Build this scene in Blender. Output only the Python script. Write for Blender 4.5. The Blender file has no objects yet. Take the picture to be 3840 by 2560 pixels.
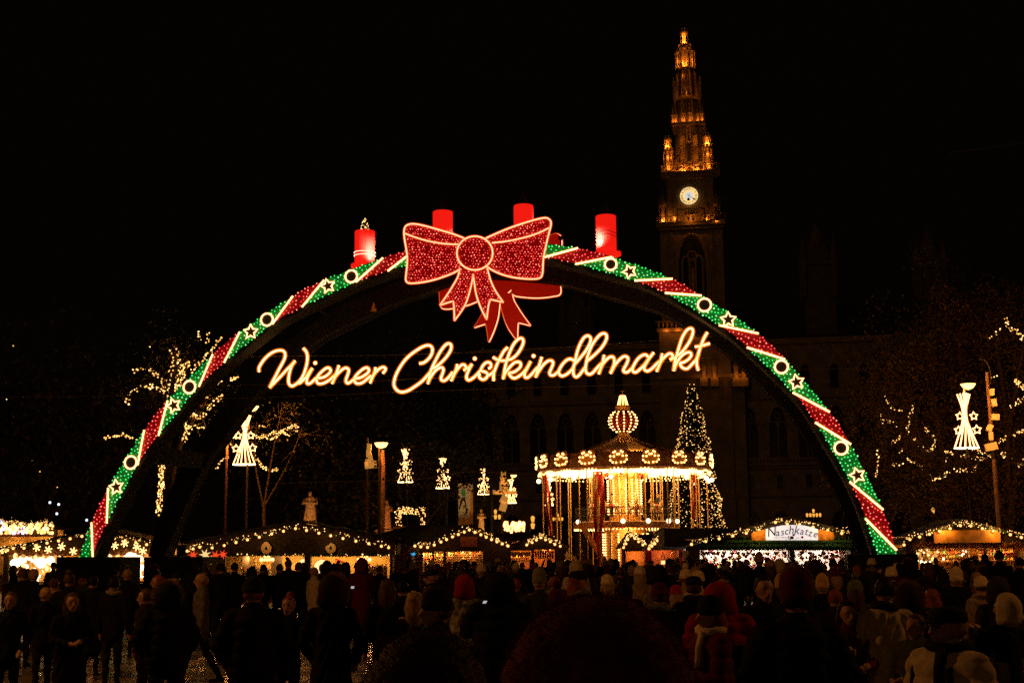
import bpy, bmesh, math, random
import numpy as np
from mathutils import Vector, Matrix, Euler, Quaternion
from mathutils.geometry import tessellate_polygon
random.seed(7); RNG = np.random.default_rng(7)
R = math.radians
scene = bpy.context.scene
COL = scene.collection
# ------------------------------------------------------------------ camera
FPX = 5000.0; CX, CY = 1920.0, 1280.0
PITCH = math.atan((2072 - 1280) / FPX); ROLL = R(0.5)
CAM = Vector((0, 0, 2.0))
FWD = Vector((0, math.cos(PITCH), math.sin(PITCH)))
_up = Vector((0, -math.sin(PITCH), math.cos(PITCH))); _rt = Vector((1, 0, 0))
RT = _rt * math.cos(ROLL) - _up * math.sin(ROLL)
UP = _up * math.cos(ROLL) + _rt * math.sin(ROLL)
cd = bpy.data.cameras.new('camera'); cam = bpy.data.objects.new('camera', cd); COL.objects.link(cam)
cd.sensor_width = 36; cd.lens = FPX / 3840 * 36; cd.clip_start = 0.1; cd.clip_end = 2000
M = Matrix((RT, UP, -FWD)).transposed().to_4x4(); M.translation = CAM
cam.matrix_world = M
scene.camera = cam
# ------------------------------------------------------------------ night sky, exposure
world = bpy.data.worlds.new("World"); scene.world = world; world.use_nodes = True
wn = world.node_tree; bg = wn.nodes['Background']
sky = wn.nodes.new('ShaderNodeTexSky'); sky.sky_type = 'NISHITA'; sky.sun_disc = False
sky.sun_elevation = R(-3); sky.sun_rotation = R(200)
mixc = wn.nodes.new('ShaderNodeMix'); mixc.data_type = 'RGBA'; mixc.inputs[0].default_value = 0.985
wn.links.new(sky.outputs[0], mixc.inputs[6]); mixc.inputs[7].default_value = (0.016, 0.0085, 0.004, 1)   # city glow under low cloud
wn.links.new(mixc.outputs[2], bg.inputs[0]); bg.inputs[1].default_value = 0.08
sd = bpy.data.lights.new('sun', 'SUN'); sd.energy = 0.04; sd.color = (1.0, 0.50, 0.18); sd.angle = R(15)   # faint orange night glow of the city behind the viewer
so_ = bpy.data.objects.new('sun', sd); COL.objects.link(so_); so_.rotation_euler = (R(58), 0, R(-20))
vs = scene.view_settings; vs.view_transform = 'Standard'; vs.look = 'None'; vs.exposure = 0; vs.gamma = 1; vs.use_curve_mapping = False
scene.render.engine = 'CYCLES'
cy = scene.cycles; cy.use_denoising = False; cy.max_bounces = 4; cy.diffuse_bounces = 2; cy.glossy_bounces = 2
cy.transparent_max_bounces = 12; cy.sample_clamp_indirect = 2.0; cy.sample_clamp_direct = 0.0; cy.use_light_tree = True
cy.caustics_reflective = False; cy.caustics_refractive = False

def ray(px, py):
    return FWD * FPX + RT * (px - CX) + UP * (CY - py)
def P(px, py, Y):
    d = ray(px, py); return CAM + d * (Y / d.y)
AY = R(10.5)
N = Vector((math.sin(AY), math.cos(AY), 0)); U = Vector((math.cos(AY), -math.sin(AY), 0))
def onp(px, py, D, off=0.0):
    d = ray(px, py); p0 = Vector((0, D, 0)) + N * off
    return CAM + d * ((p0 - CAM).dot(N) / d.dot(N))
# ------------------------------------------------------------------ materials
MATS = {}
def emis(name, col, s, sampling='AUTO'):
    if name in MATS: return MATS[name]
    m = bpy.data.materials.new(name); m.use_nodes = True; nt = m.node_tree; nt.nodes.clear()
    o = nt.nodes.new('ShaderNodeOutputMaterial'); e = nt.nodes.new('ShaderNodeEmission')
    e.inputs[0].default_value = (*col, 1); e.inputs[1].default_value = s
    nt.links.new(e.outputs[0], o.inputs[0]); m.cycles.emission_sampling = sampling
    MATS[name] = m; return m
def bloom_shell(name, col, s, alpha):
    """glowing see-through shell that paints a bloom halo round a tube or bulb"""
    if name in MATS: return MATS[name]
    m = bpy.data.materials.new(name); m.use_nodes = True; nt = m.node_tree; nt.nodes.clear()
    o = nt.nodes.new('ShaderNodeOutputMaterial'); e = nt.nodes.new('ShaderNodeEmission'); t = nt.nodes.new('ShaderNodeBsdfTransparent')
    mx = nt.nodes.new('ShaderNodeMixShader'); mx.inputs[0].default_value = alpha
    e.inputs[0].default_value = (*col, 1); e.inputs[1].default_value = s
    nt.links.new(t.outputs[0], mx.inputs[1]); nt.links.new(e.outputs[0], mx.inputs[2]); nt.links.new(mx.outputs[0], o.inputs[0])
    m.cycles.emission_sampling = 'NONE'; MATS[name] = m; return m
def matte(name, col, rough=0.8, var=0.35, scale=6.0, bump=0.2, metal=0.0, spec=0.3, coat=0.0, emit=None, wave=None):
    if name in MATS: return MATS[name]
    m = bpy.data.materials.new(name); m.use_nodes = True; nt = m.node_tree; b = nt.nodes['Principled BSDF']
    b.inputs['Roughness'].default_value = rough; b.inputs['Metallic'].default_value = metal
    b.inputs['Specular IOR Level'].default_value = spec; b.inputs['Coat Weight'].default_value = coat
    tc = nt.nodes.new('ShaderNodeTexCoord'); nz = nt.nodes.new('ShaderNodeTexNoise')
    nz.inputs['Scale'].default_value = scale; nz.inputs['Detail'].default_value = 6
    nt.links.new(tc.outputs['Object'], nz.inputs['Vector'])
    cr = nt.nodes.new('ShaderNodeValToRGB'); nt.links.new(nz.outputs['Fac'], cr.inputs[0])
    cr.color_ramp.elements[0].position = 0.3; cr.color_ramp.elements[1].position = 0.7
    cr.color_ramp.elements[0].color = (*[c * (1 - var) for c in col], 1)
    cr.color_ramp.elements[1].color = (*[min(1, c * (1 + var)) for c in col], 1)
    src = nz.outputs['Fac']
    if wave:
        wv = nt.nodes.new('ShaderNodeTexWave'); wv.inputs['Scale'].default_value = wave; wv.inputs['Distortion'].default_value = 1.5
        wv.bands_direction = 'Z'; nt.links.new(tc.outputs['Object'], wv.inputs['Vector']); src = wv.outputs['Fac']
    nt.links.new(cr.outputs[0], b.inputs['Base Color'])
    bp = nt.nodes.new('ShaderNodeBump'); bp.inputs['Strength'].default_value = bump; bp.inputs['Distance'].default_value = 0.02
    nt.links.new(src, bp.inputs['Height']); nt.links.new(bp.outputs[0], b.inputs['Normal'])
    if emit:
        b.inputs['Emission Color'].default_value = (*emit[:3], 1); b.inputs['Emission Strength'].default_value = emit[3]
        m.cycles.emission_sampling = 'NONE'
    MATS[name] = m; return m
tube_m = emis('warm led core', (1.0, 0.61, 0.22), 9.0)
tube_s = bloom_shell('amber bloom shell', (1.0, 0.19, 0.008), 1.35, 0.5)  # shell glow paints lens bloom round the LED core
bulb_m = emis('warm bulb', (1.0, 0.52, 0.15), 5.5)
bulb_s = bloom_shell('bulb bloom shell', (1.0, 0.22, 0.03), 0.55, 0.55)  # same painted bloom, round the roof bulbs
fairy_m = emis('fairy bulb', (1.0, 0.46, 0.10), 2.2)
fairy_b = emis('fairy bulb bright', (1.0, 0.53, 0.17), 4.0)
redl = emis('red led', (1.0, 0.06, 0.06), 3.0)
redd = emis('bow led', (1.0, 0.17, 0.11), 3.8)
grnl = emis('green led', (0.03, 1.0, 0.14), 1.7)
grnb = emis('green led bright', (0.22, 1.0, 0.30), 2.0)
whit = emis('cool white led', (0.75, 0.78, 1.0), 2.0)
black = matte('black cladding', (0.012, 0.012, 0.01), 0.85, 0.4, 3, 0.3)
steel = matte('dark steel', (0.05, 0.045, 0.04), 0.5, 0.3, 8, 0.1, metal=0.6)
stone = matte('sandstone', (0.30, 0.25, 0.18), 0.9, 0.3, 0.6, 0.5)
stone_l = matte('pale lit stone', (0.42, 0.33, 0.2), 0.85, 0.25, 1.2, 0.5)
glassd = matte('dark window glass', (0.02, 0.018, 0.015), 0.25, 0.2, 2, 0.05, spec=0.5)
slate = matte('slate roof', (0.05, 0.05, 0.05), 0.7, 0.3, 2, 0.4)
wood = matte('dark brown wood', (0.05, 0.026, 0.012), 0.7, 0.4, 5, 0.4, wave=8)
woodl = matte('mid brown wood', (0.16, 0.08, 0.03), 0.6, 0.35, 5, 0.3, wave=8)
roofm = matte('bitumen shingle', (0.022, 0.017, 0.013), 0.75, 0.5, 7, 0.6)
cream = matte('cream painted board', (0.75, 0.62, 0.38), 0.6, 0.12, 3, 0.1)
whitep = matte('white board', (0.8, 0.76, 0.74), 0.5, 0.06, 3, 0.05)
redc = matte('red cloth', (0.45, 0.012, 0.008), 0.7, 0.3, 5, 0.2)
gold = matte('gilt paint', (0.75, 0.38, 0.08), 0.4, 0.25, 9, 0.3, metal=0.3)
bark = matte('bark', (0.055, 0.035, 0.02), 0.9, 0.4, 6, 0.8)
leafm = matte('autumn leaves', (0.075, 0.045, 0.015), 0.7, 0.6, 0.9, 0.1)
leafd = matte('dark leaves', (0.035, 0.035, 0.012), 0.7, 0.6, 0.9, 0.1)
firm = matte('fir needles', (0.02, 0.045, 0.015), 0.8, 0.5, 3, 0.2)
garl = matte('fir garland', (0.03, 0.10, 0.035), 0.7, 0.6, 12, 0.3)
# ------------------------------------------------------------------ mesh builder
_phi = (1 + 5 ** .5) / 2
OCT_V = np.array([(1,0,0),(-1,0,0),(0,1,0),(0,-1,0),(0,0,1),(0,0,-1)], float)
OCT_F = [(0,2,4),(2,1,4),(1,3,4),(3,0,4),(2,0,5),(1,2,5),(3,1,5),(0,3,5)]
def _sub(v, f):
    v = [tuple(x) for x in v]; c = {}; nf = []
    def mid(a, b):
        k = (min(a,b), max(a,b))
        if k not in c:
            m = np.array(v[a]) + np.array(v[b]); m /= np.linalg.norm(m); v.append(tuple(m)); c[k] = len(v)-1
        return c[k]
    for a,b,d in f:
        x,y,z = mid(a,b), mid(b,d), mid(d,a); nf += [(a,x,z),(x,b,y),(z,y,d),(x,y,z)]
    return np.array(v), nf
SP1_V, SP1_F = _sub(OCT_V, OCT_F); SP2_V, SP2_F = _sub(SP1_V, SP1_F); SP3_V, SP3_F = _sub(SP2_V, SP2_F)
SPH = [(OCT_V, OCT_F), (SP1_V, SP1_F), (SP2_V, SP2_F), (SP3_V, SP3_F)]
class MB:
    def __init__(s): s.v = []; s.f = []; s.m = []; s.cur = 0
    def add(s, vs, fs):
        o = len(s.v); s.v += [tuple(x) for x in vs]; s.f += [tuple(i + o for i in f) for f in fs]; s.m += [s.cur] * len(fs); return s
    def ball(s, c, r, lod=1, sc=(1,1,1)):
        v, f = SPH[lod]; return s.add(v * (r * np.array(sc)) + np.array(c), f)
    def box(s, c, d, rot=None, taper=1.0):
        hx, hy, hz = d[0]/2, d[1]/2, d[2]/2; vs = []
        for z in (-1, 1):
            t = 1 if z < 0 else taper
            for x, y in ((-1,-1),(1,-1),(1,1),(-1,1)): vs.append(Vector((x*hx*t, y*hy*t, z*hz)))
        if rot is not None: vs = [rot @ v for v in vs]
        c = Vector(c)
        return s.add([v + c for v in vs], [(3,2,1,0),(4,5,6,7),(0,1,5,4),(1,2,6,5),(2,3,7,6),(3,0,4,7)])
    def bar(s, a, b, w, h=None):
        a = Vector(a); b = Vector(b); d = b - a; q = d.to_track_quat('X', 'Z').to_matrix()
        return s.box((a+b)/2, (d.length, w, h or w), q)
    def tube(s, pts, r, n=6, closed=False, cap=True):
        pts = [Vector(p) for p in pts]; k = len(pts)
        if k < 2: return s
        rs = r if isinstance(r, (list, tuple)) else [r]*k
        T = []
        for i in range(k):
            a = pts[(i-1) % k] if (closed or i > 0) else pts[i]; b = pts[(i+1) % k] if (closed or i < k-1) else pts[i]
            t = (b - a); T.append(t.normalized() if t.length > 1e-9 else Vector((0,0,1)))
        nrm = T[0].orthogonal().normalized(); vs = []
        for i in range(k):
            nrm = (nrm - T[i] * nrm.dot(T[i]));
            if nrm.length < 1e-6: nrm = T[i].orthogonal()
            nrm.normalize(); bn = T[i].cross(nrm)
            for j in range(n):
                a = 2*math.pi*j/n; vs.append(pts[i] + (nrm*math.cos(a) + bn*math.sin(a)) * rs[i])
        fs = []
        for i in range(k if closed else k-1):
            i2 = (i+1) % k
            for j in range(n):
                j2 = (j+1) % n; fs.append((i*n+j, i*n+j2, i2*n+j2, i2*n+j))
        if cap and not closed: fs += [tuple(range(n-1, -1, -1)), tuple(range((k-1)*n, k*n))]
        return s.add(vs, fs)
    def lathe(s, prof, n=12, c=(0,0,0), cap=True, sx=1, sy=1, ph=0):
        vs = []
        for r, z in prof:
            for j in range(n):
                a = 2*math.pi*j/n + ph; vs.append((c[0]+r*math.cos(a)*sx, c[1]+r*math.sin(a)*sy, c[2]+z))
        k = len(prof); fs = [(i*n+j, i*n+(j+1)%n, (i+1)*n+(j+1)%n, (i+1)*n+j) for i in range(k-1) for j in range(n)]
        if cap: fs += [tuple(range(n-1,-1,-1)), tuple(range((k-1)*n, k*n))]
        return s.add(vs, fs)
    def prism(s, poly, d):
        """poly: list of 3D points (planar), d: extrusion vector"""
        poly = [Vector(p) for p in poly]; d = Vector(d); n = len(poly)
        tris = tessellate_polygon([poly]); fs = [tuple(t) for t in tris] + [tuple(i+n for i in reversed(t)) for t in tris]
        fs += [(i, (i+1)%n, (i+1)%n+n, i+n) for i in range(n)]
        return s.add(poly + [p + d for p in poly], fs)
    def mesh(s, name, mats, smooth=False):
        me = bpy.data.meshes.new(name); me.from_pydata(s.v, [], s.f)
        for m in (mats if isinstance(mats, (list, tuple)) else [mats]): me.materials.append(m)
        if any(s.m): me.polygons.foreach_set('material_index', s.m)
        if smooth: me.polygons.foreach_set('use_smooth', [True]*len(s.f))
        me.update(); return me
def wmat(o):
    m = o.matrix_basis.copy()
    return (wmat(o.parent) @ o.matrix_parent_inverse @ m) if o.parent else m
def tag(o, label=None, cat=None, group=None, kind=None):
    if label: o['label'] = label
    if cat: o['category'] = cat
    if group: o['group'] = group
    if kind: o['kind'] = kind
    return o
def thing(name, loc, label, cat, group=None, rz=0.0):
    o = bpy.data.objects.new(name, None); COL.objects.link(o); o.location = loc; o.rotation_euler = (0, 0, rz); o.empty_display_size = 0.1
    return tag(o, label, cat, group)
def part(name, mb, mats, parent=None, local=False, smooth=False, label=None, kind=None):
    me = mb if isinstance(mb, bpy.types.Mesh) else mb.mesh(name, mats, smooth)
    o = bpy.data.objects.new(name, me); COL.objects.link(o)
    if parent is not None:
        o.parent = parent
        if not local: o.matrix_parent_inverse = wmat(parent).inverted()
    return tag(o, label, None, None, kind)
def at(mesh, name, parent, loc, local=False):
    o = bpy.data.objects.new(name, mesh); COL.objects.link(o)
    if parent is not None:
        o.parent = parent
        if not local: o.matrix_parent_inverse = wmat(parent).inverted()
    o.location = loc; return o
def copy_tree(o, parent=None):
    c = o.copy(); COL.objects.link(c)
    if parent is not None:
        c.parent = parent; c.matrix_parent_inverse = o.matrix_parent_inverse.copy()
    for ch in o.children: copy_tree(ch, c)
    return c
def lamp(name, loc, e, col, rad=0.1, parent=None, typ='POINT', rot=None, spot=1.2, blend=0.5, local=False):
    l = bpy.data.lights.new(name, typ); l.energy = e; l.color = col; l.shadow_soft_size = rad
    if typ == 'SPOT': l.spot_size = spot; l.spot_blend = blend
    o = bpy.data.objects.new(name, l); COL.objects.link(o)
    if parent is not None:
        o.parent = parent
        if not local: o.matrix_parent_inverse = wmat(parent).inverted()
    o.location = loc
    if rot is not None: o.rotation_mode = 'QUATERNION'; o.rotation_quaternion = rot
    return o
def cr(pts, n=6, closed=False):
    pts = [Vector(p) for p in pts]; k = len(pts); out = []
    for i in range(k if closed else k-1):
        p0 = pts[(i-1) % k] if (closed or i > 0) else pts[i]*2 - pts[i+1]
        p1 = pts[i]; p2 = pts[(i+1) % k]; p3 = pts[(i+2) % k] if (closed or i < k-2) else p2*2 - p1
        for j in range(n):
            t = j / n; out.append(0.5*((2*p1) + (p2-p0)*t + (2*p0-5*p1+4*p2-p3)*t*t + (3*p1-p0-3*p2+p3)*t**3))
    if not closed: out.append(pts[-1].copy())
    return out
def resample(pts, step):
    out = [pts[0]]; acc = 0
    for a, b in zip(pts, pts[1:]):
        L = (b-a).length; t = step - acc
        while t <= L: out.append(a + (b-a)*(t/L)); t += step
        acc = (acc + L) % step
    return out
BULB1 = MB().ball((0,0,0), 1, 1).mesh('bulb', bulb_m)

def text(name, body, size, mat, parent, ext=.01, shear=0.0, local=True, align='CENTER'):
    fc = bpy.data.curves.new(name, 'FONT'); fc.body = body; fc.size = size; fc.align_x = align; fc.align_y = 'CENTER'; fc.extrude = ext; fc.shear = shear; fc.resolution_u = 3
    tmp = bpy.data.objects.new(name, fc); COL.objects.link(tmp)
    me = bpy.data.meshes.new_from_object(tmp.evaluated_get(bpy.context.evaluated_depsgraph_get())); bpy.data.objects.remove(tmp); bpy.data.curves.remove(fc)
    me.name = name; me.materials.clear(); me.materials.append(mat)
    return part(name, me, None, parent, local=local)
# ------------------------------------------------------------------ ground
def wet_paving():
    m = bpy.data.materials.new('wet paving'); m.use_nodes = True; nt = m.node_tree; b = nt.nodes['Principled BSDF']
    tc = nt.nodes.new('ShaderNodeTexCoord'); geo = nt.nodes.new('ShaderNodeNewGeometry')
    nz = nt.nodes.new('ShaderNodeTexNoise'); nz.inputs['Scale'].default_value = 0.8; nz.inputs['Detail'].default_value = 8
    nt.links.new(geo.outputs['Position'], nz.inputs['Vector'])
    nf = nt.nodes.new('ShaderNodeTexNoise'); nf.inputs['Scale'].default_value = 4; nf.inputs['Detail'].default_value = 5
    nt.links.new(geo.outputs['Position'], nf.inputs['Vector'])
    c = nt.nodes.new('ShaderNodeValToRGB'); c.color_ramp.elements[0].color = (0.10, 0.085, 0.065, 1); c.color_ramp.elements[1].color = (0.24, 0.20, 0.15, 1)
    nt.links.new(nz.outputs['Fac'], c.inputs[0]); nt.links.new(c.outputs[0], b.inputs['Base Color'])
    rr = nt.nodes.new('ShaderNodeMapRange'); rr.inputs['From Min'].default_value = 0.35; rr.inputs['From Max'].default_value = 0.65
    rr.inputs['To Min'].default_value = 0.20; rr.inputs['To Max'].default_value = 0.40
    nt.links.new(nz.outputs['Fac'], rr.inputs['Value']); nt.links.new(rr.outputs[0], b.inputs['Roughness'])
    bp = nt.nodes.new('ShaderNodeBump'); bp.inputs['Strength'].default_value = 0.25; bp.inputs['Distance'].default_value = 0.02
    nt.links.new(nf.outputs['Fac'], bp.inputs['Height']); nt.links.new(bp.outputs[0], b.inputs['Normal'])
    return m
wet = wet_paving()
g = part('ground', MB().add([(-240,-65,0),(240,-65,0),(240,295,0),(-240,295,0)], [(0,1,2,3)]), wet, kind='structure')
pv = part('pavement', MB().add([(-8.6,17,0.004),(1.2,17,0.004),(1.2,37,0.004),(-8.6,37,0.004)], [(0,1,2,3)]), matte('paving joints', (0.02,0.018,0.015), 0.8), kind='structure')
slab = MB(); slab.box((0,0,0.012), (0.97, 0.57, 0.024)); sm = None
slab.add([], []); sme = slab.mesh('paving_slab', wet)
k = 0
for j in range(30):
    for i in range(10):
        x = -8.3 + i*1.0 + (0.5 if j % 2 else 0); y = 17.6 + j*0.6
        if x > 0.9: continue
        o = at(sme, 'paving_slab', pv, (x, y, 0.0)); o.location.z = RNG.uniform(-0.002, 0.003)
        o.rotation_euler = (RNG.uniform(-.004,.004), RNG.uniform(-.004,.004), 0)
# ------------------------------------------------------------------ the lit arch
AD = 45.0
OUT = [(298,2087),(343,1958),(405,1828),(540.5,1612),(628,1502),(797.4,1328),(899,1244),(1098,1110),(1215,1050),(1436,967),(1565,930),(1760,903),(1920,898),
       (2167,930),(2295,963),(2522,1045),(2631,1108),(2844,1250),(2944,1347),(3112,1544),(3191,1665),(3312,1910),(3363,2062),(3358,2080)]
INN = [(345,2088),(347.5,2086),(400,1961),(516,1743),(594,1633),(746,1449),(840,1359),(1021,1215),(1132,1151),(1335,1057),(1454,1016),(1640,960),(1800,945),
       (2039,965),(2159,990),(2380,1052),(2494,1098),(2696,1219),(2801,1302),(2973,1471),(3057,1583),(3187,1806),(3246,1944),(3291,2080)]
SEG = ['g','r','g','r','g','r','g','r','g','r','g','r','g','r','g','r','g','r','g','r','g','r','g']
arch = thing('light_arch', onp(1920, 2072, AD) * 1.0, 'huge entrance arch wound with red and green light nets, rings and stars over the crowd', 'light arch')
arch.location.z = 0
def cc(ptsl):  # curve evaluator
    v = [Vector((x, y)) for x, y in ptsl]
    def f(t):
        i = min(int(t), len(v)-2); t -= i
        p1, p2 = v[i], v[i+1]; p0 = v[i-1] if i else p1*2-p2; p3 = v[i+2] if i < len(v)-2 else p2*2-p1
        return 0.5*((2*p1)+(p2-p0)*t+(2*p0-5*p1+4*p2-p3)*t*t+(p3*1-p0+3*p1-3*p2)*t**3)
    return f
fo, fi = cc(OUT), cc(INN)
def ring_outer(n=90):   # smooth outer/inner in plane coordinates for the truss body
    so = [fo(t) for t in np.linspace(0, len(OUT)-1, n)]; si = [fi(t) for t in np.linspace(0, len(INN)-1, 700)]
    # match inner by nearest point so sections are perpendicular
    res = []
    for p in so:
        q = min(si, key=lambda s: (s-p).length); res.append((p, q))
    return res
secs = ring_outer()
def sweep(front, depthf, thick=1.25):
    mb = MB(); vs = []
    for p, q in front:
        q2 = p + (q - p) * thick
        a = onp(p.x, p.y, AD, 0.05); b = onp(q2.x, q2.y, AD, 0.05)
        a.z = max(a.z, 0.5); b.z = max(b.z, 0.5)
        for pt in (a, b):
            d0, d1 = depthf(pt); vs.append(pt + N*d0)
        for pt in (b, a):
            d0, d1 = depthf(pt); vs.append(pt + N*d1)
    n = len(front); fs = []
    for i in range(n-1):
        for j in range(4):
            fs.append((i*4+j, i*4+(j+1)%4, (i+1)*4+(j+1)%4, (i+1)*4+j))
    fs += [(0,1,2,3), tuple(reversed(range((n-1)*4, n*4)))]
    return mb.add(vs, fs)
part('front_truss', sweep(secs, lambda p: (0, 0.85)), black, arch)
def rear_d(p):
    e = 1 - min(1, max(0, (p.z-2)/10)); b = 4.4 + 1.9*e; return (b - 0.85, b)
part('rear_truss', sweep(secs, rear_d, 1.35), black, arch)
# thin rails under the rear rib, struts between ribs
rails = MB()
for off in (0.1, 0.8):
    pts = []
    for p, q in secs[2:-2]:
        q2 = p + (q-p)*1.38; a = onp(q2.x, q2.y, AD, 0.05); pts.append(a + N*(rear_d(a)[0]+off))
    rails.tube(pts, 0.02, 4)
part('truss_rail', rails, steel, arch)
for i in range(10, 82, 6):
    p, q = secs[i]; a = onp(q.x, q.y, AD, 0.9); b = a + N*(rear_d(a)[0]-0.85)
    part('cross_strut', MB().tube([a, b], 0.05, 5), black, arch)
# linking panel between the left legs
a0, a1 = onp(548,1672,AD,0.5), onp(520,1730,AD,0.5)
mbp = MB(); b0 = a0 + N*5.4; b1 = a1 + N*5.6
mbp.prism([a0, b0, b1, a1], U*0.5); part('link_panel', mbp, black, arch)
for (x0, x1, yt, off, dd) in ((212,450,2087,-0.6,1.6),(540,762,2087,5.0,1.8)):
    a = onp(x0, yt, AD, off); b = onp(x1, yt, AD, off); mb = MB()
    mb.prism([(a.x,a.y,0),(b.x,b.y,0),(b.x,b.y,b.z),(a.x,a.y,a.z)], N*dd); part('base_block', mb, black, arch)
a = onp(3178,2077,AD,-0.6); b = onp(3442,2076,AD,-0.6); mb = MB(); mb.prism([(a.x,a.y,0),(b.x,b.y,0),(b.x,b.y,b.z),(a.x,a.y,a.z)], N*1.6); part('base_block', mb, black, arch)
a = onp(3235,2077,AD,5.0); b = onp(3440,2076,AD,5.0); mb = MB(); mb.prism([(a.x,a.y,0),(b.x,b.y,0),(b.x,b.y,b.z),(a.x,a.y,a.z)], N*1.6); part('base_block', mb, black, arch)
net_g = matte('green tinsel net', (0.02, 0.16, 0.04), 0.7, 0.4, 20, 0.3, emit=(0.0, 0.7, 0.10, 0.10))  # emission stands in for LED glow spilling over the green net
net_r = matte('red tinsel net', (0.22, 0.01, 0.012), 0.7, 0.4, 20, 0.3, emit=(0.9, 0.0, 0.01, 0.12))  # red counterpart, LED spill put into its emission
def bl(t, s): return fo(t)*(1-s) + fi(t)*s
KEEP = [(435.5,1825,27),(490,1733,24),(651,1520,27),(710,1450.5,24),(940,1244,27),(1001,1198,24),(1229,1072,27),(1317,1036,24),
        (2290,991,25),(2361,1018,28),(2641.6,1143,27),(2731,1198,28),(2930,1375,30),(2987,1432,28),(3154,1679,32),(3215,1781,30)]
ROT = [0.15,0.35,0,0.25,0.35,0,0.15,0.25]
for i, c in enumerate(SEG):
    ts = np.linspace(i, i+1, 9); mb = MB(); vs = []
    for t in ts:
        for s in (0.03, 0.97):
            q = bl(t, s); vs.append(onp(q.x, q.y, AD, 0.0)); vs.append(onp(q.x, q.y, AD, 0.04))
    fs = []
    for k in range(8):
        o = k*4; fs += [(o,o+2,o+6,o+4),(o+1,o+5,o+7,o+3),(o,o+4,o+5,o+1),(o+2,o+3,o+7,o+6)]
    mb.add(vs, fs)
    pn = part('light_net', mb, net_g if c == 'g' else net_r, arch, label='green light net band' if c == 'g' else 'red light net band')
    pts = []; tries = 0
    L = sum((fo(a)-fo(b)).length for a, b in zip(ts, ts[1:])); A = (fo(i+.5)-fi(i+.5)).length
    want = int(max(40, (L+20) * 46 / 175))
    while len(pts) < want and tries < 6000:
        tries += 1; q = bl(i + RNG.random(), RNG.uniform(-0.02, 1.02))
        if any((q - Vector(k[:2])).length < k[2] for k in KEEP): continue
        if any((q - p)  .length < 11.5 for p in pts): continue
        pts.append(q)
    mb = MB()
    for q in pts:
        mb.cur = 1 if RNG.random() < 0.3 else 0
        mb.ball(onp(q.x, q.y, AD, -0.045), (0.024 if c == 'r' else 0.027)*RNG.uniform(0.8, 1.25), 0)
    part('led_bulb', mb, [grnl, grnb] if c == 'g' else [redl, redd], pn, kind='stuff')
def ltube(name, pts, parent, r=0.030, rs=0.060, closed=False, n=6, core=tube_m, halo=tube_s):
    o = part(name, MB().tube(pts, r, n, closed), core, parent, smooth=True)
    part('jacket', MB().tube(pts, rs, n+2, closed), halo, o, smooth=True); return o  # outer shell added to draw the tube's bloom halo
for i in range(1, len(OUT)-1):
    if i in (11, 12): continue
    ltube('light_tube', [onp(*OUT[i], AD, -0.08), onp(*INN[i], AD, -0.08)], arch, 0.026, 0.048)
for j, (x, y, r) in enumerate(KEEP):
    star = (j % 2 == 0) if j < 8 else (j % 2 == 1)
    c = onp(x, y, AD, -0.10); Z = Vector((0,0,1)); px = (onp(x+10, y, AD, -0.1) - c).length/10
    rr = (22 if not star else 27) * px * (1.12 if x > 2500 else 1)
    if star:
        ph = ROT[j//2]; pts = []
        for k in range(10):
            a = ph + math.pi/2 + k*math.pi/5; q = rr*(1.0 if k % 2 == 0 else 0.5); pts.append(c + U*math.cos(a)*q + Z*math.sin(a)*q)
        ltube('star_outline', pts, arch, 0.024, 0.045, True)
        part('star_plate', MB().prism([p + N*0.03 for p in pts], N*0.01), black, arch)
    else:
        pts = [c + U*math.cos(a)*rr + Z*math.sin(a)*rr for a in np.linspace(0, 2*math.pi, 25)[:-1]]
        ltube('ring_outline', pts, arch, 0.024, 0.045, True)
        part('ring_plate', MB().prism([p + N*0.03 for p in pts], N*0.01), black, arch)
# ------------------------------------------------------------------ ribbon bows
def zc(p): return (1400 + .40816*p[0], 700 + .40816*p[1])
LOBE_L = [(800,520),(850,480),(740,437),(600,395),(480,362),(400,345),(340,343),(298,362),(282,405),(285,470),(300,560),(312,650),(308,740),(298,830),(300,865),(320,883),(360,887),(450,878),(560,855),(680,815),(760,780),(800,750)]
LOBE_R = [(1030,475),(1130,430),(1250,380),(1380,335),(1490,303),(1560,288),(1600,290),(1628,315),(1632,350),(1618,410),(1600,480),(1580,570),(1563,660),(1558,740),(1555,790),(1545,825),(1520,842),(1470,848),(1380,845),(1280,832),(1180,805),(1090,765),(1030,725)]
FOLD_L = [(292,430),(400,470),(520,503),(640,522),(740,530),(800,528)]
FOLD_R = [(1090,515),(1200,505),(1320,483),(1430,455),(1530,420),(1615,378)]
TAIL_L = [[(795,755),(775,830),(730,910),(680,990),(610,1090)],[(610,1090),(675,1068),(735,1050)],[(735,1050),(742,1130),(745,1232)],[(745,1232),(830,1110),(875,1000),(905,880),(917,800)]]
TAIL_R = [[(917,800),(930,900),(945,990),(975,1080),(1010,1160),(1042,1220)],[(1042,1220),(1050,1150),(1060,1080),(1075,1035)],[(1075,1035),(1135,1048),(1195,1062)],[(1195,1062),(1130,970),(1085,880),(1060,800),(1045,745)]]
KN = [(932+165*math.cos(a), 610+155*math.sin(a)) for a in np.linspace(0, 2*math.pi, 33)[:-1]]
cloth_f = matte('bow red panel', (0.25, 0.008, 0.008), 0.7, 0.35, 3, 0.2, emit=(0.9, 0.0, 0.0, 0.13))  # emission paints LED spill onto the front panels
cloth_b = matte('bow back cloth', (0.34, 0.010, 0.005), 0.65, 0.3, 1.5, 0.1, emit=(1.0, 0.012, 0.0, 0.20))  # emission paints LED light coming through the rear cloth
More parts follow.
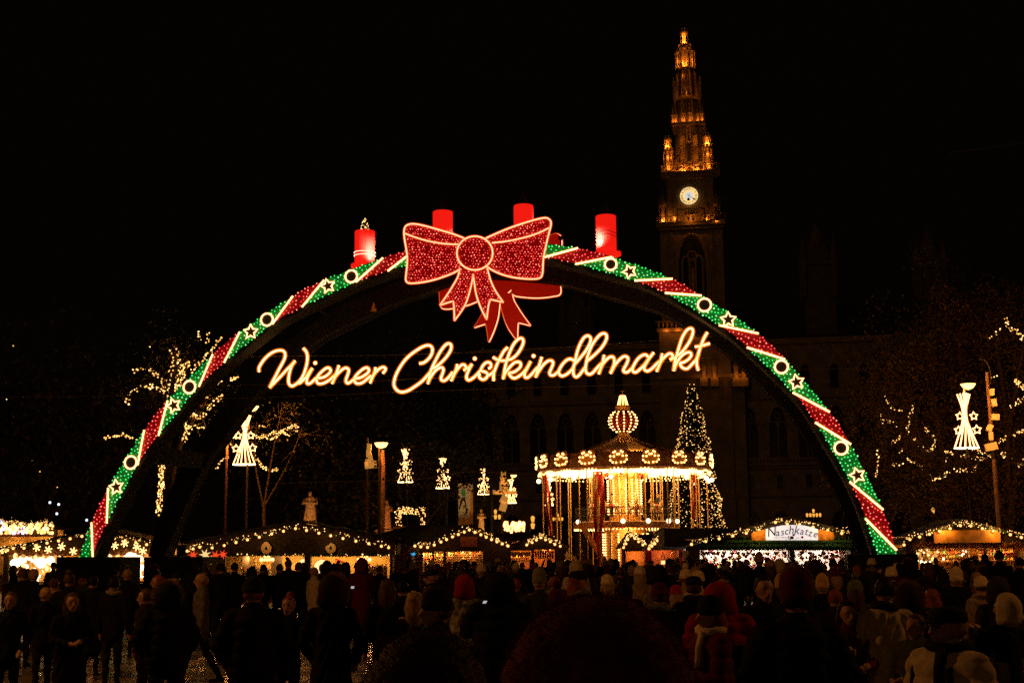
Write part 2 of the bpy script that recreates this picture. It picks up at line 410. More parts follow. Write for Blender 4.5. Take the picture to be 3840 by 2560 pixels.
rtube = emis('bow tube core', (1.0, 0.52, 0.28), 4.2); rtube_s = bloom_shell('red amber jacket', (1.0, 0.10, 0.01), 1.1, 0.55)  # red shell paints bloom round the bow tubes
def inside(p, poly):
    c = False; j = len(poly)-1
    for i in range(len(poly)):
        a, b = poly[i], poly[j]
        if (a[1] > p[1]) != (b[1] > p[1]) and p[0] < (b[0]-a[0])*(p[1]-a[1])/(b[1]-a[1])+a[0]: c = not c
        j = i
    return c
def make_bow(label, mapf, front):
    root = thing('ribbon_bow', mapf((932, 1232), 0), label, 'ribbon bow')
    def bulbs(polys, step, parent, off, dark=()):
        mb = MB(); pl = [[(a[0], a[1]) for a in pp] for pp in polys]
        xs = [a[0] for pp in pl for a in pp]; ys = [a[1] for pp in pl for a in pp]
        y = min(ys); row = 0
        while y < max(ys):
            x = min(xs) + (step/2 if row % 2 else 0)
            while x < max(xs):
                q = (x + RNG.uniform(-.26,.26)*step, y + RNG.uniform(-.26,.26)*step)
                if RNG.random() < 0.9 and any(inside(q, pp) for pp in pl):
                    mb.cur = 1 if RNG.random() < 0.35 else 0
                    mb.ball(mapf(q, off), (0.020 if mb.cur else 0.017)*RNG.uniform(.8,1.2), 0)
                x += step
            y += step*0.87; row += 1
        part('led_bulb', mb, [redl, redd], parent, kind='stuff')
    def panel(name, poly, off, th=0.05):
        v = [mapf(p, off) for p in poly]; return part(name, MB().prism(v, N*(th if front else -th)), cloth_f if front else cloth_b, root)
    s = -1 if front else 1
    for lb, fold in ((LOBE_L, FOLD_L), (LOBE_R, FOLD_R)):
        o = panel('loop', [tuple(q) for q in [(p.x, p.y) for p in cr([(a, b, 0) for a, b in lb], 2)]], 0)
        if front: bulbs([lb], 27, o, -0.04)
        ltube('loop_outline', cr([mapf(p, s*0.06) for p in lb[1:]] if lb is LOBE_L else [mapf(p, s*0.06) for p in lb], 3), root, 0.020, 0.050, core=rtube, halo=rtube_s)
        if front: ltube('fold_line', cr([mapf(p, s*0.06) for p in fold], 3), root, 0.018, 0.046, core=rtube, halo=rtube_s)
    for tl in (TAIL_L, TAIL_R):
        poly = []
        for seg in tl: poly += [(p.x, p.y) for p in cr([(a, b, 0) for a, b in seg], 2)][:-1]
        poly.append(tl[-1][-1]); extra = [(932, 735)] if tl is TAIL_L else [(932, 735)]
        o = panel('tail', poly + extra, 0.02*-s)
        if front: bulbs([poly + extra], 26, o, -0.025)
        for seg in tl: ltube('tail_outline', cr([mapf(p, s*0.05) for p in seg], 4), root, 0.018, 0.046, core=rtube, halo=rtube_s)
    kp = [tuple(p) for p in KN]; o = panel('knot', kp, s*0.07)
    if front: bulbs([kp], 29, o, -0.11)
    ltube('knot_outline', [mapf(p, s*0.12) for p in kp], root, 0.020, 0.050, True, core=rtube, halo=rtube_s)
    if not front:
        for zx in (1000, 1210, 1400): part('seam', MB().tube([mapf((zx, y), .03) for y in ((620,800) if zx < 1250 else (520,800))], .008, 4), black, root)
        for zx in (640,): part('seam', MB().tube([mapf((zx, y), .03) for y in (500,860)], .008, 4), black, root)
    return root
make_bow('big red ribbon bow covered in small lights on the front of the arch', lambda p, o: onp(*zc(p), AD, o-0.45), True)
def rear_map(p, o):
    q = zc((932*2 - p[0], p[1])) if False else zc(p)
    v = onp(q[0], q[1], AD, -0.45); c = onp(*zc((932,610)), AD, -0.45)
    d = v - c; d = Vector((d.x*1.0, d.y*1.0, d.z*1.0)); r = c + U*(-d.dot(U)*.965-.10) + Vector((0,0,d.z))
    f = min(1, max(0, (abs(p[0]-932)-170)/400)) if p[1] < 900 and p[0] < 932 else 0
    r = r + Vector((0,0,f*(.27+.27*min(1, max(0, (887-p[1])/540)))))
    return r + N*(4.75 + o)
make_bow('plain red bow without bulbs on the rear rib, half hidden by the sparkling one', rear_map, False)
# ------------------------------------------------------------------ neon script
def Z1(p): return (960+.21259*p[0], 1280+.21259*p[1])
def Z2(p): return (1460+.21259*p[0], 1260+.21259*p[1])
def Z3(p): return (1800+.21259*p[0], 1220+.21259*p[1])
def Z4(p): return (2220+.21259*p[0], 1200+.21259*p[1])
ST = [
(Z1,[(55,535),(52,470),(85,400),(150,310),(240,225),(340,170),(430,155),(490,175),(515,230),(500,310),(450,410),(400,500),(340,620),(290,710),(240,815)]),
(Z1,[(240,815),(330,720),(430,620),(540,500),(640,400),(690,340)]),
(Z1,[(690,340),(630,430),(595,530),(575,640),(575,720),(600,770),(640,785),(700,755),(780,680),(840,580),(880,460),(905,340),(905,240),(880,170),(835,120)]),
(Z1,[(740,740),(780,725),(830,680),(880,630),(920,570),(960,510),(995,470)]),
(Z1,[(995,470),(940,570),(905,640),(893,700),(905,740),(935,745),(990,710),(1060,640)]),
(Z1,[(1065,640),(1150,640),(1230,610),(1300,550),(1315,500),(1285,465),(1230,475),(1150,540),(1090,610),(1065,670),(1085,730),(1130,745),(1200,730),(1290,680),(1360,620),(1400,580)]),
(Z1,[(1462,420),(1440,500),(1400,600),(1340,745)]),
(Z1,[(1350,720),(1400,620),(1480,530),(1550,475),(1600,468),(1635,500),(1620,580),(1590,660),(1590,710),(1620,735),(1670,710),(1740,650)]),
(Z1,[(1745,650),(1830,640),(1910,600),(1980,540),(1990,490),(1950,460),(1880,490),(1800,560),(1745,630),(1735,690),(1770,735),(1830,740),(1900,710),(1970,650),(2030,600)]),
(Z1,[(2110,455),(2095,530),(2050,640),(2010,735)]),(Z1,[(2020,690),(2060,610),(2120,530),(2190,470),(2250,452),(2285,480),(2270,520),(2235,560)]),
(Z2,[(530,482),(610,465),(690,400),(745,320),(760,230),(730,175),(670,162),(580,190),(480,250),(370,330),(270,430),(180,560),(110,700),(80,830),(100,910),(160,970),(240,985),(340,955),(460,880),(580,790),(690,670),(740,610)]),
(Z2,[(770,570),(850,520),(950,430),(1040,320),(1090,220),(1085,150),(1040,130),(980,165),(900,270),(840,380),(780,500),(720,650),(680,840)]),
(Z2,[(690,800),(730,720),(800,620),(880,560),(935,555),(955,600),(930,680),(910,740),(930,780),(980,780),(1050,720),(1120,630)]),
(Z2,[(1200,495),(1180,580),(1130,690),(1090,790)]),(Z2,[(1100,770),(1150,660),(1220,560),(1280,505),(1330,510),(1350,560),(1310,605)]),
(Z2,[(1310,605),(1400,550),(1460,490)]),(Z2,[(1460,490),(1400,600),(1365,690),(1365,750),(1400,775),(1460,750),(1540,680),(1610,600)]),
(Z2,[(1610,600),(1650,520),(1710,465),(1770,465),(1795,510),(1780,555),(1745,570)]),
(Z2,[(1600,600),(1650,620),(1710,640),(1735,690),(1700,745),(1650,765),(1600,740),(1580,700),(1600,665)]),
(Z3,[(150,880),(200,850),(250,800)]),
(Z3,[(490,385),(430,440),(370,540),(320,640),(270,760),(240,860),(240,975)]),
(Z3,[(230,560),(300,600),(380,620),(480,610),(570,580),(660,500),(730,390),(765,290),(750,235),(710,225),(650,260),(580,350),(520,480),(480,590),(460,660),(430,800),(408,945)]),
(Z3,[(410,930),(450,830),(520,740),(600,660),(670,640),(715,665),(710,730),(650,790),(580,825),(505,835)]),
(Z3,[(505,835),(530,880),(580,925),(640,920),(720,870),(790,800),(840,730),(895,630)]),
(Z3,[(895,630),(830,760),(785,850),(795,910),(830,920),(890,880),(960,800),(1020,730)]),
(Z3,[(1090,555),(1050,690),(1010,800),(980,915)]),(Z3,[(985,900),(1040,800),(1120,690),(1200,625),(1260,620),(1290,660),(1265,740),(1230,820),(1240,870),(1290,880),(1350,840),(1400,790)]),
(Z3,[(1660,620),(1600,590),(1530,610),(1450,690),(1395,790),(1395,850),(1440,890),(1510,870),(1590,810),(1650,740)]),
(Z3,[(1670,680),(1760,580),(1870,440),(1940,310),(1950,220),(1900,180),(1830,220),(1760,340),(1710,480),(1680,620),(1650,740),(1645,830),(1665,890),(1710,905),(1770,850),(1850,740)]),
(Z3,[(1890,625),(1960,570),(2060,480),(2160,370),(2230,240),(2225,160),(2170,140),(2100,180),(2010,290),(1950,400),(1900,540),(1870,680),(1860,770),(1880,835),(1930,860),(1990,830),(2080,730),(2150,660)]),
(Z4,[(215,615),(190,740),(155,840),(120,950)]),(Z4,[(125,920),(180,790),(260,690),(330,645),(380,660),(395,740),(370,830),(325,940)]),
(Z4,[(335,920),(400,800),(480,700),(560,640),(620,650),(635,700),(600,790),(560,860),(560,905),(610,920),(660,890),(720,830)]),
(Z4,[(1000,670),(960,615),(900,615),(820,670),(750,770),(715,860),(730,910),(780,915),(850,860),(930,780),(1010,670),(1090,570)]),
(Z4,[(1010,670),(950,770),(920,840),(940,885),(990,895),(1060,850),(1150,760),(1200,720)]),
(Z4,[(1240,590),(1220,690),(1180,800),(1140,905)]),(Z4,[(1150,880),(1210,740),(1290,640),(1360,590),(1410,600),(1420,650),(1375,700)]),(Z4,[(1375,700),(1440,675),(1490,640)]),
(Z4,[(1490,640),(1570,580),(1660,470),(1740,340),(1780,220),(1770,160),(1730,145),(1660,190),(1590,310),(1540,460),(1500,600),(1460,750),(1440,895)]),
(Z4,[(1445,880),(1500,740),(1580,630),(1660,575),(1730,570),(1750,620),(1700,690),(1620,740),(1555,760),(1570,810),(1620,850),(1690,850),(1770,770),(1840,690),(1880,600)]),
(Z4,[(2035,215),(1980,310),(1930,430),(1880,580),(1850,700),(1850,790),(1875,885)]),(Z4,[(1815,470),(1920,455),(2080,410)])]
SO = 1.2
sign = thing('neon_sign', onp(1800, 1420, AD, SO), 'warm glowing script lettering reading Wiener Christkindlmarkt slung on wires beneath the arch', 'neon sign')
for z, s in ST:
    pts = cr([onp(*z(p), AD, SO) for p in s], 4); ltube('letter_stroke', pts, sign, 0.028, 0.078, n=7)
for z, p in ((Z1,(1045,378)),(Z2,(1507,395)),(Z3,(945,538))):
    c = onp(*z(p), AD, SO); o = part('letter_dot', MB().ball(c, 0.055, 2), tube_m, sign); part('jacket', MB().ball(c, 0.088, 2), tube_s, o)  # larger ball paints the halo of the dot
wirem = matte('wire rope', (0.30, 0.22, 0.12), 0.5, 0.2, 5, 0.1, metal=0.4)
for pts, D, o in (([(560,1345),(960,1336),(1460,1331),(1960,1311),(2720,1258),(2800,1245)],AD,SO+.05), ([(860,1446),(1300,1432),(1960,1400),(2500,1357),(2760,1330)],AD,SO+.05),
               ([(640,1497),(1010,1489),(1600,1466),(2240,1446),(2750,1432),(3120,1427)],AD,SO+.05)):
    w = part('support_wire', MB().tube(cr([onp(x,y,D,o) for x,y in pts], 4), 0.007, 4), wirem, sign)
# other cables over the square
for nm, pts, D, lab in (('cable',[(1000,1812),(1560,1795),(1760,1768),(2000,1775),(2400,1748),(2690,1730)],62.,'thin dark cable sagging across the front of the carousel'),
                    ('cable',[(3560,572),(3720,552),(3900,528)],60.,'short faint cable high in the sky at the right edge'),
                    ('cable',[(2900,1385),(3100,1384),(3300,1381),(3500,1378)],60.,'short reddish cable in the dark sky right of the arch'),
                    ('cable',[(-60,1490),(330,1485),(480,1482)],60.,'thin cable at the left edge beside the lit tree')):
    part(nm, MB().tube(cr([P(x,y,D) for x,y in pts], 5), 0.012, 4), wirem); tag(bpy.data.objects[-1] if False else COL.objects[-1], lab, 'cable')
# ------------------------------------------------------------------ candles on the arch
canm = matte('red candle shell', (0.62, 0.035, 0.025), 0.45, 0.08, 2, 0.05, emit=(1.0, 0.012, 0.006, 0.85))  # faint red glow put into shell and tray by emission
def candle(x0, x1, yt, yb, lab, lit, side, ring=True, base=None):
    xc = (x0+x1)/2; off = 1.9; top = onp(xc, yt, AD, off); bot = onp(xc, yb, AD, off); r = (onp(x1, yt, AD, off)-onp(x0, yt, AD, off)).length/2
    t = thing('giant_candle', (bot.x, bot.y, bot.z), lab, 'candle'); h = top.z - bot.z
    mb = MB(); mb.lathe([(r*.97,0),(r,.02),(r,h-.05),(r*.97,h-.01),(r*.6,h-.03)], 28); part('wax_shell', mb, canm, t, local=True, smooth=False)
    part('drip_tray', MB().lathe([(r*1.05,-.16),(r*1.3,-.12),(r*1.3,-.02),(r*1.02,0)], 24, (side*.06,0,0)), canm, t, local=True)
    part('tray_rod', MB().tube([(-.55,0,-.12),(.5,0,.05)], .03, 5), redc, t, local=True)
    part('mount_post', MB().tube([(0,0,-.15),(0,0,-1.1)], .07, 6), black, t, local=True)
    for zz in (.42, .30):
        if ring and lit: ltube_local('ring_light', [(math.cos(a)*(r+.02), math.sin(a)*(r+.02), zz) for a in np.linspace(0,2*math.pi,25)[:-1]], t)
        elif ring: part('wire_ring', MB().tube([(math.cos(a)*(r+.02), math.sin(a)*(r+.02), zz+.25+.03*math.sin(3*a)) for a in np.linspace(0,2*math.pi,25)[:-1]], .012, 5, True), black, t, local=True)
    fl = [(0,0.0),(.13,.05),(.15,.18),(.10,.32),(.05,.42),(.0,.52)]
    w = MB()
    for k in range(6):
        a = k*math.pi/3; w.tube([(math.cos(a)*rr-.02*zz, math.sin(a)*rr, h+zz) for rr, zz in fl], .007, 4)
    part('flame_frame', w, steel, t, local=True)
    if lit:
        m2 = MB()
        for k in range(60):
            zz = RNG.random()**1.2*.5; rr = np.interp(zz, [0,.05,.18,.32,.42,.52], [.05,.14,.15,.10,.05,0]); a = RNG.random()*6.28
            m2.ball((math.cos(a)*rr, math.sin(a)*rr, h+zz), .014, 0)
        part('flame_bulb', m2, fairy_b, t, local=True, kind='stuff')
    return t
def ltube_local(name, pts, parent):
    part(name, MB().tube(pts, .012, 6, True), emis('candle ring', (1,.6,.4), 2.5), parent, local=True)
candle(1331,1404,867,990,'lit red candle with a flame of bulbs, leftmost on the arch', True, -.3)
candle(1624,1697,794,930,'red candle with unlit wire flame rising behind the left loop of the bow', False, 0, False)
candle(1928,2001,771,915,'red candle rising behind the right loop of the bow', False, 0, False)
candle(2236,2312,810,946,'red candle with dark wire rings on its own to the right of the bow', False, .8)
def aim(a, b): return (Vector(b)-Vector(a)).to_track_quat('-Z', 'Y')
def flood(px, py, off, tx, ty, e, lab):
    a = onp(px, py, AD, off); b = onp(tx, ty, AD, 1.9); q = aim(a, b)
    t = thing('floodlight', a, 'small floodlight on the arch aimed at the '+lab, 'floodlight')
    part('housing', MB().box(a - (b-a).normalized()*.12, (.16,.16,.12)), black, t)
    part('yoke', MB().tube([a-(b-a).normalized()*.12, a-(b-a).normalized()*.12-Vector((0,0,.5))], .025, 5), black, t)
    lamp('lamp', a, e, (1,.75,.6), .05, t, 'SPOT', q, 0.85, 1.0)
flood(1455, 975, 1.2, 1372, 930, 1500, 'lit candle with the bulb flame'); flood(1740, 900, 1.2, 1685, 895, 600, 'candle behind the left loop of the bow'); flood(2095, 890, 3.4, 2000, 850, 650, 'candle behind the right loop of the bow'); flood(2190, 915, 1.0, 2262, 890, 1300, 'candle standing alone right of the bow')
# little bell hanging between the ribs
bp = onp(1401, 1150, AD, 3.2); bl_ = thing('hanging_bell', (bp.x, bp.y, bp.z-.2), 'small orange cone shaped bell hanging alone under the left of the arch', 'bell')
part('bell_body', MB().lathe([(.11,0),(.10,.03),(.05,.2),(.02,.32)], 10, bp-Vector((0,0,.16))), matte('brass bell',(.8,.4,.1),.5,.2,5,.1), bl_)
part('cord', MB().tube([bp+Vector((0,0,.15)), bp+Vector((0,0,1.9))], .006, 4), black, bl_)
# ------------------------------------------------------------------ town hall
DH = 225.0
hb = P(2629, 2072, DH); hb.z = 0
hall = thing('town_hall', hb, 'huge gothic town hall with tall floodlit clock tower and spire behind the carousel', 'town hall', rz=-AY)
HM = Matrix.Translation(hb) @ Matrix.Rotation(-AY, 4, 'Z'); HI = HM.inverted()
def hl(px, py, dep=0.0):
    """facade-plane local coordinates (x right, z up) of a photo point; dep = depth behind the tower front"""
    v = onp(px, py, 0, 0) if False else None
    d = ray(px, py); p0 = hb + N*dep; p = CAM + d*((p0-CAM).dot(N)/d.dot(N)); q = HI @ p
    return q.x, q.z
def hpart(name, mb, mat, parent=None, **k): return part(name, mb, mat, parent or hall, local=True, **k)
TW = 5.3   # half width of the shaft
def arch_pts(xc, w, zs, rise, n=8):
    """pointed arch outline from left spring to right spring"""
    out = []
    for i in range(n+1):
        t = i/n; out.append((xc - w + w*t, zs + rise*math.sin(math.acos(1-t))**1.0 if t < 1 else zs+rise))
    return out + [(2*xc-x, z) for x, z in reversed(out[:-1])]
def bay(mb, x0, x1, z0, z1, y, w, wz0, zs, rise, reveal=0.6):
    """wall panel with a pointed opening; mb gets front skin and reveal"""
    xc = (x0+x1)/2; ar = arch_pts(xc, w, zs, rise); n = len(ar); h = n//2
    mb.add([(x0,y,z0),(xc-w,y,z0),(xc-w,y,zs),(x0,y,zs)], [(0,1,2,3)]); mb.add([(xc+w,y,z0),(x1,y,z0),(x1,y,zs),(xc+w,y,zs)], [(0,1,2,3)])
    if wz0 > z0: mb.add([(xc-w,y,z0),(xc+w,y,z0),(xc+w,y,wz0),(xc-w,y,wz0)], [(0,1,2,3)])
    for i in range(h):
        a, b = ar[i], ar[i+1]
        mb.add([(a[0],y,a[1]),(b[0],y,b[1]),(b[0],y,z1),(a[0],y,z1)], [(0,1,2,3)])
    for i in range(h, n-1):
        a, b = ar[i], ar[i+1]; mb.add([(a[0],y,a[1]),(b[0],y,b[1]),(b[0],y,z1),(a[0],y,z1)], [(0,1,2,3)])
    mb.add([(x0,y,zs),(xc-w,y,zs),(xc-w,y,z1),(x0,y,z1)], [(0,1,2,3)]); mb.add([(xc+w,y,zs),(x1,y,zs),(x1,y,z1),(xc+w,y,z1)], [(0,1,2,3)])
    out = [(xc-w, wz0)] + ar + [(xc+w, wz0)]
    for a, b in zip(out, out[1:] + out[:1]): mb.add([(a[0],y,a[1]),(b[0],y,b[1]),(b[0],y+reveal,b[1]),(a[0],y+reveal,a[1])], [(0,1,2,3)])
    return out
# shaft up to the gallery
z_g = hl(2600, 835)[1]; z_b = hl(2600, 1232)[1]; z_c0 = z_g+0.2; z_c1 = hl(2584, 650)[1]; z_top = hl(2567, 109)[1]
wall = MB()
zs0 = z_b
o = bay(wall, -3.2, 3.2, zs0, z_g-1.2, -0.02, 2.35, zs0+1.0, hl(2594, 1000)[1], hl(2594, 892)[1]-hl(2594, 1000)[1], 1.2)
for s in (-1, 1):
    wall.box((s*4.25, 4.2, (zs0+z_g-1.2)/2), (2.1, 8.44, z_g-1.2-zs0))
wall.box((0, 6.2, (zs0+z_g)/2), (6.6, 6, z_g-zs0-1.2)); wall.box((0, 4.5, zs0/2), (2*TW+1.4, 10.4, zs0))
wall.box((0, 4.2, z_g-0.9), (2*TW+.6, 9.6, 0.5)); wall.box((0, 4.2, z_g-0.3), (2*TW+1.3, 10.2, 0.6))
hpart('tower_shaft', wall, stone)
arc = MB(); ap = arch_pts(0, 2.75, hl(2594,1000)[1], hl(2594,880)[1]-hl(2594,1000)[1]); arc.tube([(x,-.15,z) for x,z in ap], .28, 5)
for s in (-1,1):
    for xx in (2.55, 2.95): arc.tube([(s*xx,-.15,zs0+.3),(s*xx,-.15,hl(2594,1000)[1])], .17, 6)
hpart('arch_moulding', arc, stone_l)
for s in (-1, 1):
    w = MB(); zz0, zz1 = zs0+1.2, hl(2594,985)[1]; xc = s*1.15; ar = arch_pts(xc, .62, zz1, 1.3)
    pl = [(xc-.62,zz0)]+ar+[(xc+.62,zz0)]
    f = hpart('window', MB().tube([(x,.75,z) for x,z in pl], .16, 5, True), stone_l); hpart('pane', MB().prism([(x,1.0,z) for x,z in pl], (0,.1,0)), glassd, f)
hpart('window_tracery', MB().box((0,.95,(zs0+1+hl(2594,1000)[1])/2),(.5,.4,hl(2594,1000)[1]-zs0-1)).tube([(math.cos(a)*.8,.8,hl(2594,955)[1]+math.sin(a)*.8) for a in np.linspace(0,6.28,17)[:-1]],.15,5,True), stone_l)
# corner strips on the shaft
for s in (-1, 1):
    mb = MB()
    for xx in (3.4, 5.2): mb.box((s*xx, -.1, (zs0+z_g-1.5)/2), (.35,.3,z_g-1.5-zs0))
    hpart('buttress', mb, stone)
# clock stage
cs = MB(); cz0, cz1 = z_g, z_c1
cs.box((0,4.2,(cz0+cz1)/2),(8.2,8.0,cz1-cz0)); cs.box((0,4.2,cz1-.8),(9.4,9.2,.5)); cs.box((0,4.2,cz1-.2),(9.8,9.6,.7))
for s in (-1,1): cs.box((s*3.2,.1,(cz0+cz1)/2),(1.5,.8,cz1-cz0))
cs.box((0,.15,hl(2584,790)[1]),(5.0,.3,.35))
hpart('clock_stage', cs, stone)
cxl, czl = hl(2584, 735); rc = 36*.045
cf = hpart('clock_face', MB().lathe([(0.01,0),(rc,0),(rc,.12),(0.01,.12)], 40), emis('clock dial', (1.0, 0.66, 0.26), 1.1)); cf.location = (cxl, .02, czl); cf.rotation_euler = (R(90),0,0)
cm = hpart('clock_center', MB().lathe([(0.01,0),(rc*.46,0),(rc*.46,.03),(0.01,.03)], 32), emis('clock centre', (0.85, 0.84, 0.78), .8)); cm.location=(cxl,-.105,czl); cm.rotation_euler=(R(90),0,0)
rim = hpart('clock_rim', MB().tube([(cxl+math.cos(a)*rc*1.03,-.1,czl+math.sin(a)*rc*1.03) for a in np.linspace(0,6.2832,41)[:-1]], .10, 6, True), stone)
RN = ['XII','I','II','III','IIII','V','VI','VII','VIII','IX','X','XI']
inkm = matte('black enamel', (0.004,0.004,0.004), .6)
for k, t in enumerate(RN):
    o_ = text('numeral', t, .62, inkm, hall, .01); a = -k*math.pi/6
    o_.location = (cxl+math.sin(-a)*rc*.76, -.15, czl+math.cos(a)*rc*.76); o_.rotation_euler = (R(90), 0, 0); o_.rotation_euler = (Matrix.Rotation(-a, 3, 'Y') @ Matrix.Rotation(R(90), 3, 'X')).to_euler()
for L, a, w in ((rc*.82, R(128), .12), (rc*.55, R(190), .2)):
    d = Vector((math.sin(a),0,math.cos(a))); c0 = Vector((cxl,-.22,czl))
    hpart('clock_hand', MB().bar(c0-d*.25*rc, c0+d*L, w, .05).ball(c0+d*L*.75, w*1.3, 1, (1,.2,1)), inkm)
def turret(x, y, z0, z1, r, zcap, n=8, core=True, power=120, name='corner_turret', crown=True):
    """open lantern: slim columns round a lit stone core, battlemented crown"""
    t = MB(); t.lathe([(r*1.05, z0),(r*1.05, z0+.25),(r, z0+.3)], n, (x,y,0)); 
    for k in range(n):
        a = 2*math.pi*(k+.5)/n; t.tube([(x+r*math.cos(a)*.92,y+r*math.sin(a)*.92,z0),(x+r*math.cos(a)*.92,y+r*math.sin(a)*.92,z1)], r*.12, 5)
    if core: t.lathe([(r*.42, z0),(r*.42, z1)], n, (x,y,0))
    t.lathe([(r*1.02, z1),(r*1.12, z1+.15),(r*1.12, z1+.45),(r*.7,z1+.5)], n, (x,y,0))
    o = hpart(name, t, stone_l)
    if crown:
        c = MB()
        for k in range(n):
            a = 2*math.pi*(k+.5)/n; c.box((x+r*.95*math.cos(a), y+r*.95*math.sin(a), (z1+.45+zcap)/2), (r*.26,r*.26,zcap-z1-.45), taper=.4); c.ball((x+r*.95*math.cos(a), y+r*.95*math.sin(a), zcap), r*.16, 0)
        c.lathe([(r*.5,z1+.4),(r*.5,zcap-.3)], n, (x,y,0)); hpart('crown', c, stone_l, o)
    return o
OR = (1.0, .25, .022)
def hlamp(x, y, z, e, rad=.12): lamp('uplight', (x,y,z), e, OR, rad, hall, local=True)
# turrets beside clock
for px, s in ((2486,-1),(2687,1)):
    x = hl(px,800)[0]; z0 = hl(px,845)[1]; z1 = hl(px,775)[1]; turret(x, .2, z0, z1, .75, z1+1.6)
    hlamp(x, -.9, z0+.6, 160)
    hpart('gable_pinnacle', MB().lathe([(.55,z1+.5),(.3,z1+1.6),(.03,z1+3.2)],6,(x,.2,0)), stone)
    xs = s*2.9; hlamp(xs*.93, -.75, z0+.9, 55)
    hpart('pilaster', MB().box((s*2.75,-.35,(z0+z1)/2+.3),(.35,.3,z1-z0)), stone_l)
# small dark doorway under the clock
zd = hl(2587, 822)[1]; pl = [(-.45,zd-.6)]+arch_pts(0,.45,zd+.4,.5)+[(.45,zd-.6)]
hpart('doorway', MB().prism([(x,-.03,z) for x,z in pl], (0,.2,0)), glassd)
hlamp(0, -1.6, zd-.2, 70)
# gallery railings
def gallery(z, hw, dep, n, h=1.1):
    g_ = MB(); g_.box((0,-dep,z+h),(2*hw,.22,.16)); g_.box((0,-dep,z),(2*hw,.3,.2))
    for s in (-1,1): g_.box((s*hw,4-dep/2,z+h),(.22,8,.16))
    for i in range(n+1):
        x = -hw + 2*hw*i/n; g_.box((x,-dep,z+h/2),(.14,.16,h))
    for i in range(n):
        x = -hw + 2*hw*(i+.5)/n; rr = min(hw/n, h/2)*.72; g_.tube([(x+rr*math.cos(a),-dep,z+h/2+rr*math.sin(a)) for a in np.linspace(0,6.28,9)[:-1]], .05, 4, True)
    hpart('gallery_railing', g_, stone)
gallery(z_g, 5.9, .85, 14); gallery(z_c1+.15, 4.9, .6, 10, 1.3)
# upper stage with big lit opening, four corner turrets
z_u0 = z_c1+.2; z_u1 = hl(2580, 452)[1]
us = MB(); us.box((0,4.2,(z_u0+z_u1)/2),(5.4,5.2,z_u1-z_u0),taper=.82)
us.box((0,4.2,z_u1),(5.9,5.6,.5)); hpart('octagon_stage', us, stone)
gp = MB(); 
for s in (-1,1): gp.box((s*1.1,1.45,(z_u0+hl(2572,500)[1])/2),(.8,.25,hl(2580,500)[1]-z_u0))
for s in (-1,1):
    for q in (0,1): gp.box((s*1.25,1.2,z_u0+.9+q*.9),(1.1,.3,.22))
gp.tube([(math.cos(a)*.8,1.1,z_u0+.5+math.sin(a)*.9) for a in np.linspace(0,math.pi,11)], .14, 5)
hpart('lit_panel', gp, stone_l)
hpart('niche_statue', MB().lathe([(.34,z_u0+2.2),(.30,z_u0+4.4),(.38,z_u0+5.3),(.16,z_u0+5.9),(.2,z_u0+6.2),(.05,z_u0+6.6)],8,(0,.9,0)), steel)
hlamp(-1.2,.6,z_u0+.5,230); hlamp(1.2,.6,z_u0+.5,260)
zt_ = hl(2576,478)[1]; hpart('lancet', MB().tube([(x,1.35,z) for x,z in [(-.28,zt_-2.2)]+arch_pts(0,.28,zt_+.2,.5)+[(.28,zt_-2.2)]], .12, 5), stone_l); hlamp(0,.7,zt_-2.4,60)
for px, s, ty, my, by in ((2504,-1,509,562,640),(2654,1,497,550,634)):
    x = hl(px,600)[0]
    for dep in (.7, 7.7):
        z0 = hl(px,by)[1]; z1 = hl(px,my+8)[1]; zc_ = hl(px,ty)[1]
        turret(x, dep, z0, z1, .86, z1+.9); turret(x, dep, z1+.9, zc_-1.0, .66, zc_, crown=True)
        hlamp(x, dep-1.15, z0+.5, 90 if dep < 2 else 30); hlamp(x, dep-.95, z1+1.0, 170 if dep < 2 else 50)
        hlamp(x, dep-.6, z1-.9, 30)
# pinnacle tier
zp0, zp1 = hl(2575,450)[1], hl(2575,396)[1]
for px in (2519,2532,2561,2585,2613,2631):
    x = hl(px,420)[0]; dd = 2.2 if abs(px-2575) < 25 else 2.9
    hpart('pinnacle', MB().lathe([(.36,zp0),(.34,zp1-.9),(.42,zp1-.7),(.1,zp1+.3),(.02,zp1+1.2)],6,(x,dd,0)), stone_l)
    hlamp(x,dd-.75,zp0+.6, 22)
# spire tiers
z3 = hl(2570,262,4.2)[1]
sp = MB(); c3 = hl(2573,330,4.2)[0]
sp.lathe([(2.2,zp0-.2),(1.75,hl(2572,330,4.2)[1]),(1.35,z3-.6),(1.75,z3-.3),(1.7,z3)], 8, (c3*.6,4.2,0), ph=R(22.5)); hpart('spire_body', sp, matte('dimmed stone', (.13,.10,.075), .9, .3, .6, .5))  # shade put into a darker stone copy for the spire body
for k in range(8):
    a = k*math.pi/4+R(22.5); rb = MB()
    rb.tube([(c3*.6+2.6*math.cos(a),4.2+2.6*math.sin(a),zp0),(c3*.6+2.15*math.cos(a),4.2+2.15*math.sin(a),hl(2572,330,4.2)[1]),(c3*.6+1.5*math.cos(a),4.2+1.5*math.sin(a),z3-.6)], .13, 5)
    for q in range(6):
        f = q/6; rr = 2.45-f*.8; rb.ball((c3*.6+rr*math.cos(a),4.2+rr*math.sin(a), zp0+1+f*(z3-zp0-1)), .16, 0)
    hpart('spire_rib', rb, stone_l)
zz_ = hl(2572,335,4.2)[1]
for k in range(8):
    a = k*math.pi/4; xx, yy = c3*.6+2.35*math.cos(a), 4.2+2.35*math.sin(a); hpart('pinnacle', MB().lathe([(.22,zz_-2.2),(.2,zz_+.6),(.3,zz_+.9),(.02,zz_+2.4)],6,(xx,yy,0)), stone_l)
